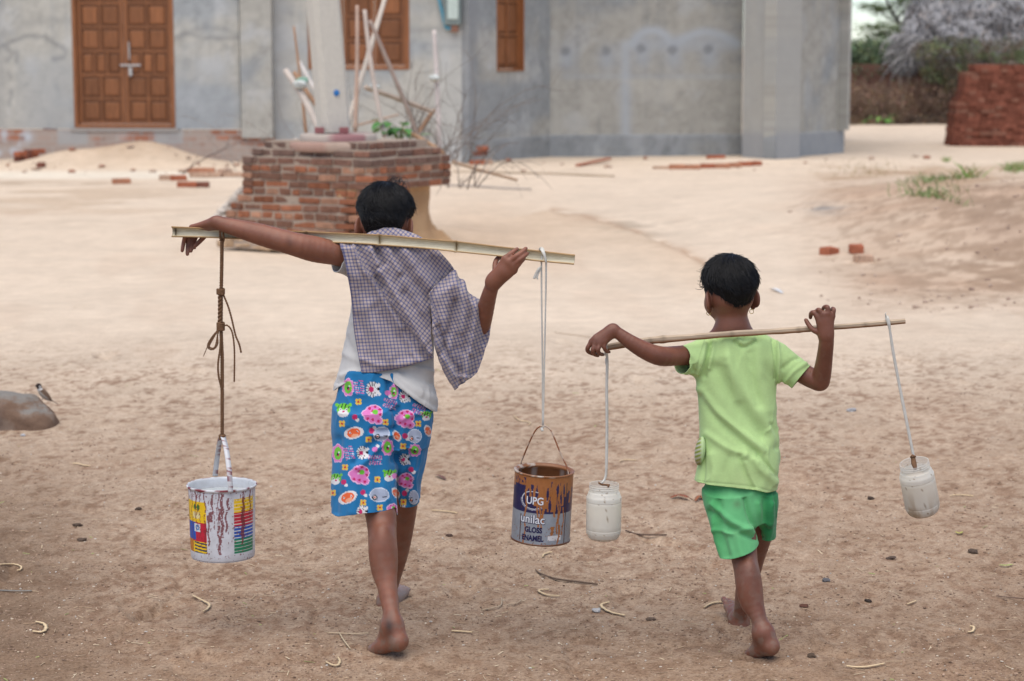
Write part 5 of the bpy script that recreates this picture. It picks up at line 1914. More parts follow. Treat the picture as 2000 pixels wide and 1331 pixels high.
def build_ground():
    ys = [-30, -10, 0, 2, 3, 4, 4.6, 5.0]
    y = 5.2
    while y < 13: ys.append(y); y *= 1.0026
    while y < 46: ys.append(y); y *= 1.0065
    while y < 900: ys.append(y); y *= 1.09
    ys = np.array(ys)
    a = np.concatenate([-np.geomspace(3.5, .29, 14), np.linspace(-.28, .28, 430), np.geomspace(.29, 3.5, 14)])
    sc = np.maximum(np.abs(ys), 5.2)
    X = a[None, :] * sc[:, None]; Yv = ys[:, None] + 0 * X
    Z = gz(X, Yv)
    V = np.stack([X, Yv, Z], -1).reshape(-1, 3)
    nr, nc = len(ys), len(a)
    i = np.arange(nr * nc).reshape(nr, nc)
    q = np.stack([i[:-1, :-1], i[:-1, 1:], i[1:, 1:], i[1:, :-1]], -1).reshape(-1, 4)
    fx, fy = V[:, 0].copy(), V[:, 1].copy()
    vis = (fy > 5)
    u, w = np.full(len(V), 5000.0), np.full(len(V), 1400.0)
    uu, ww = proj(V[vis]); u[vis] = uu; w[vis] = ww
    # fine relief near the viewer
    n3 = fbm(fx * 28, fy * 28, None, 3, 75); n4 = fbm(fx * 9, fy * 9, None, 4, 76)
    V[:, 2] += .0025 * (n3 - .5) * sst(16, 7, fy)
    crumb = sst(.52, .72, n4) * sst(900, 760, -w + 1500)
    led = polydist(u, w, LEDGE)
    below = inpoly(u, w, LEDGE + [(1200, 640), (900, 600), (880, 440)])
    V[:, 2] += .035 * np.where(below, np.exp(-(led / 60) ** 2) * sst(0, 3, led), 0) * (fy < 22)
    V[:, 2] -= .020 * np.exp(-(led / 4) ** 2) * (fy < 22)
    # painted soil
    pale = np.array((.655, .545, .447)); brown = np.array((.325, .218, .150)); pink = np.array((.46, .32, .235)); white = np.array((.72, .66, .58)); dark = np.array((.165, .105, .073))
    t = np.interp(w, [0, 300, 620, 700, 800, 900, 1050, 1331, 1500], [.25, .05, .0, .18, .52, .70, .82, .96, 1])  # nearer ground browner: soil tone with vignette darkening mixed in
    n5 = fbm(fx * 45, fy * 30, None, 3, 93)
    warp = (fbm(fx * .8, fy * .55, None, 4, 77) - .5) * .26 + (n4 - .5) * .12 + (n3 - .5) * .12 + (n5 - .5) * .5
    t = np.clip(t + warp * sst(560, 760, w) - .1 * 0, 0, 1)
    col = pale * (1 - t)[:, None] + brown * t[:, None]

    def blend(k, c):
        nonlocal col
        k = np.clip(k, 0, 1)[:, None]
        col = col * (1 - k) + np.asarray(c) * k
    # loose crumbly soil
    blend(sst(.42, .62, n4) * sst(.50, .66, n5) * sst(640, 760, w) * .75, dark * 1.5)
    blend(sst(.50, .66, fbm(fx * 3.2, fy * 4, None, 4, 78)) * sst(.48, .64, n5) * sst(660, 760, w) * .6, dark * 1.7)
    # redder, rougher slope on the right
    k = sst(1490, 1700, u + (w - 420) * -.25) * sst(325, 375, w) * sst(640, 540, w)
    blend(k * (.22 + .9 * fbm(fx * 1.5, fy * 1.5, None, 4, 79)), pink)
    blend(k * sst(1620, 1960, u) * sst(.42, .6, fbm(fx * 5, fy * 5, None, 5, 80)) * .8, np.array((.29, .20, .14)))
    blend(k * sst(.52, .64, fbm(fx * 12, fy * 12, None, 3, 94)) * .5, np.array((.30, .21, .15)))
    # bank further off
    k = sst(1560, 1640, u) * sst(318, 330, w) * sst(395, 350, w)
    blend(k * sst(.35, .65, fbm(fx * 1.2, fy * .6, None, 4, 81)) * .8, np.array((.40, .28, .19)))
    # reddish earth before the brick base and along the worn edge
    k = np.exp(-((u - 940) / 150) ** 2 - ((w - 470) / 70) ** 2)
    blend(k * .55, np.array((.56, .40, .28)))
    blend(np.where(below, np.exp(-(led / 70) ** 2) * .35, 0), np.array((.52, .37, .25)))
    blend(np.exp(-(led / 9) ** 2) * .95 * (fy < 22) * sst(.3, .6, fbm(fx * 3, fy * 3, None, 3, 91)), np.array((.40, .27, .19)))
    k = np.exp(-((u - 1260) / 90) ** 2 - ((w - 445) / 22) ** 2)
    blend(k * sst(.4, .6, fbm(fx * 4, fy * 4, None, 4, 82)) * .7, np.array((.36, .30, .24)))
    # whitish trodden path in front of the door
    k = sst(332, 338, w) * sst(353, 346, w) * sst(560, 400, u)
    blend(k * .8, white)
    k = sst(352, 356, w) * sst(366, 358, w) * sst(420, 100, u)
    blend(k * sst(.35, .6, fbm(fx * 3, fy * 6, None, 3, 83)) * .6, np.array((.36, .27, .2)))
    k = sst(360, 372, w) * sst(455, 400, w) * sst(560, 200, u)
    blend(k * sst(.42, .66, fbm(fx * 1.3, fy * 2.2, None, 4, 84)) * .5, np.array((.46, .34, .245)))
    # corner vignette painted into the soil colour, darker along the near edge too
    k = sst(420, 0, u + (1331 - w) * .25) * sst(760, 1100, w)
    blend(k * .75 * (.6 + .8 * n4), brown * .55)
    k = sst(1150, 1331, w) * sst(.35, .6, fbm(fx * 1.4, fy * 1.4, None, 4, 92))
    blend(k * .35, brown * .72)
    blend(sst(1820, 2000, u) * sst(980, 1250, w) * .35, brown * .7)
    g0 = MOUNDS[0]
    k = np.exp(-((fx - g0[0]) / 1.25) ** 2 - ((fy - g0[1]) / .8) ** 2)
    blend(k * (.45 + .6 * n4), np.array((.47, .345, .25)))
    # ash smear
    k = np.exp(-((u - 1612) / 38) ** 2 - ((w - 408) / 10) ** 2)
    blend(k * sst(.3, .6, fbm(fx * 4, fy * 4, None, 3, 85)), np.array((.24, .23, .23)))
    k = np.exp(-((u - 1960) / 90) ** 2 - ((w - 440) / 60) ** 2)
    blend(k * .35, np.array((.33, .24, .19)))
    # general mottling
    f = fbm(fx * 2.2, fy * 2.2, None, 5, 86)
    col *= (0.90 + .20 * f)[:, None]
    # shallow trodden streaks
    st = fbm(fx * 2.0 + fy * .25, fy * .6, None, 4, 87)
    blend(sst(.60, .74, st) * sst(360, 420, w) * .14, pink * 1.1)
    col = col * np.array((1.0, .998, .945))
    n = N('dry_sandy_soil')
    at = n.new('ShaderNodeAttribute', attribute_name='Col')
    v = n.coord('Object')
    geo = n.new('ShaderNodeNewGeometry')
    f1 = n.noise(v, 55, 6, .70); f2 = n.noise(v, 120, 5, .72); f3 = n.noise(v, 7, 5, .6)
    k1 = n.ramp(f1, [(0.32, (.56, .52, .49)), (.41, (.90, .88, .87)), (.50, (1.0, 1.0, 1.0)), (.72, (1.17, 1.17, 1.16))])
    k2 = n.ramp(f2, [(0.34, (.52, .48, .45)), (.44, (.90, .88, .87)), (.52, (1.0, 1.0, 1.0)), (.68, (1.24, 1.23, 1.22))])
    # far ground reads smoother: the grain fades as it leaves the near field
    sep = n.new('ShaderNodeSeparateXYZ'); n.link(v, sep.inputs[0])
    mr = n.new('ShaderNodeMapRange'); n.link(sep.outputs[1], mr.inputs[0])
    mr.inputs[1].default_value = 7.0; mr.inputs[2].default_value = 13.0; mr.inputs[3].default_value = 1.0; mr.inputs[4].default_value = .30
    c = n.mix(at.outputs['Color'], k1, mr.outputs[0], 'MULTIPLY')
    c = n.mix(c, k2, mr.outputs[0], 'MULTIPLY')
    k3 = n.ramp(f3, [(0.3, (.9, .89, .88)), (.7, (1.06, 1.06, 1.06))])
    c = n.mix(c, k3, 1.0, 'MULTIPLY')
    vor = n.new('ShaderNodeTexVoronoi', Scale=190.0); n.link(v, vor.inputs['Vector'])
    speck = n.ramp(vor.outputs['Distance'], [(.10, (.55, .50, .46)), (.22, (1, 1, 1))])
    wn = n.new('ShaderNodeTexWhiteNoise'); n.link(vor.outputs['Position'], wn.inputs['Vector'])
    pick = n.math('MULTIPLY', n.math('GREATER_THAN', wn.outputs['Value'], .80), mr.outputs[0])
    c = n.mix(c, n.mix(c, speck, 1.0, 'MULTIPLY'), pick)
    nor = n.bump(f1, .6, .009)
    nor = n.bump(f2, .7, .006, nor)
    mat = n.done(c, nor, .95, .08)
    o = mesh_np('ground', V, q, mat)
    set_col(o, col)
    tag(o, kind='structure')
    return o


build_ground()


def ico():
    t = (1 + 5 ** .5) / 2
    v = np.array([(-1, t, 0), (1, t, 0), (-1, -t, 0), (1, -t, 0), (0, -1, t), (0, 1, t), (0, -1, -t), (0, 1, -t), (t, 0, -1), (t, 0, 1), (-t, 0, -1), (-t, 0, 1)], float)
    v /= np.linalg.norm(v[0])
    f = np.array([(0, 11, 5), (0, 5, 1), (0, 1, 7), (0, 7, 10), (0, 10, 11), (1, 5, 9), (5, 11, 4), (11, 10, 2), (10, 7, 6), (7, 1, 8), (3, 9, 4), (3, 4, 2), (3, 2, 6), (3, 6, 8), (3, 8, 9), (4, 9, 5), (2, 4, 11), (6, 2, 10), (8, 6, 7), (9, 8, 1)])
    return v, f


ICO = ico()


def scatter(name, xs, ys, sizes, cols, mat, seed, flat=.6, sink=.25, elong=1.0):
    rg = np.random.default_rng(seed)
    v, f = ICO
    n = len(xs)
    zs = gz(xs, ys)
    V = v[None] * (1 + rg.uniform(-.28, .28, (n, 12, 1)))
    sc = np.stack([rg.uniform(.7, 1.3, n) * elong, rg.uniform(.7, 1.3, n), rg.uniform(.4, .9, n) * flat * 1.4], 1)
    V = V * sc[:, None] * sizes[:, None, None]
    a = rg.uniform(0, 6.28, n)
    ca, sa = np.cos(a)[:, None], np.sin(a)[:, None]
    X = V[..., 0] * ca - V[..., 1] * sa; Y = V[..., 0] * sa + V[..., 1] * ca
    V = np.stack([X + xs[:, None], Y + ys[:, None], V[..., 2] + zs[:, None] + (sizes * flat * (1 - 2 * sink))[:, None]], -1).reshape(-1, 3)
    F = (f[None] + (np.arange(n) * 12)[:, None, None]).reshape(-1, 3)
    o = mesh_np(name, V, F, mat, smooth=False)
    set_col(o, np.repeat(cols, 12, 0))
    return o


STONE = vcol_mat('earth_and_stone', rough=.95, spec=.1, nscale=120, nvar=.3, bscale=260, bstr=.5, bdist=.003)


def in_view(n, v0, v1, seed, power=1.0):
    rg = np.random.default_rng(seed)
    u = rg.uniform(-60, 2060, n); v = v0 + (v1 - v0) * rg.random(n) ** power
    g = G(u, v)
    return u, v, g[0], g[1], rg


u, v, xs, ys, rg = in_view(62000, 640, 1345, 5)
keep = rg.random(len(u)) < np.clip(.16 + 1.9 * sst(.46, .7, fbm(xs * 4, ys * 4, None, 4, 76)) + .35 * sst(.55, .7, fbm(xs * 1.2, ys * 2, None, 4, 78)), 0, 1) * sst(640, 820, v)
xs, ys = xs[keep], ys[keep]
sz = .0011 + .0040 * rg.random(len(xs)) ** 6
tone = rg.random(len(xs))[:, None]
cols = np.array((.13, .085, .060)) * (1 - tone) + np.array((.46, .32, .23)) * tone
o = scatter('dirt_clods', xs, ys, sz, cols, STONE, 6)
tag(o, 'small brown soil crumbs lying over the trodden foreground', 'soil crumbs', kind='stuff')

u, v, xs, ys, rg = in_view(3500, 560, 1340, 15)
sz = .0014 + .003 * rg.random(len(xs)) ** 3
tone = rg.random(len(xs))[:, None]
cols = np.array((.50, .47, .43)) * (1 - tone) + np.array((.62, .50, .36)) * tone
o = scatter('pebbles', xs, ys, sz, cols, STONE, 16)
tag(o, 'tiny pale pebbles and chips over the foreground soil', 'pebbles', kind='stuff')

u, v, xs, ys, rg = in_view(3200, 372, 610, 25)
keep = (sst(1500, 1950, u) > rg.random(len(u)) * .9) & (fbm(xs * 1.6, ys * 1.6, None, 3, 90) > .44)
xs, ys = xs[keep], ys[keep]
sz = .004 + .018 * rg.random(len(xs)) ** 5
tone = rg.random(len(xs))[:, None]
cols = np.array((.28, .19, .145)) * (1 - tone) + np.array((.50, .39, .31)) * tone
o = scatter('rubble', xs, ys, sz, cols, STONE, 26)
tag(o, 'stony rubble spread over the reddish slope at the right', 'rubble', kind='stuff')

u, v, xs, ys, rg = in_view(900, 306, 340, 45)
keep = (u < 500) & (fbm(xs * 1.3, ys * 2, None, 3, 95) > .45) | (rg.random(len(u)) < .06)
xs, ys = xs[keep], ys[keep]
sz = .012 + .05 * rg.random(len(xs)) ** 3
tone = rg.random(len(xs))[:, None]
cols = np.array((.30, .13, .08)) * (1 - tone) + np.array((.46, .37, .29)) * tone
o = scatter('wall_rubble', xs, ys, sz, cols, STONE, 46)
tag(o, 'brick rubble and clods along the foot of the house wall', 'rubble', kind='stuff')

# chaff: thin pale bits of straw and leaf
u, v, xs, ys, rg = in_view(1300, 690, 1340, 35)
m = MB()
for a, b in zip(xs, ys):
    ln = .004 + .022 * rg.random() ** 3; an = rg.uniform(0, 6.28); z = gzs(a, b) + .002
    d = np.array((math.cos(an), math.sin(an), rg.uniform(-.1, .1))) * ln
    wv = np.array((-math.sin(an), math.cos(an), .2)) * rg.uniform(.0005, .0016)
    c = np.array((a, b, z)); k = rg.random()
    m.col(np.array((.62, .50, .34)) * (1 - k) + np.array((.34, .22, .13)) * k if rg.random() > .06 else np.array((.36, .44, .14)))
    up = np.array((0, 0, .0006))
    m.add([c - d - wv, c - d + wv, c + d + wv, c + d - wv, c - d - wv + up, c - d + wv + up, c + d + wv + up, c + d - wv + up], [(4, 7, 6, 5), (0, 1, 2, 3), (0, 4, 5, 1), (1, 5, 6, 2), (2, 6, 7, 3), (3, 7, 4, 0)])
o = m.build('straw_litter', vcol_mat('straw', nvar=.15))
tag(o, 'scattered bits of dry straw and leaf on the soil', 'straw', kind='stuff')

# ------------------------------------------------------------------ litter one could pick up
POD = vcol_mat('dry_pod', rough=.7, nvar=.2)


def strip(name, px, width, col, label, cat, group=None, lift=.006, arch=.0, thick=.0022, mat=None):
    pts = [GG(a, b) for a, b in px]
    p = smooth_path(pts, 7)
    n = len(p)
    m = MB().col(col)
    V = []
    for i in range(n):
        t = i / (n - 1)
        d = p[min(i + 1, n - 1)] - p[max(i - 1, 0)]; d /= np.linalg.norm(d)
        s = np.cross(d, (0, 0, 1)); s /= np.linalg.norm(s)
        wd = width * (.35 + .65 * math.sin(math.pi * min(max(t, .04), .96)) ** .5) * (1 + .25 * math.sin(t * 40)) / 2
        c = p[i] + np.array((0, 0, lift + arch * math.sin(math.pi * t)))
        V += [c - s * wd, c + np.array((0, 0, thick)), c + s * wd, c - np.array((0, 0, thick))]
    F = []
    for i in range(n - 1):
        for k in range(4):
            F.append((4 * i + k, 4 * i + 4 + k, 4 * i + 4 + (k + 1) % 4, 4 * i + (k + 1) % 4))
    F += [(0, 1, 2, 3), (4 * n - 1, 4 * n - 2, 4 * n - 3, 4 * n - 4)]
    m.add(V, F)
    o = m.build(name, mat or POD, None, True)
    tag(o, label, cat, group)
    return o


tan = lin(226, 200, 160) * .85
PG = 'curled dry seed pods on the soil'
for px, wd, lab in (
    ([(376, 1168), (395, 1176), (409, 1184), (406, 1192), (397, 1198)], .010, 'curled tan seed pod below the white paint can'),
    ([(64, 1237), (82, 1238), (90, 1231), (86, 1222), (70, 1218)], .012, 'hooked tan seed pod near the lower left corner of the ground'),
    ([(0, 1106), (25, 1108), (41, 1110), (40, 1116), (33, 1118)], .008, 'straight pale pod with a bent tip at the left edge of the ground'),
    ([(1060, 1091), (1062, 1086), (1070, 1083), (1078, 1082)], .010, 'small curled pod just under the brown can'),
    ([(1093, 1168), (1070, 1166), (1055, 1160), (1054, 1156), (1072, 1155)], .010, 'flat hooked pod between the brown can and the fallen twig'),
    ([(1221, 1206), (1195, 1200), (1178, 1191), (1175, 1184), (1190, 1180)], .012, 'large hook shaped cream pod under the upright jar'),
    ([(1375, 1190), (1390, 1182), (1410, 1179), (1420, 1181), (1418, 1192)], .011, 'wavy cream pod by the lifted foot of the smaller child'),
    ([(1653, 1305), (1672, 1307), (1695, 1306), (1728, 1300)], .010, 'long straight tan pod at the bottom right of the ground'),
    ([(1890, 1238), (1899, 1236), (1902, 1232), (1894, 1230)], .010, 'small bent pod on the darker soil at far right'),
    ([(1003, 814), (1015, 824), (1028, 826), (1036, 829), (1033, 833)], .008, 'wavy pale pod left of the handle of the brown can'),
    ([(1210, 904), (1220, 901), (1242, 902)], .009, 'short pale pod beside the upright jar cord'),
    ([(843, 1000), (860, 1001), (880, 1003), (893, 1006)], .007, 'thin pale pod right of the blue shorts hem'),
    ([(637, 1297), (650, 1303), (660, 1303), (664, 1295), (660, 1288)], .010, 'broken tan pod at the bottom left of the walking child'),
    ([(882, 1236), (900, 1237), (922, 1239)], .010, 'stubby dry pod right of the larger child foot'),
    ([(1856, 972), (1862, 970), (1880, 970), (1902, 972)], .007, 'pale pod just right of the tilted jar'),
    ([(1772, 1184), (1790, 1177)], .008, 'short pale pod in front of the smaller child to the right'),
    ([(142, 908), (155, 909), (165, 912), (176, 913)], .008, 'tan pod on the soil below the boulder'),
): strip('seed_pod', px, wd, tan * RNG.uniform(.85, 1.05), lab, 'seed pod', PG)
TW = vcol_mat('twig_bark', rough=.9, nvar=.3)
for px, wd, c, lab in (
    ([(1046, 1117), (1056, 1126), (1085, 1134), (1120, 1139), (1167, 1145)], .0085, (.13, .09, .065), 'dark curved twig lying below the brown can'),
    ([(940, 1196), (960, 1192), (978, 1186), (980, 1172)], .005, (.46, .36, .25), 'thin forked straw on bare soil below the brown can'),
    ([(990, 1186), (1008, 1182), (1020, 1175)], .005, (.44, .34, .24), 'short thin straw beside the forked straw'),
    ([(640, 1240), (690, 1242), (720, 1241)], .005, (.55, .43, .29), 'pale straw left of the near foot of the larger child'),
    ([(662, 1239), (672, 1255), (684, 1271)], .006, (.52, .41, .27), 'slanting pale straw crossing another beside the near foot'),
    ([(0, 1157), (30, 1158), (62, 1158)], .006, (.24, .23, .21), 'grey stick at the left edge of the soil'),
    ([(1083, 651), (1110, 655), (1135, 658), (1160, 662)], .006, (.46, .35, .25), 'brown twig on the sand left of the smaller child hand'),
    ([(1222, 1040), (1250, 1049), (1302, 1058)], .008, (.12, .08, .06), 'dark twig half buried right of the upright jar'),
    ([(1945, 1168), (1975, 1171), (2002, 1173)], .005, (.18, .12, .09), 'thin dark twig at the right edge of the soil'),
    ([(870, 364), (930, 366), (985, 370), (1037, 372)], .05, (.34, .29, .25), 'grey branch lying on the sand right of the brick base'),
    ([(885, 337), (960, 338), (1080, 341), (1200, 346)], .05, (.40, .31, .22), 'long thin pole lying flat on the sand before the grey wall'),
): strip('twig', px, wd, np.array(c), lab, 'twig', 'twigs and straws on the ground', thick=wd * .35, mat=TW)
strip('dead_leaf', [(1310, 975), (1325, 972), (1342, 976), (1354, 979)], .022, np.array((.25, .075, .035)), 'reddish brown dead leaf left of the green shorts', 'leaf', 'fallen leaves', arch=.006, thick=.001)
strip('dead_leaf', [(1358, 980), (1366, 977), (1374, 980)], .016, np.array((.30, .11, .05)), 'crumpled rusty leaf fragment touching the green shorts', 'leaf', 'fallen leaves', arch=.008, thick=.001)
strip('dead_leaf', [(852, 931), (861, 935), (870, 939)], .016, np.array((.16, .075, .06)), 'small dark brown leaf to the right of the blue shorts', 'leaf', 'fallen leaves', arch=.004, thick=.001)
strip('dead_leaf', [(1952, 1107), (1964, 1109), (1978, 1106)], .010, np.array((.36, .46, .12)), 'yellow green leaf on the soil near the right edge', 'leaf', 'fallen leaves', arch=.002, thick=.001)
strip('dead_leaf', [(1866, 1042), (1874, 1046), (1880, 1042)], .010, np.array((.46, .44, .10)), 'yellowish leaf scrap below the tilted jar', 'leaf', 'fallen leaves', arch=.002, thick=.001)
strip('paper_scrap', [(1505, 566), (1515, 569), (1528, 574)], .035, np.array((.74, .75, .76)), 'white scrap of paper on the sand right of the smaller child head', 'paper', None, arch=.01, thick=.002)
for (u, v, s, c, lab) in ((152, 1028, .013, (.09, .065, .05), 'dark lump of dung left of the white can'), (160, 1057, .012, (.10, .07, .053), 'flat dark clod below the dark lump of dung'), (270, 996, .012, (.07, .05, .038), 'small dark clod close to the white can'),
                          (1700, 978, .011, (.06, .043, .034), 'round dark clod left of the tilted jar'), (1740, 1093, .013, (.09, .065, .052), 'long dark clod on the soil below the tilted jar'), (1613, 1136, .011, (.13, .125, .13), 'blue grey pebble right of the walking smaller child'),
                          (1571, 1186, .011, (.12, .058, .042), 'brown clod beside the far foot of the smaller child'), (1695, 1176, .009, (.045, .035, .03), 'tiny black clod on the open soil at right'), (1900, 1080, .014, (.09, .065, .05), 'crumbled dark clod on the soil near the right edge'),
                          (878, 1048, .010, (.08, .05, .04), 'reddish dark clod left of the brown can'), (1165, 1195, .012, (.40, .39, .38), 'pale grey stone chip beside the hook shaped pod'), (1664, 803, .016, (.33, .33, .34), 'flat grey stone right of the smaller child'), (1585, 1284, .012, (.10, .07, .05), 'brown clod right of the near foot of the smaller child'),
                          (1480, 1205, .009, (.10, .075, .06), 'dark clod between the feet of the smaller child'), (1272, 1211, .011, (.14, .10, .075), 'dark flat clod between the jar and the smaller child'), (45, 852, .010, (.42, .42, .43), 'pale chip lying before the boulder')):
    g = GG(u, v)
    k = 7
    rg = np.random.default_rng(int(u))
    bm = bmesh.new(); bmesh.ops.create_icosphere(bm, subdivisions=2, radius=s)
    el = 1.5 if 'long' in lab or 'flat' in lab or 'dung' in lab else 1.15
    for q in bm.verts:
        p = np.array(q.co); p *= 1 + 1.5 * (fbm(np.array([p[0] / s * 1.3 + u]), np.array([p[1] / s * 1.3]), np.array([p[2] / s * 1.3]), 3, 3)[0] - .5)
        q.co = (p[0] * el, p[1], p[2] * .62)
    me = bpy.data.meshes.new('clod'); bm.to_mesh(me); bm.free()
    me.materials.append(STONE)
    o = bpy.data.objects.new('stone' if 'stone' in lab or 'chip' in lab or 'pebble' in lab else 'clod', me); C.objects.link(o)
    o.location = (g[0], g[1], g[2] + s * .3); o.rotation_euler = (0, 0, rg.uniform(-.5, .5))
    set_col(o, np.tile(np.array(c), (len(me.vertices), 1)))
    tag(o, lab, 'stone' if o.name.startswith('stone') else 'clod', 'clods and stones on the foreground soil')

# ------------------------------------------------------------------ boulder and sparrow
yb = GG(60, 842)[1] + .12
Fd = Field((P(-140, 840, yb)[0], yb - .3, -.08), (P(150, 840, yb)[0], yb + .5, .30), .005)
Fd.ell(P(-40, 815, yb + .06), (.29, .17, .130), np.array(Matrix.Rotation(math.radians(3), 3, 'Y')), .02)
Fd.ell(P(38, 818, yb + .03), (.165, .15, .112), np.array(Matrix.Rotation(math.radians(24), 3, 'Y')), .05)
Fd.ell(P(80, 835, yb + .01), (.085, .12, .085), None, .05)
Fd.ell(P(20, 850, yb + .03), (.20, .17, .07), None, .05)
v, f = surface_nets(Fd.F, Fd.lo, Fd.h)
o = mesh_np('boulder', v, f, STONE)
nn = normals_of(o)
d = (fbm(v[:, 0] * 9, v[:, 1] * 9, v[:, 2] * 9, 4, 3) - .5) * .035 - np.abs(fbm(v[:, 0] * 6, v[:, 1] * 6, v[:, 2] * 6, 3, 8) - .5) * .04
set_verts(o, v + nn * d[:, None])
nn = normals_of(o); v = verts_of(o)
f2 = fbm(v[:, 0] * 14, v[:, 1] * 14, v[:, 2] * 14, 5, 9)
grey, rust, dk = np.array((.20, .185, .165)), np.array((.17, .108, .075)), np.array((.15, .105, .085))
t = sst(.72, .97, nn[:, 2])[:, None]
col = (rust * (1 - sst(.42, .62, f2))[:, None] + np.array((.20, .145, .11)) * sst(.42, .62, f2)[:, None]) * (1 - t) + grey * t
u, w_ = proj(v)
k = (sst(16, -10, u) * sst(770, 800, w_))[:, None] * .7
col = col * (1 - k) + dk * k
set_col(o, col * (.85 + .3 * f2)[:, None])
tag(o, 'rounded brown boulder with a flat grey top at the left edge', 'boulder')

uq, vq = proj(verts_of(o))
near_ = np.where((uq > 80) & (uq < 88))[0]
top_ = near_[np.argmin(vq[near_])]
ys_ = float(verts_of(o)[top_, 1]); DV = float(vq[top_]) - 788.0
P0 = P
P = lambda u, v, Y: P0(u, v + DV, Y)
Fd = Field(P(55, 805, ys_) - np.array((.0, .06, .01)), P(125, 745, ys_) + np.array((.0, .06, .01)), .0011)
Fd.chain([P(78, 768, ys_), P(84, 775, ys_), P(92, 783, ys_), P(99, 789, ys_)], [.012, .0165, .014, .006], .012)
Fd.ell(P(75.5, 761, ys_ - .002), (.0125, .0115, .0115), None, .008)
Fd.cone(P(71, 761.5, ys_ - .004), P(68, 762.5, ys_ - .004), .0035, .0012, .002)
Fd.cone(P(97, 787, ys_), P(112.5, 796.5, ys_ + .004), .005, .0032, .004, flat=((.5, 0, .85), 2.2))
for sy in (-1, 1):
    Fd.cone(P(82, 772, ys_ + sy * .012), P(102, 790.5, ys_ + sy * .007), .0085, .003, .003, flat=((0, 1, 0), 2.2))
    Fd.cone(P(84, 779, ys_ + sy * .007), P(83, 788, ys_ + sy * .008), .0024, .0016, .003)
    for q in ((-3.5, 1), (-2, 2.2)):
        Fd.cone(P(83, 788, ys_ + sy * .008), P(83 + q[0], 788 + q[1], ys_ + sy * .010), .0013, .001, .001)
v, f = surface_nets(Fd.F, Fd.lo, Fd.h)
o = mesh_np('sparrow', v, f, vcol_mat('feathers', rough=.8, nscale=400, nvar=.25, bscale=900, bstr=.3))
u, w_ = proj(v); w_ = w_ - DV
col = np.tile(np.array((.19, .12, .075)), (len(v), 1))
stp = np.sin((u - w_) * 1.3 + w_ * .5) > .2
col[stp & (u > 79)] = (.075, .048, .034)
col[(w_ > 777 + (u - 84) * 0.95) & (u < 100)] = (.36, .31, .26)
col[(u > 100)] = (.13, .095, .07)
hd = ((u - 75.5) ** 2 + (w_ - 761) ** 2 < 50)
col[hd] = (.035, .022, .018)
col[((u - 78.2) / 2.4) ** 2 + ((w_ - 763.5) / 2.6) ** 2 < 1] = (.60, .58, .55)
col[((u - 78.4) / 1.0) ** 2 + ((w_ - 763.5) / 1.2) ** 2 < 1] = (.03, .02, .02)
col[(np.abs(w_ - 768.5 + (u - 78) * .3) < 1.8) & (u < 83) & (u > 73)] = (.52, .50, .47)
col[(u < 71.3)] = (.02, .018, .018)
set_col(o, col)
P = P0
tag(o, 'small brown sparrow with a dark head perched on the boulder', 'sparrow')
# ================================================================== house
def gp(u, v):
    g = G(u, v); return g[0], g[1]


PLASTER = vcol_mat('cement_plaster', rough=.93, spec=.1, nscale=6, nvar=.07, bscale=60, bstr=.25, bdist=.004)
house = empty('house', (gp(800, 318)[0], gp(800, 318)[1], 0))
tag(house, 'unpainted grey cement house with carved brown wooden doors and shutters', 'house')
ZT = 3.5


class Plane:
    def __init__(self, a, b):
        self.a, self.b = np.array(a, float), np.array(b, float)
        self.d = (self.b - self.a); self.L = np.linalg.norm(self.d); self.d /= self.L
        self.n = np.array((self.d[1], -self.d[0]))          # towards the viewer

    def hit(self, u, v):
        r = ray(u, v)
        t = (self.a @ self.n) / (r[:2] @ self.n)
        p = r * t
        return float((p[:2] - self.a) @ self.d), float(p[2] + HC)

    def pt(self, s, z, off=0.0):
        q = self.a + self.d * s + self.n * off
        return np.array((q[0], q[1], z))

    def M(self):
        return Matrix(((self.d[0], -self.n[0], 0), (self.d[1], -self.n[1], 0), (0, 0, 1)))


def wall(pl, s0, s1, z0, z1, paint, name='wall', holes=(), res=.03, off=0.0, thick=.2, parent=None, mat=None, foot=None):
    ss = set(np.round(np.linspace(s0, s1, max(2, int((s1 - s0) / res) + 1)), 5)); zz = set(np.round(np.linspace(z0, z1, max(2, int((z1 - z0) / res) + 1)), 5))
    for h in holes:
        ss |= {round(h[0], 5), round(h[1], 5)}; zz |= {round(h[2], 5), round(h[3], 5)}
    ss = np.array(sorted(x for x in ss if s0 - 1e-6 <= x <= s1 + 1e-6)); zz = np.array(sorted(x for x in zz if z0 - 1e-6 <= x <= z1 + 1e-6))
    S, Z = np.meshgrid(ss, zz)
    q = pl.a[None, None] + pl.d * S[..., None] + pl.n * off
    V = np.concatenate([q, Z[..., None]], -1).reshape(-1, 3)
    i = np.arange(S.size).reshape(S.shape)
    F = np.stack([i[:-1, :-1], i[:-1, 1:], i[1:, 1:], i[1:, :-1]], -1)
    cs, cz = (ss[:-1] + ss[1:]) / 2, (zz[:-1] + zz[1:]) / 2
    ok = np.ones((len(cz), len(cs)), bool)
    for h in holes:
        ok &= ~(((cs > h[0]) & (cs < h[1]))[None] & ((cz > h[2]) & (cz < h[3]))[:, None])
    F = F[ok]
    o = mesh_np(name, V, F, mat or PLASTER, parent or house, smooth=False)
    vv = verts_of(o)
    u, w = proj(vv)
    col = paint(vv, u, w)
    if foot:                                # a slightly thicker, darker rendered foot
        k = vv[:, 2] < foot[0]
        col[k] = foot[2](vv[k], u[k], w[k])
        vv[:, :2] += pl.n * (foot[1] * sst(foot[0] + .01, foot[0] - .02, vv[:, 2]))[:, None]
        set_verts(o, vv)
    set_col(o, col)
    solidify(o, thick, -1)
    return o


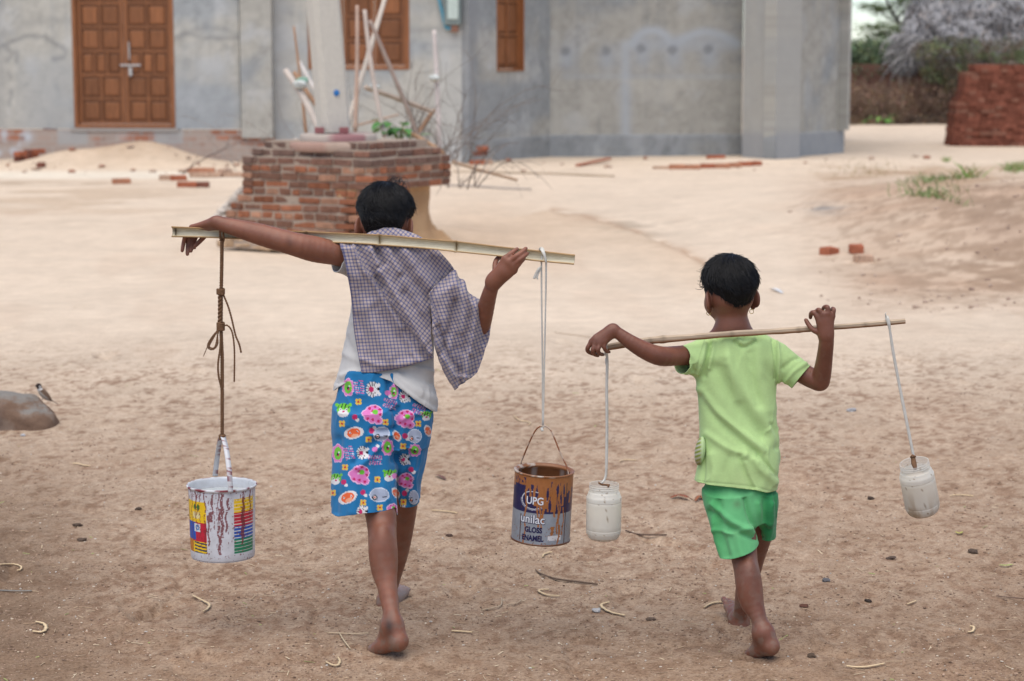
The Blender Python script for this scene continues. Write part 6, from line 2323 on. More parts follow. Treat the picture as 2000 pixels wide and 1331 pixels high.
COOL, WARM, PALE, DARK = np.array((.315, .330, .332)), np.array((.42, .405, .36)), np.array((.50, .515, .52)), np.array((.175, .180, .185))


def plaster(v, u, w, seed=1, tone=0.0):
    X, Yw, z = v[:, 0], v[:, 1], v[:, 2]
    F = lambda k, q, o, sd: fbm(X * k, z * q, Yw * k, o, sd)
    a = F(.9, 1.3, 4, seed); b = F(3.2, 2.2, 4, seed + 9); s = F(9, .55, 3, seed + 5)
    t = sst(.38, .62, a + .25 * (b - .5) + tone)[:, None]
    col = COOL * (1 - t) + WARM * t
    k = (sst(.56, .74, b) * .4)[:, None]; col = col * (1 - k) + PALE * k
    k = (sst(.60, .78, s) * .25)[:, None]; col = col * (1 - k) + COOL * .8 * k
    tr = np.abs(F(5, 6, 3, seed + 3) - .5)
    return col * ((.84 + .30 * F(11, 11, 4, seed + 2)) * (1 - .13 * np.exp(-(tr / .03) ** 2)))[:, None]


def dab(col, k, c):
    k = np.clip(k, 0, 1)[:, None]
    return col * (1 - k) + np.asarray(c) * k


def curve_mark(u, w, pts, wd, fu=.0, seed=0):
    return np.exp(-(polydist(u + 5 * (vnoise(w / 9., u / 9., seed=seed) - .5), w + 5 * (vnoise(u / 9., w / 9., seed=seed + 1) - .5), [tuple(p) for p in smooth_path(pts, 6)]) / wd) ** 2)


# --- left front
PF = Plane(gp(-160, 314), gp(916, 318))
sd0, zd0 = PF.hit(146, 250); sd1, _ = PF.hit(343, 250)
sw0, zw0 = PF.hit(601, 136); sw1, _ = PF.hit(799, 136)
DOOR_TOP = zd0 + 2.15
s_p0, _ = PF.hit(474, 250); s_p1, _ = PF.hit(535, 250)
zpl = PF.hit(100, 252)[1]


def paint_left(v, u, w):
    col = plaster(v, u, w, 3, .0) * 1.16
    for pts, wd, k in (([(0, 92), (40, 75), (80, 72), (115, 88), (128, 100), (122, 112), (104, 116)], 4.5, .55), ([(10, 92), (22, 104), (14, 118)], 5, .5), ([(33, 105), (34, 124)], 4, .45), ([(15, 140), (20, 150)], 3, .4), ([(22, 178), (18, 205)], 4, .5), ([(48, 170), (53, 166)], 3, .4),
                       ([(108, 168), (116, 178)], 4, .35), ([(345, 75), (370, 62), (400, 56), (440, 58), (472, 72)], 6, .30), ([(398, 74), (430, 76), (470, 74)], 4, .45), ([(345, 72), (362, 68), (392, 70)], 4, .4), ([(436, 90), (452, 96)], 5, .35), ([(360, 118), (374, 120)], 4, .35), ([(372, 160), (386, 155)], 3, .35), ([(470, 118), (472, 170)], 4, .3), ([(0, 75), (60, 45), (140, 40)], 10, .25)):
        col = dab(col, curve_mark(u, w, pts, wd, seed=int(pts[0][0])) * k, DARK)
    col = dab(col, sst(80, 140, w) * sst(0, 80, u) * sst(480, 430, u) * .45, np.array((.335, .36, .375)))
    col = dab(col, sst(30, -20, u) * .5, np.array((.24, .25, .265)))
    return col


def paint_mid(v, u, w):
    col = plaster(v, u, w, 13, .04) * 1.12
    col = dab(col, sst(590, 540, u) * .55, np.array((.30, .31, .325)))  # shade in the setback beside the pilaster, painted into the plaster
    for pts, wd, k in (([(540, 95), (575, 86), (600, 100)], 9, .4), ([(545, 140), (590, 130)], 9, .3), ([(800, 62), (840, 58), (865, 62)], 5, .3), ([(862, 92), (905, 90)], 4, .4)):
        col = dab(col, curve_mark(u, w, pts, wd, seed=int(pts[0][0])) * k, np.array((.42, .44, .455)) if wd > 6 else DARK)
    col = dab(col, sst(840, 870, u) * .5, np.array((.47, .475, .455)))
    col = dab(col, sst(260, 300, w) * sst(800, 860, u) * .4, PALE * 1.1)
    return col


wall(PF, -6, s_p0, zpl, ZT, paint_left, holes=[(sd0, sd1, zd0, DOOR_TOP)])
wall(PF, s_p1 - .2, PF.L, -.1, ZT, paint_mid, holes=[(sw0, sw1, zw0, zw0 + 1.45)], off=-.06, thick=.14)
wall(PF, s_p0 - .002, s_p1, zpl - .12, ZT, lambda v, u, w: dab(dab(plaster(v, u, w, 8, .08), curve_mark(u, w, [(480, 70), (505, 62), (532, 66)], 9) * .4, PALE), sst(527, 534, u) * .3, DARK), name='pilaster', off=.09, thick=.28)  # right edge of the pilaster has shade painted into its colour


# brick plinth below the left front
def paint_plinth(v, u, w):
    s = (v[:, :2] - PF.a) @ PF.d
    z = v[:, 2]
    course = np.floor((zpl - z) / .085)
    xx = s / .235 + .5 * (course % 2)
    mort = (np.abs((xx % 1) - .5) > .455) | (np.abs(((zpl - z) / .085 % 1) - .5) > .40)
    idx = np.floor(xx) * 7.13 + course * 3.7
    tone = _hash(np.floor(xx), course, course * 0, 5)
    col = np.array((.30, .125, .075)) * (.7 + .6 * tone)[:, None] + np.array((.03, .03, .025)) * tone[:, None]
    col[mort] = (.36, .33, .30)
    f = fbm(s * 2.2, z * 5, None, 4, 7)
    dust = sst(.36, .56, f + .4 * sst(zpl - .05, .1, z) - .13 + .12 * (fbm(s * 7, z * 9, None, 3, 4) - .5))
    col = dab(col, dust * .8, np.array((.42, .36, .31)))
    col = dab(col, sst(62, 30, u) * sst(.45, .55, f) + np.exp(-((u - 55) / 10) ** 2 - ((w - 268) / 10) ** 2) * .9 + np.exp(-((u - 8) / 8) ** 2 - ((w - 262) / 12) ** 2) * .9, np.array((.52, .54, .56)))
    for a, b in ((112, 172), (300, 358)):
        col = dab(col, sst(a - 6, a + 6, u) * sst(b + 6, b - 6, u) * sst(288, 278, w) * .85, np.array((.40, .40, .385)))
    col = dab(col, np.exp(-((u - 238) / 14) ** 2) * sst(280, 268, w) * .6, np.array((.52, .47, .43)))
    return col


wall(PF, -6, s_p1, -.1, zpl, paint_plinth, name='plinth', off=.03, thick=.2, res=.016)
m = MB(); m.col((.36, .33, .30)).box(PF.pt((sd0 + sd1) / 2, zd0 - .030, -.04), (sd1 - sd0 + .1, .18, .05), PF.M()); m.build('door_step', PLASTER, house, bevel=.006)

# --- angled wall, bay and right wing
PB = Plane(gp(916, 318), gp(1074, 305))
PC = Plane(gp(1074, 305), gp(1452, 303))
PD = Plane(gp(1449, 306.5), gp(1513, 310.5))
PE = Plane(gp(1513, 310.5), gp(1648, 299))
PR = Plane(gp(1648, 299), (gp(1648, 299)[0] + .7, gp(1648, 299)[1] + 4.5))
zB = PB.hit(1000, 270)[1]; zC = PC.hit(1250, 264)[1]; zE = PE.hit(1580, 258)[1]


def paint_b(v, u, w):
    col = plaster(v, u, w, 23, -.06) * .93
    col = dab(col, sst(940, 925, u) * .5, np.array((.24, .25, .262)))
    col = dab(col, sst(70, 62, w) * sst(930, 960, u) * .0, PALE)
    k = np.exp(-((u - 957) / 5) ** 2 - ((w - 130) / 6) ** 2)
    return dab(col, k * .6, PALE)


def paint_c(v, u, w):
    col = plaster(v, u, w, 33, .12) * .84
    cool = np.array((.335, .36, .385))
    # pale fresh cement over the chases
    arch = polydist(u, w, [tuple(p) for p in smooth_path([(1235, 86), (1252, 66), (1275, 60), (1295, 66), (1315, 84), (1340, 74), (1372, 63), (1405, 68), (1440, 86)], 6)])
    col = dab(col, np.exp(-(arch / 9) ** 2) * .9, cool * 1.15)
    below = sst(60, 84, w) * sst(112, 88, w) * sst(1228, 1240, u) * sst(1446, 1436, u)
    col = dab(col, below * .6, cool * 1.05)
    col = dab(col, np.exp(-((u - 1222) / 11) ** 2) * sst(70, 90, w) * .75, cool * 1.12)
    col = dab(col, np.exp(-((w - 150) / 6) ** 2) * sst(1090, 1110, u) * .35, cool * 1.1)
    for a, b in ((1105, 100), (1183, 100), (1252, 95), (1313, 98), (1383, 97)):
        sp = np.exp(-((u - a - 3) / 19) ** 2 - ((w - b - 14) / 26) ** 2)
        col = dab(col, sp * .8, cool)
        rr = np.hypot((u - a) / 10, (w - b) / 10) + .35 * (vnoise(u / 5., w / 5., seed=3) - .5)
        col = dab(col, sst(1.25, .6, rr) * .62, np.array((.165, .172, .178)))
    col = dab(col, sst(1075, 1085, u) * sst(1098, 1088, u) * .35, WARM * 1.05)
    col = dab(col, sst(.52, .7, fbm(u / 60., w / 60., None, 3, 5)) * sst(150, 160, w) * .4, WARM * 1.12)
    return dab(col, sst(1265, 1262, u) * sst(42, 38, w) * sst(1262, 1266, u) * .5, DARK)


def paint_e(v, u, w):
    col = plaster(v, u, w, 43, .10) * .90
    st = fbm(u / 7., w / 90., None, 3, 6)
    col = dab(col, sst(.48, .7, st) * .4, COOL * .92)
    col = dab(col, np.exp(-((u - 1532) / 4) ** 2) * .5, np.array((.40, .43, .46)))
    return col


def paint_base(v, u, w):
    col = plaster(v, u, w, 53, -.2) * .84
    col = dab(col, sst(1510, 1530, u) * .6, np.array((.33, .345, .36)))
    f = fbm(u / 14., w / 30., None, 3, 9)
    return dab(col, sst(.5, .7, f) * .4, np.array((.34, .35, .36)))


sv0, zv0 = PB.hit(970, 140); sv1, _ = PB.hit(1023, 140)
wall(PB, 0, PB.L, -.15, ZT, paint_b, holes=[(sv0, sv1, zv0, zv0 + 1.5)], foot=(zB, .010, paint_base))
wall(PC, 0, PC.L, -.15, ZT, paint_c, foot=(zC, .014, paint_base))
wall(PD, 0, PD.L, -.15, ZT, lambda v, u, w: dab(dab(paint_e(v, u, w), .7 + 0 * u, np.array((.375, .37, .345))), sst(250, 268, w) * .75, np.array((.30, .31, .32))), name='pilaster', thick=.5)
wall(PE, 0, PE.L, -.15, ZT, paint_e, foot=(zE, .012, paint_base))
s_a, _ = PE.hit(1622, 255); s_b, _ = PE.hit(1634, 255)
wall(PE, s_b, PE.L - .10, zE, ZT, lambda v, u, w: plaster(v, u, w, 63, .12), name='column', off=.16, thick=.16)
wall(PR, 0, PR.L, -.15, ZT, lambda v, u, w: plaster(v, u, w, 73, .1), thick=.2)
m = MB()
pts = [PF.pt(-6, 0, .35), PF.pt(PF.L, 0, .35), PB.pt(PB.L, 0, .35), PC.pt(PC.L, 0, .35), PE.pt(0, 0, .5), PE.pt(PE.L, 0, .4), PR.pt(PR.L, 0, -.4), PF.pt(-6, 0, -5)]
n = len(pts)
m.add([(p[0], p[1], ZT) for p in pts] + [(p[0], p[1], ZT + .14) for p in pts], [tuple(range(n))[::-1], tuple(range(n, 2 * n))] + [(i, (i + 1) % n, n + (i + 1) % n, n + i) for i in range(n)])
m.build('roof', flat_mat('roof_slab', (.33, .33, .32)), house)

# --- joinery
def wood():
    n = N('varnished_teak')
    at = n.new('ShaderNodeAttribute', attribute_name='Col')
    v = n.coord('Object', (9, 9, .9))
    f = n.noise(v, 4, 5, .6, .6)
    k = n.ramp(f, [(0.28, (.66, .62, .58)), (0.5, (1, 1, 1)), (0.75, (1.25, 1.22, 1.18))])
    return n.done(n.mix(at.outputs['Color'], k, 1.0, 'MULTIPLY'), n.bump(f, .15, .003), .42, .35)


WOOD = wood()
WC = np.array((.250, .098, .038))


def joinery(root, pl, s0, s1, z0, z1, rows, leaves, depth=.075, frame=.055, sill=True, off=0.0):
    """frame, then leaves with raised panels; rows list panels per row from the bottom"""
    Mx = pl.M()

    def B(mb, sa, sb, za, zb, d0, d1, tone=1.0):
        mb.col(WC * tone)
        c = pl.pt((sa + sb) / 2, (za + zb) / 2, off - (d0 + d1) / 2)
        mb.box(c, (sb - sa, d1 - d0, zb - za), Mx)
    fr = MB()
    B(fr, s0, s0 + frame, z0, z1, -.012, .14, 1.05); B(fr, s1 - frame, s1, z0, z1, -.012, .14, 1.1); B(fr, s0 + frame, s1 - frame, z1 - frame, z1, -.012, .14)
    if sill: B(fr, s0 + frame, s1 - frame, z0, z0 + frame * .9, -.018, .14, 1.15)
    fo = fr.build('frame', WOOD, root, bevel=.004)
    za = z0 + (frame * .9 if sill else .0) + .006; zb = z1 - frame - .004
    W = (s1 - s0 - 2 * frame) / leaves
    for k in range(leaves):
        a = s0 + frame + W * k + .003; b = a + W - .006
        lf = MB()
        B(lf, a, b, za, zb, depth + .018, depth + .034, .55)
        st = .055
        B(lf, a, a + st, za, zb, depth, depth + .03, RNG.uniform(.85, 1.1)); B(lf, b - st, b, za, zb, depth, depth + .03, RNG.uniform(.85, 1.1))
        H = (zb - za) / len(rows)
        for r, cnt in enumerate(rows):
            z = za + H * r
            B(lf, a + st, b - st, z, z + .035, depth, depth + .03, RNG.uniform(.85, 1.1))
            if r == len(rows) - 1: B(lf, a + st, b - st, zb - .05, zb, depth, depth + .03)
            pw = (b - a - 2 * st) / cnt
            for c in range(cnt):
                pa = a + st + pw * c
                if c: B(lf, pa - .014, pa + .014, z + .035, z + H, depth, depth + .03, RNG.uniform(.85, 1.25))
                pa2, pb2 = pa + (.014 if c else 0) + .022, pa + pw - (.014 if c < cnt - 1 else 0) - .022
                zt = z + H - (.05 if r == len(rows) - 1 else 0)
                q0, q1 = z + .035 + .022, zt - .022
                t = RNG.uniform(.75, 1.2)
                lf.col(WC * t)
                V = []
                for (ss, zz, dd) in ((pa2, q0, .022), (pb2, q0, .022), (pb2, q1, .022), (pa2, q1, .022), (pa2 + .02, q0 + .02, .006), (pb2 - .02, q0 + .02, .006), (pb2 - .02, q1 - .02, .006), (pa2 + .02, q1 - .02, .006)):
                    V.append(pl.pt(ss, zz, off - depth - dd))
                lf.add(V, [(4, 5, 6, 7), (0, 1, 5, 4), (1, 2, 6, 5), (2, 3, 7, 6), (3, 0, 4, 7)])
        lf.build('leaf', WOOD, root, bevel=.003)
    return fo


dr = empty('door', PF.pt((sd0 + sd1) / 2, zd0, 0)); dr.parent = house; dr.matrix_parent_inverse = Matrix.Translation(-Vector(house.location))


def under(o):
    """world transform of an Empty nested in the house"""
    return Matrix.Translation(-Vector(PF.pt((sd0 + sd1) / 2, zd0, 0)))


def nested(name, loc):
    e = bpy.data.objects.new(name, None); C.objects.link(e)
    e.parent = house
    e.location = Vector(loc) - Vector(house.location)
    e.empty_display_size = .1
    return e


def reparent(objs, e, loc):
    for o in objs:
        o.parent = e
        o.matrix_parent_inverse = Matrix.Translation(-Vector(loc))


bpy.data.objects.remove(dr)


def make_joinery(name, pl, s0, s1, z0, z1, rows, leaves, **kw):
    before = set(C.objects)
    joinery(None, pl, s0, s1, z0, z1, rows, leaves, **kw)
    new = [o for o in C.objects if o not in before]
    loc = pl.pt((s0 + s1) / 2, z0, 0)
    e = nested(name, loc)
    reparent(new, e, loc)
    return e, loc


door, dloc = make_joinery('door', PF, sd0, sd1, zd0, DOOR_TOP, [2, 2, 3, 2, 2, 2], 2, depth=.05)
metal = flat_mat('pale_metal', (.55, .53, .50), rough=.4, nvar=.3, Metallic=.6)
m = MB()
sb0, zb0 = PF.hit(234, 128); sb1, _ = PF.hit(274, 128); sv, zt_ = PF.hit(250, 82)
m.tube([PF.pt(sb0, zb0, -.03), PF.pt(sb1, zb0, -.03)], .016, 8)
m.tube([PF.pt(sv, zt_, -.036), PF.pt(sv + .005, zb0 + .08, -.036)], .012, 8)
m.box(PF.pt(sv + .02, zb0 - .09, -.028), (.045, .03, .12), PF.M())
o = m.build('latch', metal, None)
reparent([o], door, dloc)
make_joinery('window', PF, sw0, sw1, zw0, zw0 + 1.45, [1, 1, 1, 1], 3, depth=.04, off=-.06)
make_joinery('window', PB, sv0, sv1, zv0, zv0 + 1.5, [2, 2, 2], 1, depth=.05, frame=.03)

# --- electric meter and its pipe
se, ze = PF.hit(884, 20)
em = empty('electric_meter', PF.pt(se, ze, -.06))
tag(em, 'grey electric meter box with a blue conduit on the cement wall', 'electric meter')
m = MB(); m.box(PF.pt(se, ze + .10, -.06 + .06), (.24, .12, .62), PF.M()); m.build('box', flat_mat('grey_green_paint', (.20, .24, .23), rough=.5), em, bevel=.015)
m = MB(); m.box(PF.pt(se + .01, ze + .02, -.06 + .13), (.15, .03, .30), PF.M()); m.box(PF.pt(se + .01, ze + .27, .075), (.13, .02, .10), PF.M()); m.build('dial_window', flat_mat('dusty_glass', (.50, .58, .53), rough=.2), em, bevel=.006)
m = MB(); m.box(PF.pt(se + .03, ze - .26, .0), (.10, .08, .10), PF.M()); m.build('terminal_block', flat_mat('rusty_iron', (.24, .12, .08)), em, bevel=.006)
m = MB()
cpts = [PF.pt(PF.hit(a, b)[0], PF.hit(a, b)[1], .0) for a, b in ((852, -60), (856, -10), (864, 25), (869, 48), (873, 55), (881, 55), (884, 48), (884, 38))]
m.tube(smooth_path(cpts, 6), .026, 10); m.build('conduit', flat_mat('blue_plastic_pipe', (.10, .30, .40), rough=.4), em, True)

# ------------------------------------------------------------------ brick base of the pole
BRICK = vcol_mat('old_brick', rough=.95, spec=.08, nscale=24, nvar=.62, bscale=90, bstr=.6, bdist=.006)
zref = .74
Lp, Cp, Rp = G(472, 312, zref)[:2], G(728, 319, zref)[:2], G(881, 309, zref)[:2]
Bp = Lp + Rp - Cp
cen = (Lp + Rp) / 2
ped = empty('brick_pedestal', (cen[0], cen[1], 0))
tag(ped, 'stepped old brick base with an eroded right side around the concrete pole', 'brick base')
hc_ = .0625
off_e = [.15, .14, .107, .104, .10, .070, .030, .0, .0, .0, .0, .0, -.06, -.13]
m = MB(); core = MB()
rgb = np.random.default_rng(12)


def side_line(A, B, e):
    A, B = np.array(A), np.array(B)
    ctr = cen
    def push(p):
        # move a corner outwards along both faces by e
        d = p - ctr; d /= np.linalg.norm(d)
        return p + d * e * 1.38
    return push(A), push(B)


zbase = zref + .03 - hc_ * 12
for i, e in enumerate(off_e):
    z = zbase + i * hc_
    corners = [side_line(p, p, e)[0] for p in (Lp, Cp, Rp, Bp)]
    for fi, (A, B) in enumerate(((corners[0], corners[1]), (corners[1], corners[2]), (corners[2], corners[3]), (corners[3], corners[0]))):
        d = B - A; L = np.linalg.norm(d); d = d / L; nrm = np.array((d[1], -d[0]))
        s = rgb.uniform(-.08, 0) if i % 2 else 0.0
        header = i % 3 == 1
        while s < L - .02:
            ln = (.095 if header else .180) * rgb.uniform(.75, 1.2)
            a, b = max(s, 0.004), min(s + ln, L - .004)
            s += ln + .013
            if b - a < .03: continue
            mid = (a + b) / 2
            if fi == 1 and i < 8 - (1 if mid < L * .5 else 0) and mid > L * (.25 - .03 * i):
                continue
            if fi == 2 and i < 9: continue
            if i == 13 and not (fi == 1 and mid < L * .8 or fi == 0 and (mid < L * .22 or mid > L * .72)): continue
            w = .10
            jit = rgb.uniform(-.007, .005)
            c2 = A + d * mid - nrm * (w / 2 - jit)
            tone = rgb.random()
            colr = np.array((.31, .125, .07)) * (.66 + .5 * tone)
            if rgb.random() < .52: colr = colr * .35 + np.array((.14, .095, .075)) * .6
            elif rgb.random() < .3: colr = colr * .6 + np.array((.44, .30, .21)) * .4
            if i >= 11: colr = colr * .45 + np.array((.15, .11, .095)) * .55
            if i <= 1: colr = colr * .15 + np.array((.47, .335, .215)) * .85
            M3 = Matrix(((d[0], -nrm[0], 0), (d[1], -nrm[1], 0), (0, 0, 1))) @ Matrix.Rotation(rgb.uniform(-.04, .04), 3, 'Z') @ Matrix.Rotation(rgb.uniform(-.02, .02), 3, 'Y')
            m.col(colr).box((c2[0], c2[1], z + hc_ * .47), (b - a, w, hc_ * rgb.uniform(.70, .84)), M3, jit=.0055 if i > 1 else .016)
    inset = [side_line(p, p, e - .011)[0] for p in (Lp, Cp, Rp, Bp)]
    if i < 8:
        far_ = [side_line(p, p, -.14)[0] for p in (Lp, Cp, Rp, Bp)]
        inset[2] = far_[2] + (far_[1] - far_[2]) * .15; inset[3] = far_[3]
        inset[1] = inset[1] + (inset[0] - inset[1]) * .22
    core.col(np.array((.37, .29, .225)))
    core.add([(p[0], p[1], z) for p in inset] + [(p[0], p[1], z + hc_ * .99) for p in inset], [(3, 2, 1, 0), (4, 5, 6, 7), (0, 1, 5, 4), (1, 2, 6, 5), (2, 3, 7, 6), (3, 0, 4, 7)])
m.build('brickwork', BRICK, ped, bevel=.005)
core.build('mortar', vcol_mat('lime_mortar', nscale=40, nvar=.25, bscale=60, bstr=.6, bdist=.01), ped)
# earthen core showing where the bricks have fallen away, and the worn foot
lo = (min(Lp[0], Bp[0]) - .35, Cp[1] - .45, -.1); hi = (Rp[0] + .45, Bp[1] + .3, .62)
Fd = Field(lo, hi, .014)
ctr3 = np.array((cen[0], cen[1], 0))
ang = math.atan2(Cp[1] - Lp[1], Cp[0] - Lp[0])
e1 = np.linalg.norm(Cp - Lp) / 2; e2 = np.linalg.norm(Rp - Cp) / 2
X, Y, Z = Fd.grids((slice(None),) * 3)
da = (Cp - Lp) / np.linalg.norm(Cp - Lp); db = (Rp - Cp) / np.linalg.norm(Rp - Cp)
det = da[0] * db[1] - da[1] * db[0]
px, py = X - cen[0], Y - cen[1]
ca = (px * db[1] - py * db[0]) / det; cb = (da[0] * py - da[1] * px) / det
ca, cb = ca + 0 * Z, cb + 0 * Z
fl = np.interp(Z.ravel(), [-.1, 0, .06, .15, .3, .5, .62], [.22, .13, .05, .0, -.03, -.03, -.02])[None, None, :]
nz = fbm(X * 6 + 0 * Y + 0 * Z, Y * 6 + 0 * X + 0 * Z, Z * 1.6 + 0 * X + 0 * Y, 4, 5) - .5
ledge_ = np.interp(Z.ravel(), [-.1, .09, .10, .62], [.06, .06, .0, .0])[None, None, :]
qa = np.maximum(ca - (e1 - .075 + fl), -ca - (e1 - .03 + ledge_ * .6))
qb = np.maximum(cb - (e2 - .03 + fl), -cb - (e2 - .03 + ledge_))
d = np.sqrt(np.maximum(qa, 0) ** 2 + np.maximum(qb, 0) ** 2) + np.minimum(np.maximum(qa, qb), 0) + nz * .10
d = np.maximum(d, Z - .56)
Fd.F = d.astype(np.float32)
v, f = surface_nets(Fd.F, Fd.lo, Fd.h)
o = mesh_np('earth_core', v, f, STONE, ped)
f2 = fbm(v[:, 0] * 9, v[:, 1] * 9, v[:, 2] * 5, 4, 8)[:, None]
col = np.array((.36, .215, .115)) * (1 - f2) + np.array((.54, .355, .20)) * f2
stn = (sst(.16, .02, v[:, 2]) * sst(.5, .7, fbm(v[:, 0] * 5, v[:, 1] * 5, None, 3, 9)))[:, None]
set_col(o, col * (1 - .35 * stn))

# concrete collar and pole
CON = vcol_mat('cast_concrete', rough=.9, spec=.12, nscale=30, nvar=.14, bscale=120, bstr=.3, bdist=.003)
ztop = zbase + hc_ * 13
ycol = cen[1] - .03
pu = P(655, 262, ycol)
collar = empty('pole_collar', (pu[0], ycol, ztop)); tag(collar, 'two stacked round cement rings with faded maroon paint at the foot of the pole', 'cement collar')
m = MB()
r1 = .415; r2 = .315
c0 = np.array((P(661, 262, ycol)[0], ycol, 0))
m.lathe([(r1 - .012, ztop - .02), (r1, ztop - .01), (r1, ztop + .045), (r1 - .012, ztop + .055), (r2, ztop + .058)], 56, c=tuple(c0))
o = m.build('lower_ring', CON, collar, True)
v = verts_of(o); a = np.arctan2(v[:, 0] - c0[0], -(v[:, 1] - c0[1]))
f = fbm(a * 3, v[:, 2] * 12, None, 4, 4)[:, None]
set_col(o, np.array((.40, .30, .24)) * (.8 + .4 * f) * (1 - .2 * (a < -.2)[:, None]) + np.array((.05, .0, .0)) * (a < -.2)[:, None])
m = MB()
m.lathe([(r2 - .004, ztop + .04), (r2, ztop + .06), (r2, ztop + .105), (r2 - .012, ztop + .115), (.02, ztop + .12)], 48, c=tuple(c0))
o = m.build('upper_ring', CON, collar, True)
v = verts_of(o); a = np.arctan2(v[:, 0] - c0[0], -(v[:, 1] - c0[1]))
pk = sst(-.1, .05, np.sin(a * 3.2 + .4)) * (a > -.4)
set_col(o, np.array((.43, .37, .32)) * (1 - pk)[:, None] + np.array((.31, .165, .165)) * pk[:, None])
pole = empty('utility_pole', (P(652, 252, ycol)[0], ycol, ztop + .118))
tag(pole, 'leaning concrete utility pole with chamfered edges on the brick base', 'utility pole')
pb, pt_ = P(652, 256, ycol), P(631, 0, ycol - .05)
ax = pt_ - pb
top = pb + ax * 3.6
V, F = [], []
oct_ = [(-.118, -.075), (-.082, -.118), (.082, -.118), (.118, -.075), (.118, .075), (.082, .118), (-.082, .118), (-.118, .075)]
rotp = math.radians(24)
nn_ = 40
colr = []
for i in range(nn_ + 1):
    c = pb + (top - pb) * i / nn_
    for (a, b) in oct_:
        k = 1.0 + .02 * i / nn_
        V.append((c[0] + (a * math.cos(rotp) - b * math.sin(rotp)) * k, c[1] + (a * math.sin(rotp) + b * math.cos(rotp)) * k, c[2]))
    if i:
        for k in range(8):
            k2 = (k + 1) % 8
            F.append(((i - 1) * 8 + k, (i - 1) * 8 + k2, i * 8 + k2, i * 8 + k))
m = MB(); m.col((.56, .53, .465)); m.add(V, F + [tuple(nn_ * 8 + k for k in range(8))])
o = m.build('shaft', CON, pole)
m = MB()
cbl = P(657, 182, ycol - .128)
m.lathe([(0, .006), (.018, .004), (.026, 0), (.026, -.004)], 14, M=Matrix.Rotation(math.radians(90), 3, 'X'), c=tuple(cbl))
m.build('paint_mark', flat_mat('blue_paint', (.03, .16, .42)), pole)
wm = flat_mat('maroon_brick', (.26, .10, .10))
for du in (-30, 18):
    m = MB(); m.box(P(654 + du, 255, ycol - .17), (.075, .05, .05)); m.build('wedge', wm, pole, bevel=.006)

# gravel heap behind the base
gh = G(470, 330)
rg = np.random.default_rng(3)
n = 2200
rr = np.sqrt(rg.random(n)); aa = rg.uniform(0, 6.28, n)
hx, hy = P(575, 300, 19.6)[0], 19.6
xs, ys2 = hx + rr * np.cos(aa) * .82, hy + rr * np.sin(aa) * .7
m = MB()
zz = .82 * (1 - rr) ** .9
v, f = ICO
sz = rg.uniform(.012, .03, n)
V = v[None] * (1 + rg.uniform(-.25, .25, (n, 12, 1))) * sz[:, None, None]
V = V + np.stack([xs, ys2, zz], -1)[:, None]
F = (f[None] + (np.arange(n) * 12)[:, None, None]).reshape(-1, 3)
cone = MB(); k = 40
o = mesh_np('gravel_heap', V.reshape(-1, 3), F, STONE, smooth=False)
tone = rg.random(n)[:, None]
set_col(o, np.repeat(np.array((.40, .34, .29)) * (1 - tone) + np.array((.62, .56, .49)) * tone, 12, 0))
tag(o, 'heap of pale gravel behind the brick base', 'gravel', kind='stuff')
m = MB(); m.lathe([(.80, -.05), (.4, .36), (0.02, .78)], 30, c=(hx, hy, 0))
o2 = m.build('gravel_mound', flat_mat('gravel_ground', (.36, .31, .27), nscale=20), None, True)
tag(o2, kind='structure')
# ================================================================== bamboo, branches, bricks, plants
PALEB = vcol_mat('dry_bamboo', rough=.7, spec=.2, nscale=25, nvar=.2)


def bamboo(px, Y0, Y1, r0, r1, col, label):
    a, b = P(*px[0], Y0), P(*px[1], Y1)
    n = 26
    pts, rs = [], []
    bend = RNG.normal(size=3) * .012
    for i in range(n + 1):
        t = i / n
        node = 1 + .22 * math.exp(-(((t * 5.0) % 1 - .5) / .05) ** 2)
        pts.append(a + (b - a) * t + bend * math.sin(math.pi * t)); rs.append((r0 + (r1 - r0) * t) * node)
    m = MB().col(np.array(col)); m.tube(pts, rs, 9)
    o = m.build('bamboo_pole', PALEB, None, True)
    v = verts_of(o); f = fbm(v[:, 0] * 8, v[:, 1] * 8, v[:, 2] * 5, 3, 5)
    set_col(o, np.array(col) * (.75 + .5 * f)[:, None])
    tag(o, label, 'bamboo pole', 'bamboo poles stacked behind the brick base')
    return o


PB_, BR_ = (.50, .43, .37), (.34, .20, .12)
bamboo([(574, 52), (598, 262)], 19.8, 19.4, .010, .016, BR_, 'thin brown bamboo upright left of the concrete pole')
bamboo([(558, 138), (624, 256)], 19.3, 18.8, .026, .030, PB_, 'thick pale bamboo tied with a rag left of the concrete pole')
bamboo([(575, 142), (640, 232)], 19.5, 19.1, .020, .022, BR_, 'brown bamboo leaning under the tied rag toward the concrete pole')
bamboo([(585, 122), (640, 215)], 19.9, 19.3, .018, .020, (.55, .51, .47), 'greyish white bamboo behind the rag left of the concrete pole')
bamboo([(697.5, 12), (694, 256)], 19.6, 19.0, .016, .020, (.42, .29, .22), 'vertical brown bamboo beside the right edge of the concrete pole')
bamboo([(712, 20), (751, 268)], 19.0, 18.7, .018, .021, (.55, .46, .39), 'pale bamboo slanting in front of the shutters to the green plant')
bamboo([(763, -40), (679, 246)], 19.9, 19.2, .021, .023, (.58, .51, .43), 'long pale bamboo leaning right and reaching the top of the window')
bamboo([(722, 40), (826, 290)], 19.2, 19.2, .018, .020, (.38, .29, .24), 'brown bamboo leaning left across the shutters')
bamboo([(713, 171), (846, 219)], 19.0, 19.4, .022, .020, (.48, .38, .30), 'short bamboo lying crosswise below the window')
bamboo([(848, 216), (812, 268)], 19.5, 19.2, .019, .018, BR_, 'short dark bamboo propping the crosswise one')
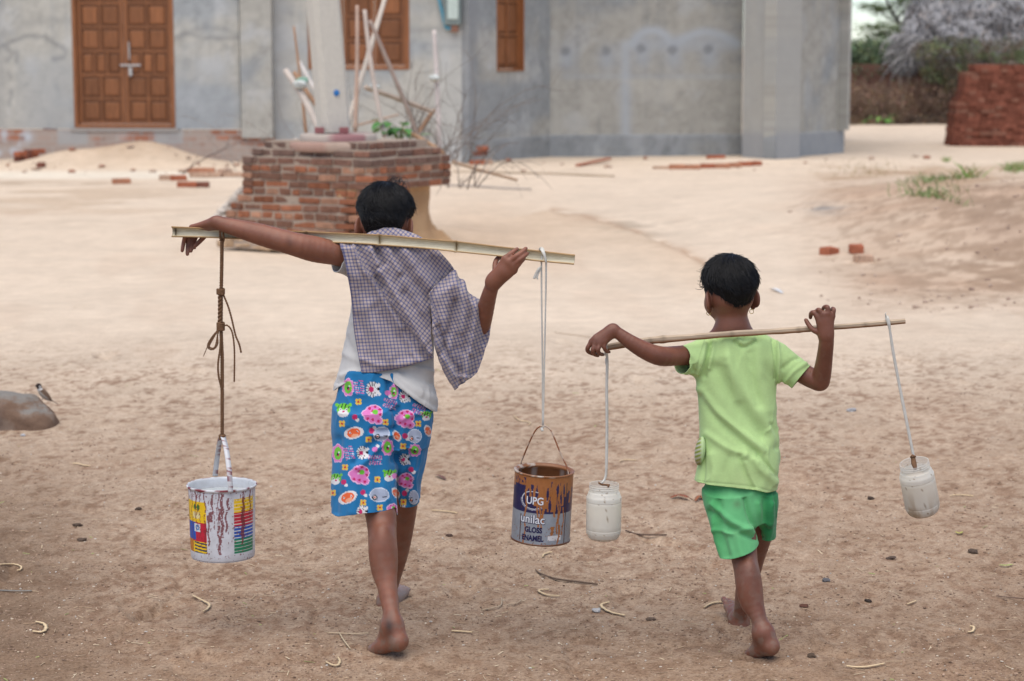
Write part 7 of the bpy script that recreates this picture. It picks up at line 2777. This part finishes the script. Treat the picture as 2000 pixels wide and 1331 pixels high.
bamboo([(848, 60), (858, 300)], 20.5, 20.2, .020, .024, (.56, .49, .45), 'upright pale bamboo with a rag knot left of the wall corner')
bamboo([(690, 247), (778, 224)], 19.3, 20.0, .012, .010, (.50, .37, .28), 'thin bamboo resting low behind the cement rings')
bamboo([(786, 254), (866, 300)], 18.9, 18.5, .018, .020, (.36, .22, .13), 'brown bamboo sliding down beside the green plant')
bamboo([(884, 316), (1010, 352)], 19.0, 18.6, .016, .012, (.40, .28, .19), 'brown bamboo lying on the sand right of the brick base')
RAG = flat_mat('rag', (.56, .58, .54), nvar=.25)


def rag(u, v, Y, s, label, green=False):
    c = P(u, v, Y)
    bm = bmesh.new(); bmesh.ops.create_icosphere(bm, subdivisions=3, radius=s)
    for q in bm.verts:
        p = np.array(q.co); k = 1 + .9 * (fbm(np.array([p[0] / s * 2 + u]), np.array([p[1] / s * 2]), np.array([p[2] / s * 2]), 3, 4)[0] - .5)
        q.co = (p[0] * k * 1.25, p[1] * k, p[2] * k * .75)
    me = bpy.data.meshes.new('rag'); bm.to_mesh(me); bm.free(); me.materials.append(flat_mat('green_rag', (.22, .36, .27)) if green else RAG)
    me.polygons.foreach_set('use_smooth', np.ones(len(me.polygons), bool))
    o = bpy.data.objects.new('rag', me); C.objects.link(o); o.location = c
    tag(o, label, 'rag', 'rags tied round the bamboo')


rag(585, 166, 19.1, .05, 'dirty white rag around the thick bamboo left of the pole')
rag(590, 158, 19.18, .042, 'green rag knotted above the white rag', True)
rag(848, 153, 20.3, .042, 'pale rag knotted around the upright bamboo near the wall corner')
rag(732, 170, 18.95, .035, 'white tie on the end of the crosswise bamboo')

BARK = vcol_mat('grey_twigs', rough=.95, nvar=.25)


def brush(name, label, base, n, L, spread, seed, r=.006, col=(.20, .165, .14), gravity=.25):
    rg = np.random.default_rng(seed)
    m = MB()
    for i in range(n):
        b = np.array(base[rg.integers(len(base))]) + rg.normal(size=3) * np.array((.15, .12, .0))
        d = np.array((rg.uniform(spread[0], spread[1]), rg.uniform(-.35, .35), rg.uniform(.25, 1.0))); d /= np.linalg.norm(d)
        ln = L * rg.uniform(.35, 1); p = b.copy(); pts = [p.copy()]
        curl = rg.normal(size=3) * .10
        k = 9
        for j in range(k):
            d = d + curl * .6 + rg.normal(size=3) * .10 - np.array((0, 0, gravity * j / k * .35)); d /= np.linalg.norm(d)
            p = p + d * ln / k; pts.append(p.copy())
            if rg.random() < .42:
                d2 = d + rg.normal(size=3) * .6; d2 /= np.linalg.norm(d2); l2 = ln * rg.uniform(.12, .35)
                q = [p, p + d2 * l2 * .5 + rg.normal(size=3) * .01, p + d2 * l2 + rg.normal(size=3) * .03]
                m.col(np.array(col) * rg.uniform(.7, 1.35)).tube(q, [r * .5, r * .35, r * .2], 4)
        m.col(np.array(col) * rg.uniform(.7, 1.35)).tube(pts, list(np.linspace(r, r * .3, len(pts))), 5)
    o = m.build(name, BARK, None, True)
    tag(o, label, 'dry branches', 'heaps of dry branches')
    return o


brush('dry_branches', 'tangle of dry grey branches between the green plant and the wall corner', [P(840, 315, 19.3), P(868, 318, 19.6), P(815, 300, 19.4), P(885, 325, 19.8)], 30, 1.2, (-.6, .75), 3, r=.005, col=(.17, .14, .12))
brush('dry_branches', 'thin dry branches arching left of the brick base', [P(500, 318, 19.8), P(470, 330, 20.5), P(540, 290, 20.4)], 12, 1.15, (-1.1, .5), 4, r=.0032, col=(.27, .235, .205))
brush('dry_branches', 'bent bare branch stuck in the loose bricks left of the brick base', [P(408, 338, 23.5)], 1, 1.35, (.35, .9), 8, r=.008, col=(.13, .10, .09), gravity=.5)
brush('dry_branches', 'low dry branches spread on the sand right of the brick base', [P(890, 368, 18.3)], 7, .75, (-.2, 1.2), 6, r=.006, gravity=1.1)

LEAF = vcol_mat('green_leaf', rough=.6, spec=.3, nscale=30, nvar=.25, Subsurface_Weight=.0)


def leaves(m, cs, size, col, rg, asp=.45, flat=.5, jitter=.35):
    for c in cs:
        s = size * rg.uniform(.6, 1.3)
        n = rg.normal(size=3) * flat + np.array((0, -.25, .75)); n /= np.linalg.norm(n)
        d = np.cross(n, rg.normal(size=3)); d /= np.linalg.norm(d)
        w = np.cross(n, d)
        m.col(np.array(col) * rg.uniform(1 - jitter, 1 + jitter) * np.array((rg.uniform(.8, 1.3), 1, rg.uniform(.7, 1.2))))
        m.add([c - d * s * .5, c - w * s * asp * .5 + n * s * .06, c + d * s * .5 - n * s * .12, c + w * s * asp * .5 + n * s * .06, c - n * s * .01], [(0, 1, 2, 3)])


def leaf_cloud(name, c, size, col, rg, asp, flat, parent, mat):
    k = len(c)
    nz = lambda a: a / (np.linalg.norm(a, axis=1, keepdims=True) + 1e-9)
    s = (size * rg.uniform(.6, 1.3, k))[:, None]
    n = nz(rg.normal(size=(k, 3)) * flat + np.array((0, -.25, .75)))
    d = nz(np.cross(n, rg.normal(size=(k, 3)))); w = np.cross(n, d)
    V = np.stack([c - d * s * .5, c - w * s * asp * .5 + n * s * .06, c + d * s * .5 - n * s * .12, c + w * s * asp * .5 + n * s * .06], 1)
    F = np.arange(4 * k).reshape(k, 4)
    o = mesh_np(name, V.reshape(-1, 3), F, mat, parent, smooth=False)
    col = col * rg.uniform(.7, 1.3, (k, 1)) * np.stack([rg.uniform(.8, 1.3, k), np.ones(k), rg.uniform(.7, 1.2, k)], 1)
    set_col(o, np.repeat(col, 4, 0))
    return o


def broad_plant(base, n, h, size, col, label, seed, spread=.25):
    rg = np.random.default_rng(seed)
    root = empty('leafy_plant', base)
    tag(root, label, 'plant', 'small green plants in the yard')
    m, st = MB(), MB()
    for i in range(n):
        a = rg.uniform(0, 6.28); r = spread * rg.random() ** .5
        t = np.array(base) + np.array((math.cos(a) * r, math.sin(a) * r, h * rg.uniform(.4, 1)))
        st.col(np.array((.16, .22, .07))).tube([np.array(base), (np.array(base) + t) / 2 + np.array((0, 0, h * .15)), t], [.006, .005, .003], 5)
        d = np.array((math.cos(a), math.sin(a), rg.uniform(-.3, .5))); d /= np.linalg.norm(d)
        w = np.cross(d, (0, 0, 1)); w /= np.linalg.norm(w); up = np.cross(w, d)
        s = size * rg.uniform(.7, 1.25); V = []
        prof = [0, .55, .9, 1, .85, .5, .05]
        for j, p in enumerate(prof):
            q = t + d * s * j / 6 - np.array((0, 0, 1)) * s * .35 * (j / 6) ** 2
            V += [q - w * p * s * .32 + up * p * s * .06, q, q + w * p * s * .32 + up * p * s * .06]
        F = []
        for j in range(6):
            F += [(3 * j, 3 * j + 1, 3 * j + 4, 3 * j + 3), (3 * j + 1, 3 * j + 2, 3 * j + 5, 3 * j + 4)]
        m.col(np.array(col) * rg.uniform(.7, 1.3)).add(V, F)
    m.build('leaves', LEAF, root, True); st.build('stems', LEAF, root, True)
    return root


broad_plant(tuple(P(783, 292, 18.9)), 16, .26, .15, (.085, .24, .055), 'bright green broad leaved plant beside the cement rings', 5, .17)
g = GG(1722, 243)
broad_plant(tuple(g), 10, .20, .26, (.14, .36, .07), 'light green broad leaved plant at the foot of the dry hedge', 6, .22)


def weed(u, v, wpx, n, h, label, seed, col=(.13, .20, .06)):
    rg = np.random.default_rng(seed)
    m = MB()
    g0 = GG(u, v)
    for i in range(n):
        a = GG(u + rg.normal() * wpx * .5, v + rg.normal() * wpx * .12)
        k = rg.random()
        c = np.array(col) * rg.uniform(.7, 1.4) if k > .3 else np.array((.34, .27, .13)) * rg.uniform(.8, 1.2)
        t = a + np.array((rg.normal() * h * .6, rg.normal() * h * .6, h * rg.uniform(.4, 1.1)))
        d = (t - a); w = np.cross(d, rg.normal(size=3)); w /= np.linalg.norm(w); w *= h * .045
        m.col(c).add([a - w, a + w, (a + t) / 2 + w * .8 + np.array((0, 0, h * .1)), t, (a + t) / 2 - w * .8 + np.array((0, 0, h * .1))], [(0, 1, 2, 4), (4, 2, 3)])
    o = m.build('weeds', LEAF, None)
    tag(o, label, 'weeds', kind='stuff')


weed(1822, 372, 70, 420, .09, 'patch of low green weeds on the slope below the brick stack', 3)
weed(1890, 368, 22, 60, .16, 'taller weeds at the right end of the weed patch', 4, (.17, .27, .06))
weed(1985, 332, 28, 160, .12, 'clump of weeds at the right edge under the brick stack', 5, (.16, .25, .07))
weed(1848, 316, 8, 50, .08, 'small green tuft before the brick stack', 6, (.16, .26, .07))
weed(1700, 335, 90, 260, .06, 'dry yellow grass along the bank by the grey wing', 7, (.30, .22, .10))

# ------------------------------------------------------------------ loose bricks
def loose_brick_mesh():
    bm = bmesh.new(); bmesh.ops.create_cube(bm, size=1)
    bmesh.ops.scale(bm, vec=(.21, .105, .065), verts=bm.verts)
    bmesh.ops.bevel(bm, geom=bm.edges[:], offset=.006, segments=2, affect='EDGES')
    for q in bm.verts: q.co += Vector(RNG.normal(size=3) * .0015)
    me = bpy.data.meshes.new('loose_brick'); bm.to_mesh(me); bm.free()
    return me


BM = loose_brick_mesh()


def brick_mat(name, c):
    return flat_mat(name, c, rough=.95, spec=.08, nscale=18, nvar=.3, bscale=60, bstr=.5, bdist=.006)


BMATS = [brick_mat('brick_red', (.36, .125, .07)), brick_mat('brick_orange', (.42, .20, .12)), brick_mat('brick_dark', (.20, .085, .06)), brick_mat('brick_sandy', (.46, .31, .22)), brick_mat('brick_black', (.06, .05, .045))]
BMESH = []
for mt in BMATS:
    me = BM.copy(); me.materials.append(mt); BMESH.append(me)


def lbrick(u, v, k, rz, label, sx=1.0, up=0.0, tilt=0.0, group='loose bricks in the yard', Y=None):
    g = GG(u, v) if Y is None else P(u, v, Y)
    o = bpy.data.objects.new('loose_brick', BMESH[k]); C.objects.link(o)
    o.location = (g[0], g[1], g[2] + .030 + up); o.rotation_euler = (tilt, 0, math.radians(rz)); o.scale = (sx, 1, 1)
    tag(o, label, 'brick', group)


for i, (u, v, k, rz, lab, sx, up) in enumerate((
    (38, 316, 2, 85, 'dark brick at the left of the bottom row of the small stack by the plinth', .9, 0), (52, 317, 2, 80, 'brick second from the left in the bottom row of the small stack', .9, 0), (66, 317, 0, 86, 'brick third from the left in the bottom row of the small stack', .9, 0), (80, 316, 2, 95, 'brick at the right end of the bottom row of the small stack', .9, 0),
    (40, 316, 0, 70, 'upper brick on the left of the small stack by the plinth', .9, .068), (55, 317, 2, 100, 'middle brick of the upper row of the small stack', .9, .068), (75, 316.5, 0, 60, 'upper brick on the right of the small stack by the plinth', .95, .068),
    (12, 312, 0, 10, 'red brick lying flat at the far left below the plinth', 1.1, 0), (236, 314, 1, 25, 'single brick lying on the sand heap below the door', 1.0, .0), (172, 292, 0, 10, 'brick at the upper left rim of the sand heap', .9, .02), (196, 290, 0, -8, 'brick near the top of the sand heap left of the door middle', 1.0, .03), (212, 293, 3, 5, 'dusty brick half sunk on the sand heap', 1.1, .0), (295, 290, 4, 3, 'blackened brick on the right side of the sand heap', .95, .02), (145, 295, 0, -12, 'brick at the lower left rim of the sand heap', .9, .0),
    (326, 352, 3, 5, 'sandy brick left of two near the middle of the yard', .9, 0), (349, 353, 0, 12, 'red brick right of the sandy one', .95, 0), (365, 366, 0, 6, 'red brick of the front pair on the sand', 1.1, 0), (391, 366, 2, 0, 'dark brick of the front pair on the sand', 1.0, 0),
    (386, 338, 1, 5, 'orange brick at the rear left of the low brick border', 1.3, 0), (401, 338, 1, 0, 'orange brick at the rear of the low brick border', 1.2, 0.0), (390, 347, 3, 0, 'sandy brick at the front left of the low brick border', 1.2, 0), (414, 347, 3, -4, 'sandy brick in the middle of the low brick border', 1.2, 0), (434, 345, 3, 88, 'end on brick beside the brick base', 1.0, .03), (455, 346, 3, 0, 'sandy brick touching the left of the brick base', 1.2, .0),
    (1322, 331, 1, -3, 'left brick of the row before the grey wall', 1.0, 0), (1352, 331, 1, 2, 'second brick of the row before the grey wall', 1.0, 0), (1384, 329, 0, 0, 'third brick of the row before the grey wall', 1.05, 0), (1410, 329, 1, 6, 'fourth brick of the row before the grey wall', 1.0, 0), (1434, 327, 1, 20, 'fifth brick of the row before the grey wall', .9, 0), (1455, 325, 0, -10, 'sixth brick of the row before the grey wall', .95, 0), (1474, 324, 0, 35, 'last brick at the right of the row before the grey wall', .9, 0), (1398, 312, 0, 0, 'flat brick close to the grey plinth', 1.3, 0), (1292, 330, 3, 4, 'half buried brick left of the row before the grey wall', 1.1, -.03),
    (931, 322, 0, 0, 'lower brick in the corner of the grey wall', 1.0, 0), (948, 321, 3, 15, 'pale brick in the corner of the grey wall', .9, 0), (938, 321, 2, 30, 'upper dark brick in the corner of the grey wall', .9, .12), (943, 321, 0, -20, 'broken red brick propped on the bricks at the wall corner', .7, .19),
    (1620, 486, 0, 40, 'red brick standing out on the sand at the foot of the slope', .58, -.012), (1687, 471, 3, 10, 'pale brick on the slope right of the red one', .65, -.012), (1673, 455, 0, 0, 'small brick piece behind the pale brick', .5, 0), 
)): lbrick(u, v, k, rz, lab, sx, up, tilt=RNG.uniform(-.06, .06))
lbrick(98, 257, 2, 5, 'brick left on the ledge of the plinth left of the door', .9, -.02, Y=PF.pt(.9, 0, 0)[1] - .02)
m = MB().col((.36, .14, .085)); a, b = GG(1128, 326), GG(1190, 317); m.bar(a + np.array((0, 0, .02)), b + np.array((0, 0, .05)), .07, .03)
o = m.build('plank', vcol_mat('red_plank'), None, bevel=.004); tag(o, 'narrow reddish plank lying on the sand by the grey wall', 'plank')

# ------------------------------------------------------------------ stacked red bricks at the right
sp = GG(1858, 286)
ys_s = sp[1]
edge = [(286, 1857), (270, 1859), (250, 1862), (215, 1866), (197, 1870), (190, 1878), (178, 1882), (160, 1884), (141, 1886), (139.5, 1904), (126, 1906), (124, 1908)]
ev = np.array([e[0] for e in edge][::-1]); eu = np.array([e[1] for e in edge][::-1])
m = MB()
z = 0.0; rg = np.random.default_rng(8); row = 0
while True:
    u_, v_ = proj(np.array((sp[0], ys_s, z + .03)))
    if v_ < 124: break
    x = P(float(np.interp(v_, ev, eu)), v_, ys_s)[0] + rg.uniform(-.012, .012)
    xe = P(2090, v_, ys_s)[0]
    endu = 1986 if v_ < 132 else 3000
    while x < xe:
        ln = (.21 if row % 2 else .11) * rg.uniform(.93, 1.07)
        if proj(np.array((x, ys_s, z)))[0] < endu:
            c = np.array((.205, .076, .05)) * rg.uniform(.72, 1.25)
            if rg.random() < .12: c = c * .6 + np.array((.30, .17, .12)) * .4
            m.col(c).box((x + ln / 2, ys_s + .28 + rg.uniform(-.02, .02), z + .03), (ln - .004, .58, .058), None, jit=.003)
        x += ln
    z += .0605; row += 1
o = m.build('brick_stack', BRICK, None, bevel=.004)
tag(o, 'tall stack of dark red bricks with a stepped left end at the right edge', 'brick stack')

# ------------------------------------------------------------------ hedge, hut, shrubs and trees far right
def canopy(name, blobs, n, size, cols, seed, parent=None, asp=.5, mat=None, flat=.9):
    rg = np.random.default_rng(seed)
    vol = np.array([b[1][0] * b[1][1] * b[1][2] for b in blobs]) ** .67
    pts = []
    for (c, r), share in zip(blobs, vol / vol.sum()):
        k = int(n * share)
        d = rg.normal(size=(k, 3)); d /= np.linalg.norm(d, axis=1, keepdims=True)
        rad = (.45 + .62 * rg.random(k)) ** .7
        rad *= .78 + .5 * fbm(d[:, 0] * 3 + c[0], d[:, 1] * 3, d[:, 2] * 3, 3, seed)
        pts.append(np.array(c) + d * np.array(r) * rad[:, None])
    p = np.concatenate(pts); p = p[p[:, 2] > .02]
    cl = fbm(p[:, 0] * 2.2, p[:, 1] * 2.2, p[:, 2] * 2.2, 3, seed + 2)
    i = np.clip((cl - .3) / .4 * len(cols), 0, len(cols) - 1).astype(int)
    return leaf_cloud(name, p, size, np.array(cols)[i], rg, asp, flat, parent, mat or LEAF)


yh = GG(1750, 244)[1]
# dry thorn hedge
hd = empty('dry_hedge', P(1740, 244, yh))
tag(hd, 'brown dry thorn hedge behind the sandy path', 'hedge')
blobs = [(P(u, 200 + 8 * math.sin(u), yh + .5 + .3 * math.cos(u * .1)), (.55, .5, .46 + .08 * math.sin(u * .7))) for u in range(1610, 2050, 42)]
canopy('dry_leaves', blobs, 9000, .075, [(.14, .095, .07), (.22, .15, .105), (.30, .21, .15), (.18, .135, .095)], 4, hd, .22, BARK, 1.4)
canopy('low_litter', [(P(u, 236, yh + .2), (.5, .35, .13)) for u in range(1640, 1880, 45)], 2200, .07, [(.12, .095, .075), (.26, .20, .14)], 9, hd, .3, BARK, 1.2)
rg = np.random.default_rng(5)
m = MB()
for i in range(420):
    b = P(rg.uniform(1600, 2050), 240, yh + rg.uniform(.1, .9)); b[2] = 0
    d = np.array((rg.normal() * .5, rg.normal() * .3, 1.0)); d /= np.linalg.norm(d); ln = rg.uniform(.4, 1.05)
    m.col(np.array((.16, .11, .08)) * rg.uniform(.5, 1.5)).tube([b, b + d * ln * .5 + rg.normal(size=3) * .05, b + d * ln + rg.normal(size=3) * .1], [.010, .007, .003], 4)
m.build('twigs', BARK, hd, True)
# clipped green growth behind it
gh_ = empty('green_hedge', P(1700, 200, yh + 1.6))
tag(gh_, 'dull green flat topped hedge between the grey wing and the thatch', 'hedge')
canopy('foliage', [(P(u, 108, yh + 1.8), (.6, .6, .36)) for u in range(1600, 1800, 40)] + [(P(u, 140, yh + 1.6), (.6, .5, .42)) for u in range(1600, 1800, 50)], 12000, .075, [(.09, .13, .075), (.13, .19, .10), (.17, .235, .125), (.11, .16, .085)], 14, gh_, .6)
m = MB()
for u in range(1600, 1800, 25):
    b = P(u, 200, yh + 1.7); b[2] = 0; t = P(u + 5, 110, yh + 1.7); m.col((.10, .075, .055)).tube([b, t], [.03, .012], 5)
m.build('stems', BARK, gh_, True)
m = MB().col((.13, .065, .045)); m.box(P(1690, 150, yh + 1.25) * np.array((1, 1, 0)) + np.array((0, 0, .62)), (3.0, .18, 1.24))
ob = m.build('mud_wall', vcol_mat('mud_wall', nscale=8, nvar=.3), None, bevel=.02); tag(ob, 'low reddish mud wall half hidden behind the dry hedge', 'wall')

# feathery tree against the sky
yt = yh + 3.2
tr = empty('feathery_tree', P(1775, 160, yt) * np.array((1, 1, 0)))
tag(tr, 'thin feathery leaved tree spreading against the pale sky', 'tree')
m = MB(); limbs = []
base = P(1788, 160, yt); base[2] = 0
trunk = smooth_path([base, P(1786, 130, yt), P(1776, 80, yt), P(1762, 52, yt), P(1745, 28, yt), P(1730, -5, yt), P(1722, -60, yt)], 5)
m.col((.085, .072, .06)).tube(trunk, list(np.linspace(.085, .016, len(trunk))), 7)
for s in ([(1770, 66), (1740, 54), (1705, 50), (1680, 58)], [(1762, 52), (1735, 34), (1700, 12), (1672, 14)], [(1776, 85), (1745, 66), (1715, 66), (1690, 72)], [(1745, 28), (1760, 5), (1790, -10), (1830, -12)], [(1730, -5), (1700, -25), (1670, -30)], [(1776, 80), (1800, 60), (1830, 45)], [(1738, 12), (1760, -5), (1775, -40)], [(1750, 36), (1775, 20), (1800, 12), (1820, 4)]):
    p = smooth_path([P(a, b, yt + rg.uniform(-.35, .35)) for a, b in s], 6)
    m.tube(p, list(np.linspace(.022, .005, len(p))), 5); limbs.append(p)
    for _ in range(3):
        i = rg.integers(6, len(p)); q0 = p[i]; d = rg.normal(size=3) * np.array((.3, .3, .15)); q = smooth_path([q0, q0 + d * .6, q0 + d + np.array((0, 0, -.04))], 5)
        m.tube(q, list(np.linspace(.008, .003, len(q))), 4); limbs.append(q)
m.build('trunk', BARK, tr, True)
q = np.concatenate([p[3:] for p in limbs])
c = np.repeat(q, 9, 0) + rg.normal(size=(len(q) * 9, 3)) * np.array((.13, .13, .055))
d = rg.normal(size=c.shape) * np.array((1, 1, .25)); d /= np.linalg.norm(d, axis=1, keepdims=True)
c = np.concatenate([c + d * .03 * k for k in range(4)])
leaf_cloud('crown', c, .055, np.tile(np.array((.15, .21, .09)), (len(c), 1)), rg, .4, .35, tr, LEAF)

# thatched hut
yth = yh + 1.2
hut = empty('thatched_hut', P(1900, 200, yth + 1.2) * np.array((1, 1, 0)))
tag(hut, 'hut with a shaggy grey palm thatch roof behind the brick stack', 'hut')
e0, e1 = P(1770, 118, yth), P(2080, 108, yth)
ridge0, ridge1 = e0 + np.array((.55, 1.9, 1.55)), e1 + np.array((0, 1.9, 1.55))
rb0, rb1 = ridge0 + np.array((-.3, 1.9, -1.4)), ridge1 + np.array((0, 1.9, -1.4))
m = MB().col((.13, .125, .12))
t_ = np.array((0, 0, -.10))
for A, B, Cc, D in ((e0, e1, ridge1, ridge0), (ridge0, ridge1, rb1, rb0)):
    m.add([A, B, Cc, D, A + t_, B + t_, Cc + t_, D + t_], [(0, 1, 2, 3), (7, 6, 5, 4), (0, 4, 5, 1), (1, 5, 6, 2), (2, 6, 7, 3), (3, 7, 4, 0)])
m.build('roof_deck', BARK, hut)
m = MB()
rg = np.random.default_rng(21)
tn = fbm(np.linspace(0, 5200 * .37, 5200), np.zeros(5200), None, 2, 4)
for i in range(5200):
    s, t = rg.random(), rg.random() ** .9
    a = e0 + (e1 - e0) * s; b = ridge0 + (ridge1 - ridge0) * s
    c = a + (b - a) * t + np.array((0, -.06, .03)) + rg.normal(size=3) * np.array((.08, .05, .05))
    if s < .12: c[0] -= rg.random() * .35 * (1 - t)
    d = (a - b); d /= np.linalg.norm(d)
    d = d + rg.normal(size=3) * np.array((.55, .25, .30)); d /= np.linalg.norm(d)
    ln = rg.uniform(.16, .42); w = np.cross(d, (rg.normal() * .4, -.6, .8)); w /= np.linalg.norm(w); w *= rg.uniform(.006, .017)
    tone = np.clip(.5 + .5 * math.sin(c[0] * 5 + 3 * math.sin(c[2] * 6 + c[0] * 2)) * math.sin(c[2] * 7) + (tn[i] - .5) + rg.normal() * .2, 0, 1)
    colr = np.array((.085, .08, .08)) * (1 - tone) + np.array((.44, .43, .43)) * tone
    if rg.random() < .08: colr = colr * .6 + np.array((.14, .09, .05))
    n_ = np.cross(w, d); n_ /= np.linalg.norm(n_)
    droop = np.array((0, 0, -ln * .22))
    m.col(colr).add([c - w, c + w, c + d * ln * .5 + w + n_ * .02, c + d * ln * .5 - w + n_ * .02, c + d * ln + droop], [(0, 1, 2, 3), (3, 2, 4)])
# loose fronds slipping off the left corner
for i in range(520):
    c = P(1775 + rg.normal() * 16, 96 + rg.uniform(-30, 42), yth + rg.normal() * .12)
    d = np.array((-.7 + rg.normal() * .35, rg.normal() * .3, -.55 + rg.normal() * .3)); d /= np.linalg.norm(d)
    ln = rg.uniform(.15, .36); w = np.cross(d, (.1, -.8, .6)); w /= np.linalg.norm(w); w *= rg.uniform(.006, .016)
    tone = rg.random()
    m.col(np.array((.10, .095, .09)) * (1 - tone) + np.array((.40, .385, .375)) * tone).add([c - w, c + w, c + d * ln * .5 + w, c + d * ln * .5 - w, c + d * ln + np.array((0, 0, -ln * .3))], [(0, 1, 2, 3), (3, 2, 4)])
m.build('thatch', BARK, hut)
m = MB().col((.075, .058, .046)); m.box(((e0[0] + e1[0]) / 2 + .2, yth + 1.9, .62), (e1[0] - e0[0] - .6, 2.6, 1.24)); m.build('wall', vcol_mat('hut_wall', nscale=6, nvar=.35), hut)
for s in (.06, .5, .97):
    q = e0 + (e1 - e0) * s; m = MB().col((.13, .10, .08)); m.tube([(q[0], q[1] + .12, 0), (q[0], q[1] + .12, q[2])], .045, 7); m.build('post', BARK, hut, True)

ysb = yh + .55
sb = empty('scrub_bush', P(1880, 200, ysb) * np.array((1, 1, 0)))
tag(sb, 'brownish green scrub bush under the thatch and above the brick stack', 'bush')
canopy('foliage', [(P(1815, 100, ysb), (.36, .4, .24)), (P(1850, 92, ysb), (.4, .4, .24)), (P(1900, 96, ysb + .2), (.45, .4, .26)), (P(1960, 100, ysb + .2), (.5, .4, .28)), (P(1830, 140, ysb), (.34, .4, .26)), (P(2020, 100, ysb), (.5, .4, .3)), (P(1870, 150, ysb), (.34, .35, .4))], 7000, .06, [(.10, .10, .07), (.14, .165, .09), (.16, .215, .10), (.17, .14, .105), (.12, .105, .08)], 24, sb, .5)
m = MB()
for i in range(60):
    b = P(rg.uniform(1795, 2040), 240, ysb + rg.normal() * .2); b[2] = 0; t = P(rg.uniform(1790, 2040), rg.uniform(75, 130), ysb + rg.normal() * .25)
    m.col(np.array((.11, .085, .065)) * rg.uniform(.6, 1.3)).tube([b, (b + t) / 2 + rg.normal(size=3) * .1, t], [.016, .012, .005], 5)
m.build('stems', BARK, sb, True)
# ================================================================== camera and light
cam = bpy.data.cameras.new('camera')
cam.sensor_width = 36.0
cam.lens = 36.0 * FPX / 2000.0
cam.clip_end = 3000
cam.clip_start = .05
cam.dof.use_dof = True
cam.dof.focus_distance = 5.98
cam.dof.aperture_fstop = 4.9
co = bpy.data.objects.new('camera', cam)
co.location = (0, 0, HC)
co.rotation_euler = (math.pi / 2 - PITCH, 0, 0)
C.objects.link(co)
scn.camera = co

SUN_EL, SUN_AZ = math.radians(72), math.radians(200)
w = bpy.data.worlds.new('World'); scn.world = w; w.use_nodes = True
nt = w.node_tree
sky = nt.nodes.new('ShaderNodeTexSky'); sky.sky_type = 'NISHITA'; sky.sun_disc = False
sky.sun_elevation = SUN_EL; sky.sun_rotation = SUN_AZ
sky.air_density = 0.7; sky.dust_density = 0.3; sky.ozone_density = 1.2
bg = nt.nodes['Background']; bg.inputs['Strength'].default_value = .065
nt.links.new(sky.outputs[0], bg.inputs[0])
sl = bpy.data.lights.new('sun', 'SUN'); sl.energy = 1.5; sl.angle = math.radians(80); sl.color = (1.0, .92, .82)
so_ = bpy.data.objects.new('sun', sl); C.objects.link(so_)
d = Vector((math.sin(SUN_AZ) * math.cos(SUN_EL), math.cos(SUN_AZ) * math.cos(SUN_EL), math.sin(SUN_EL)))
so_.rotation_euler = d.to_track_quat('Z', 'Y').to_euler()
scn.view_settings.view_transform = 'Standard'
scn.view_settings.look = 'None'
scn.view_settings.exposure = 1.42
scn.view_settings.gamma = 1.0
scn.render.film_transparent = False
scn.cycles.use_denoising = True
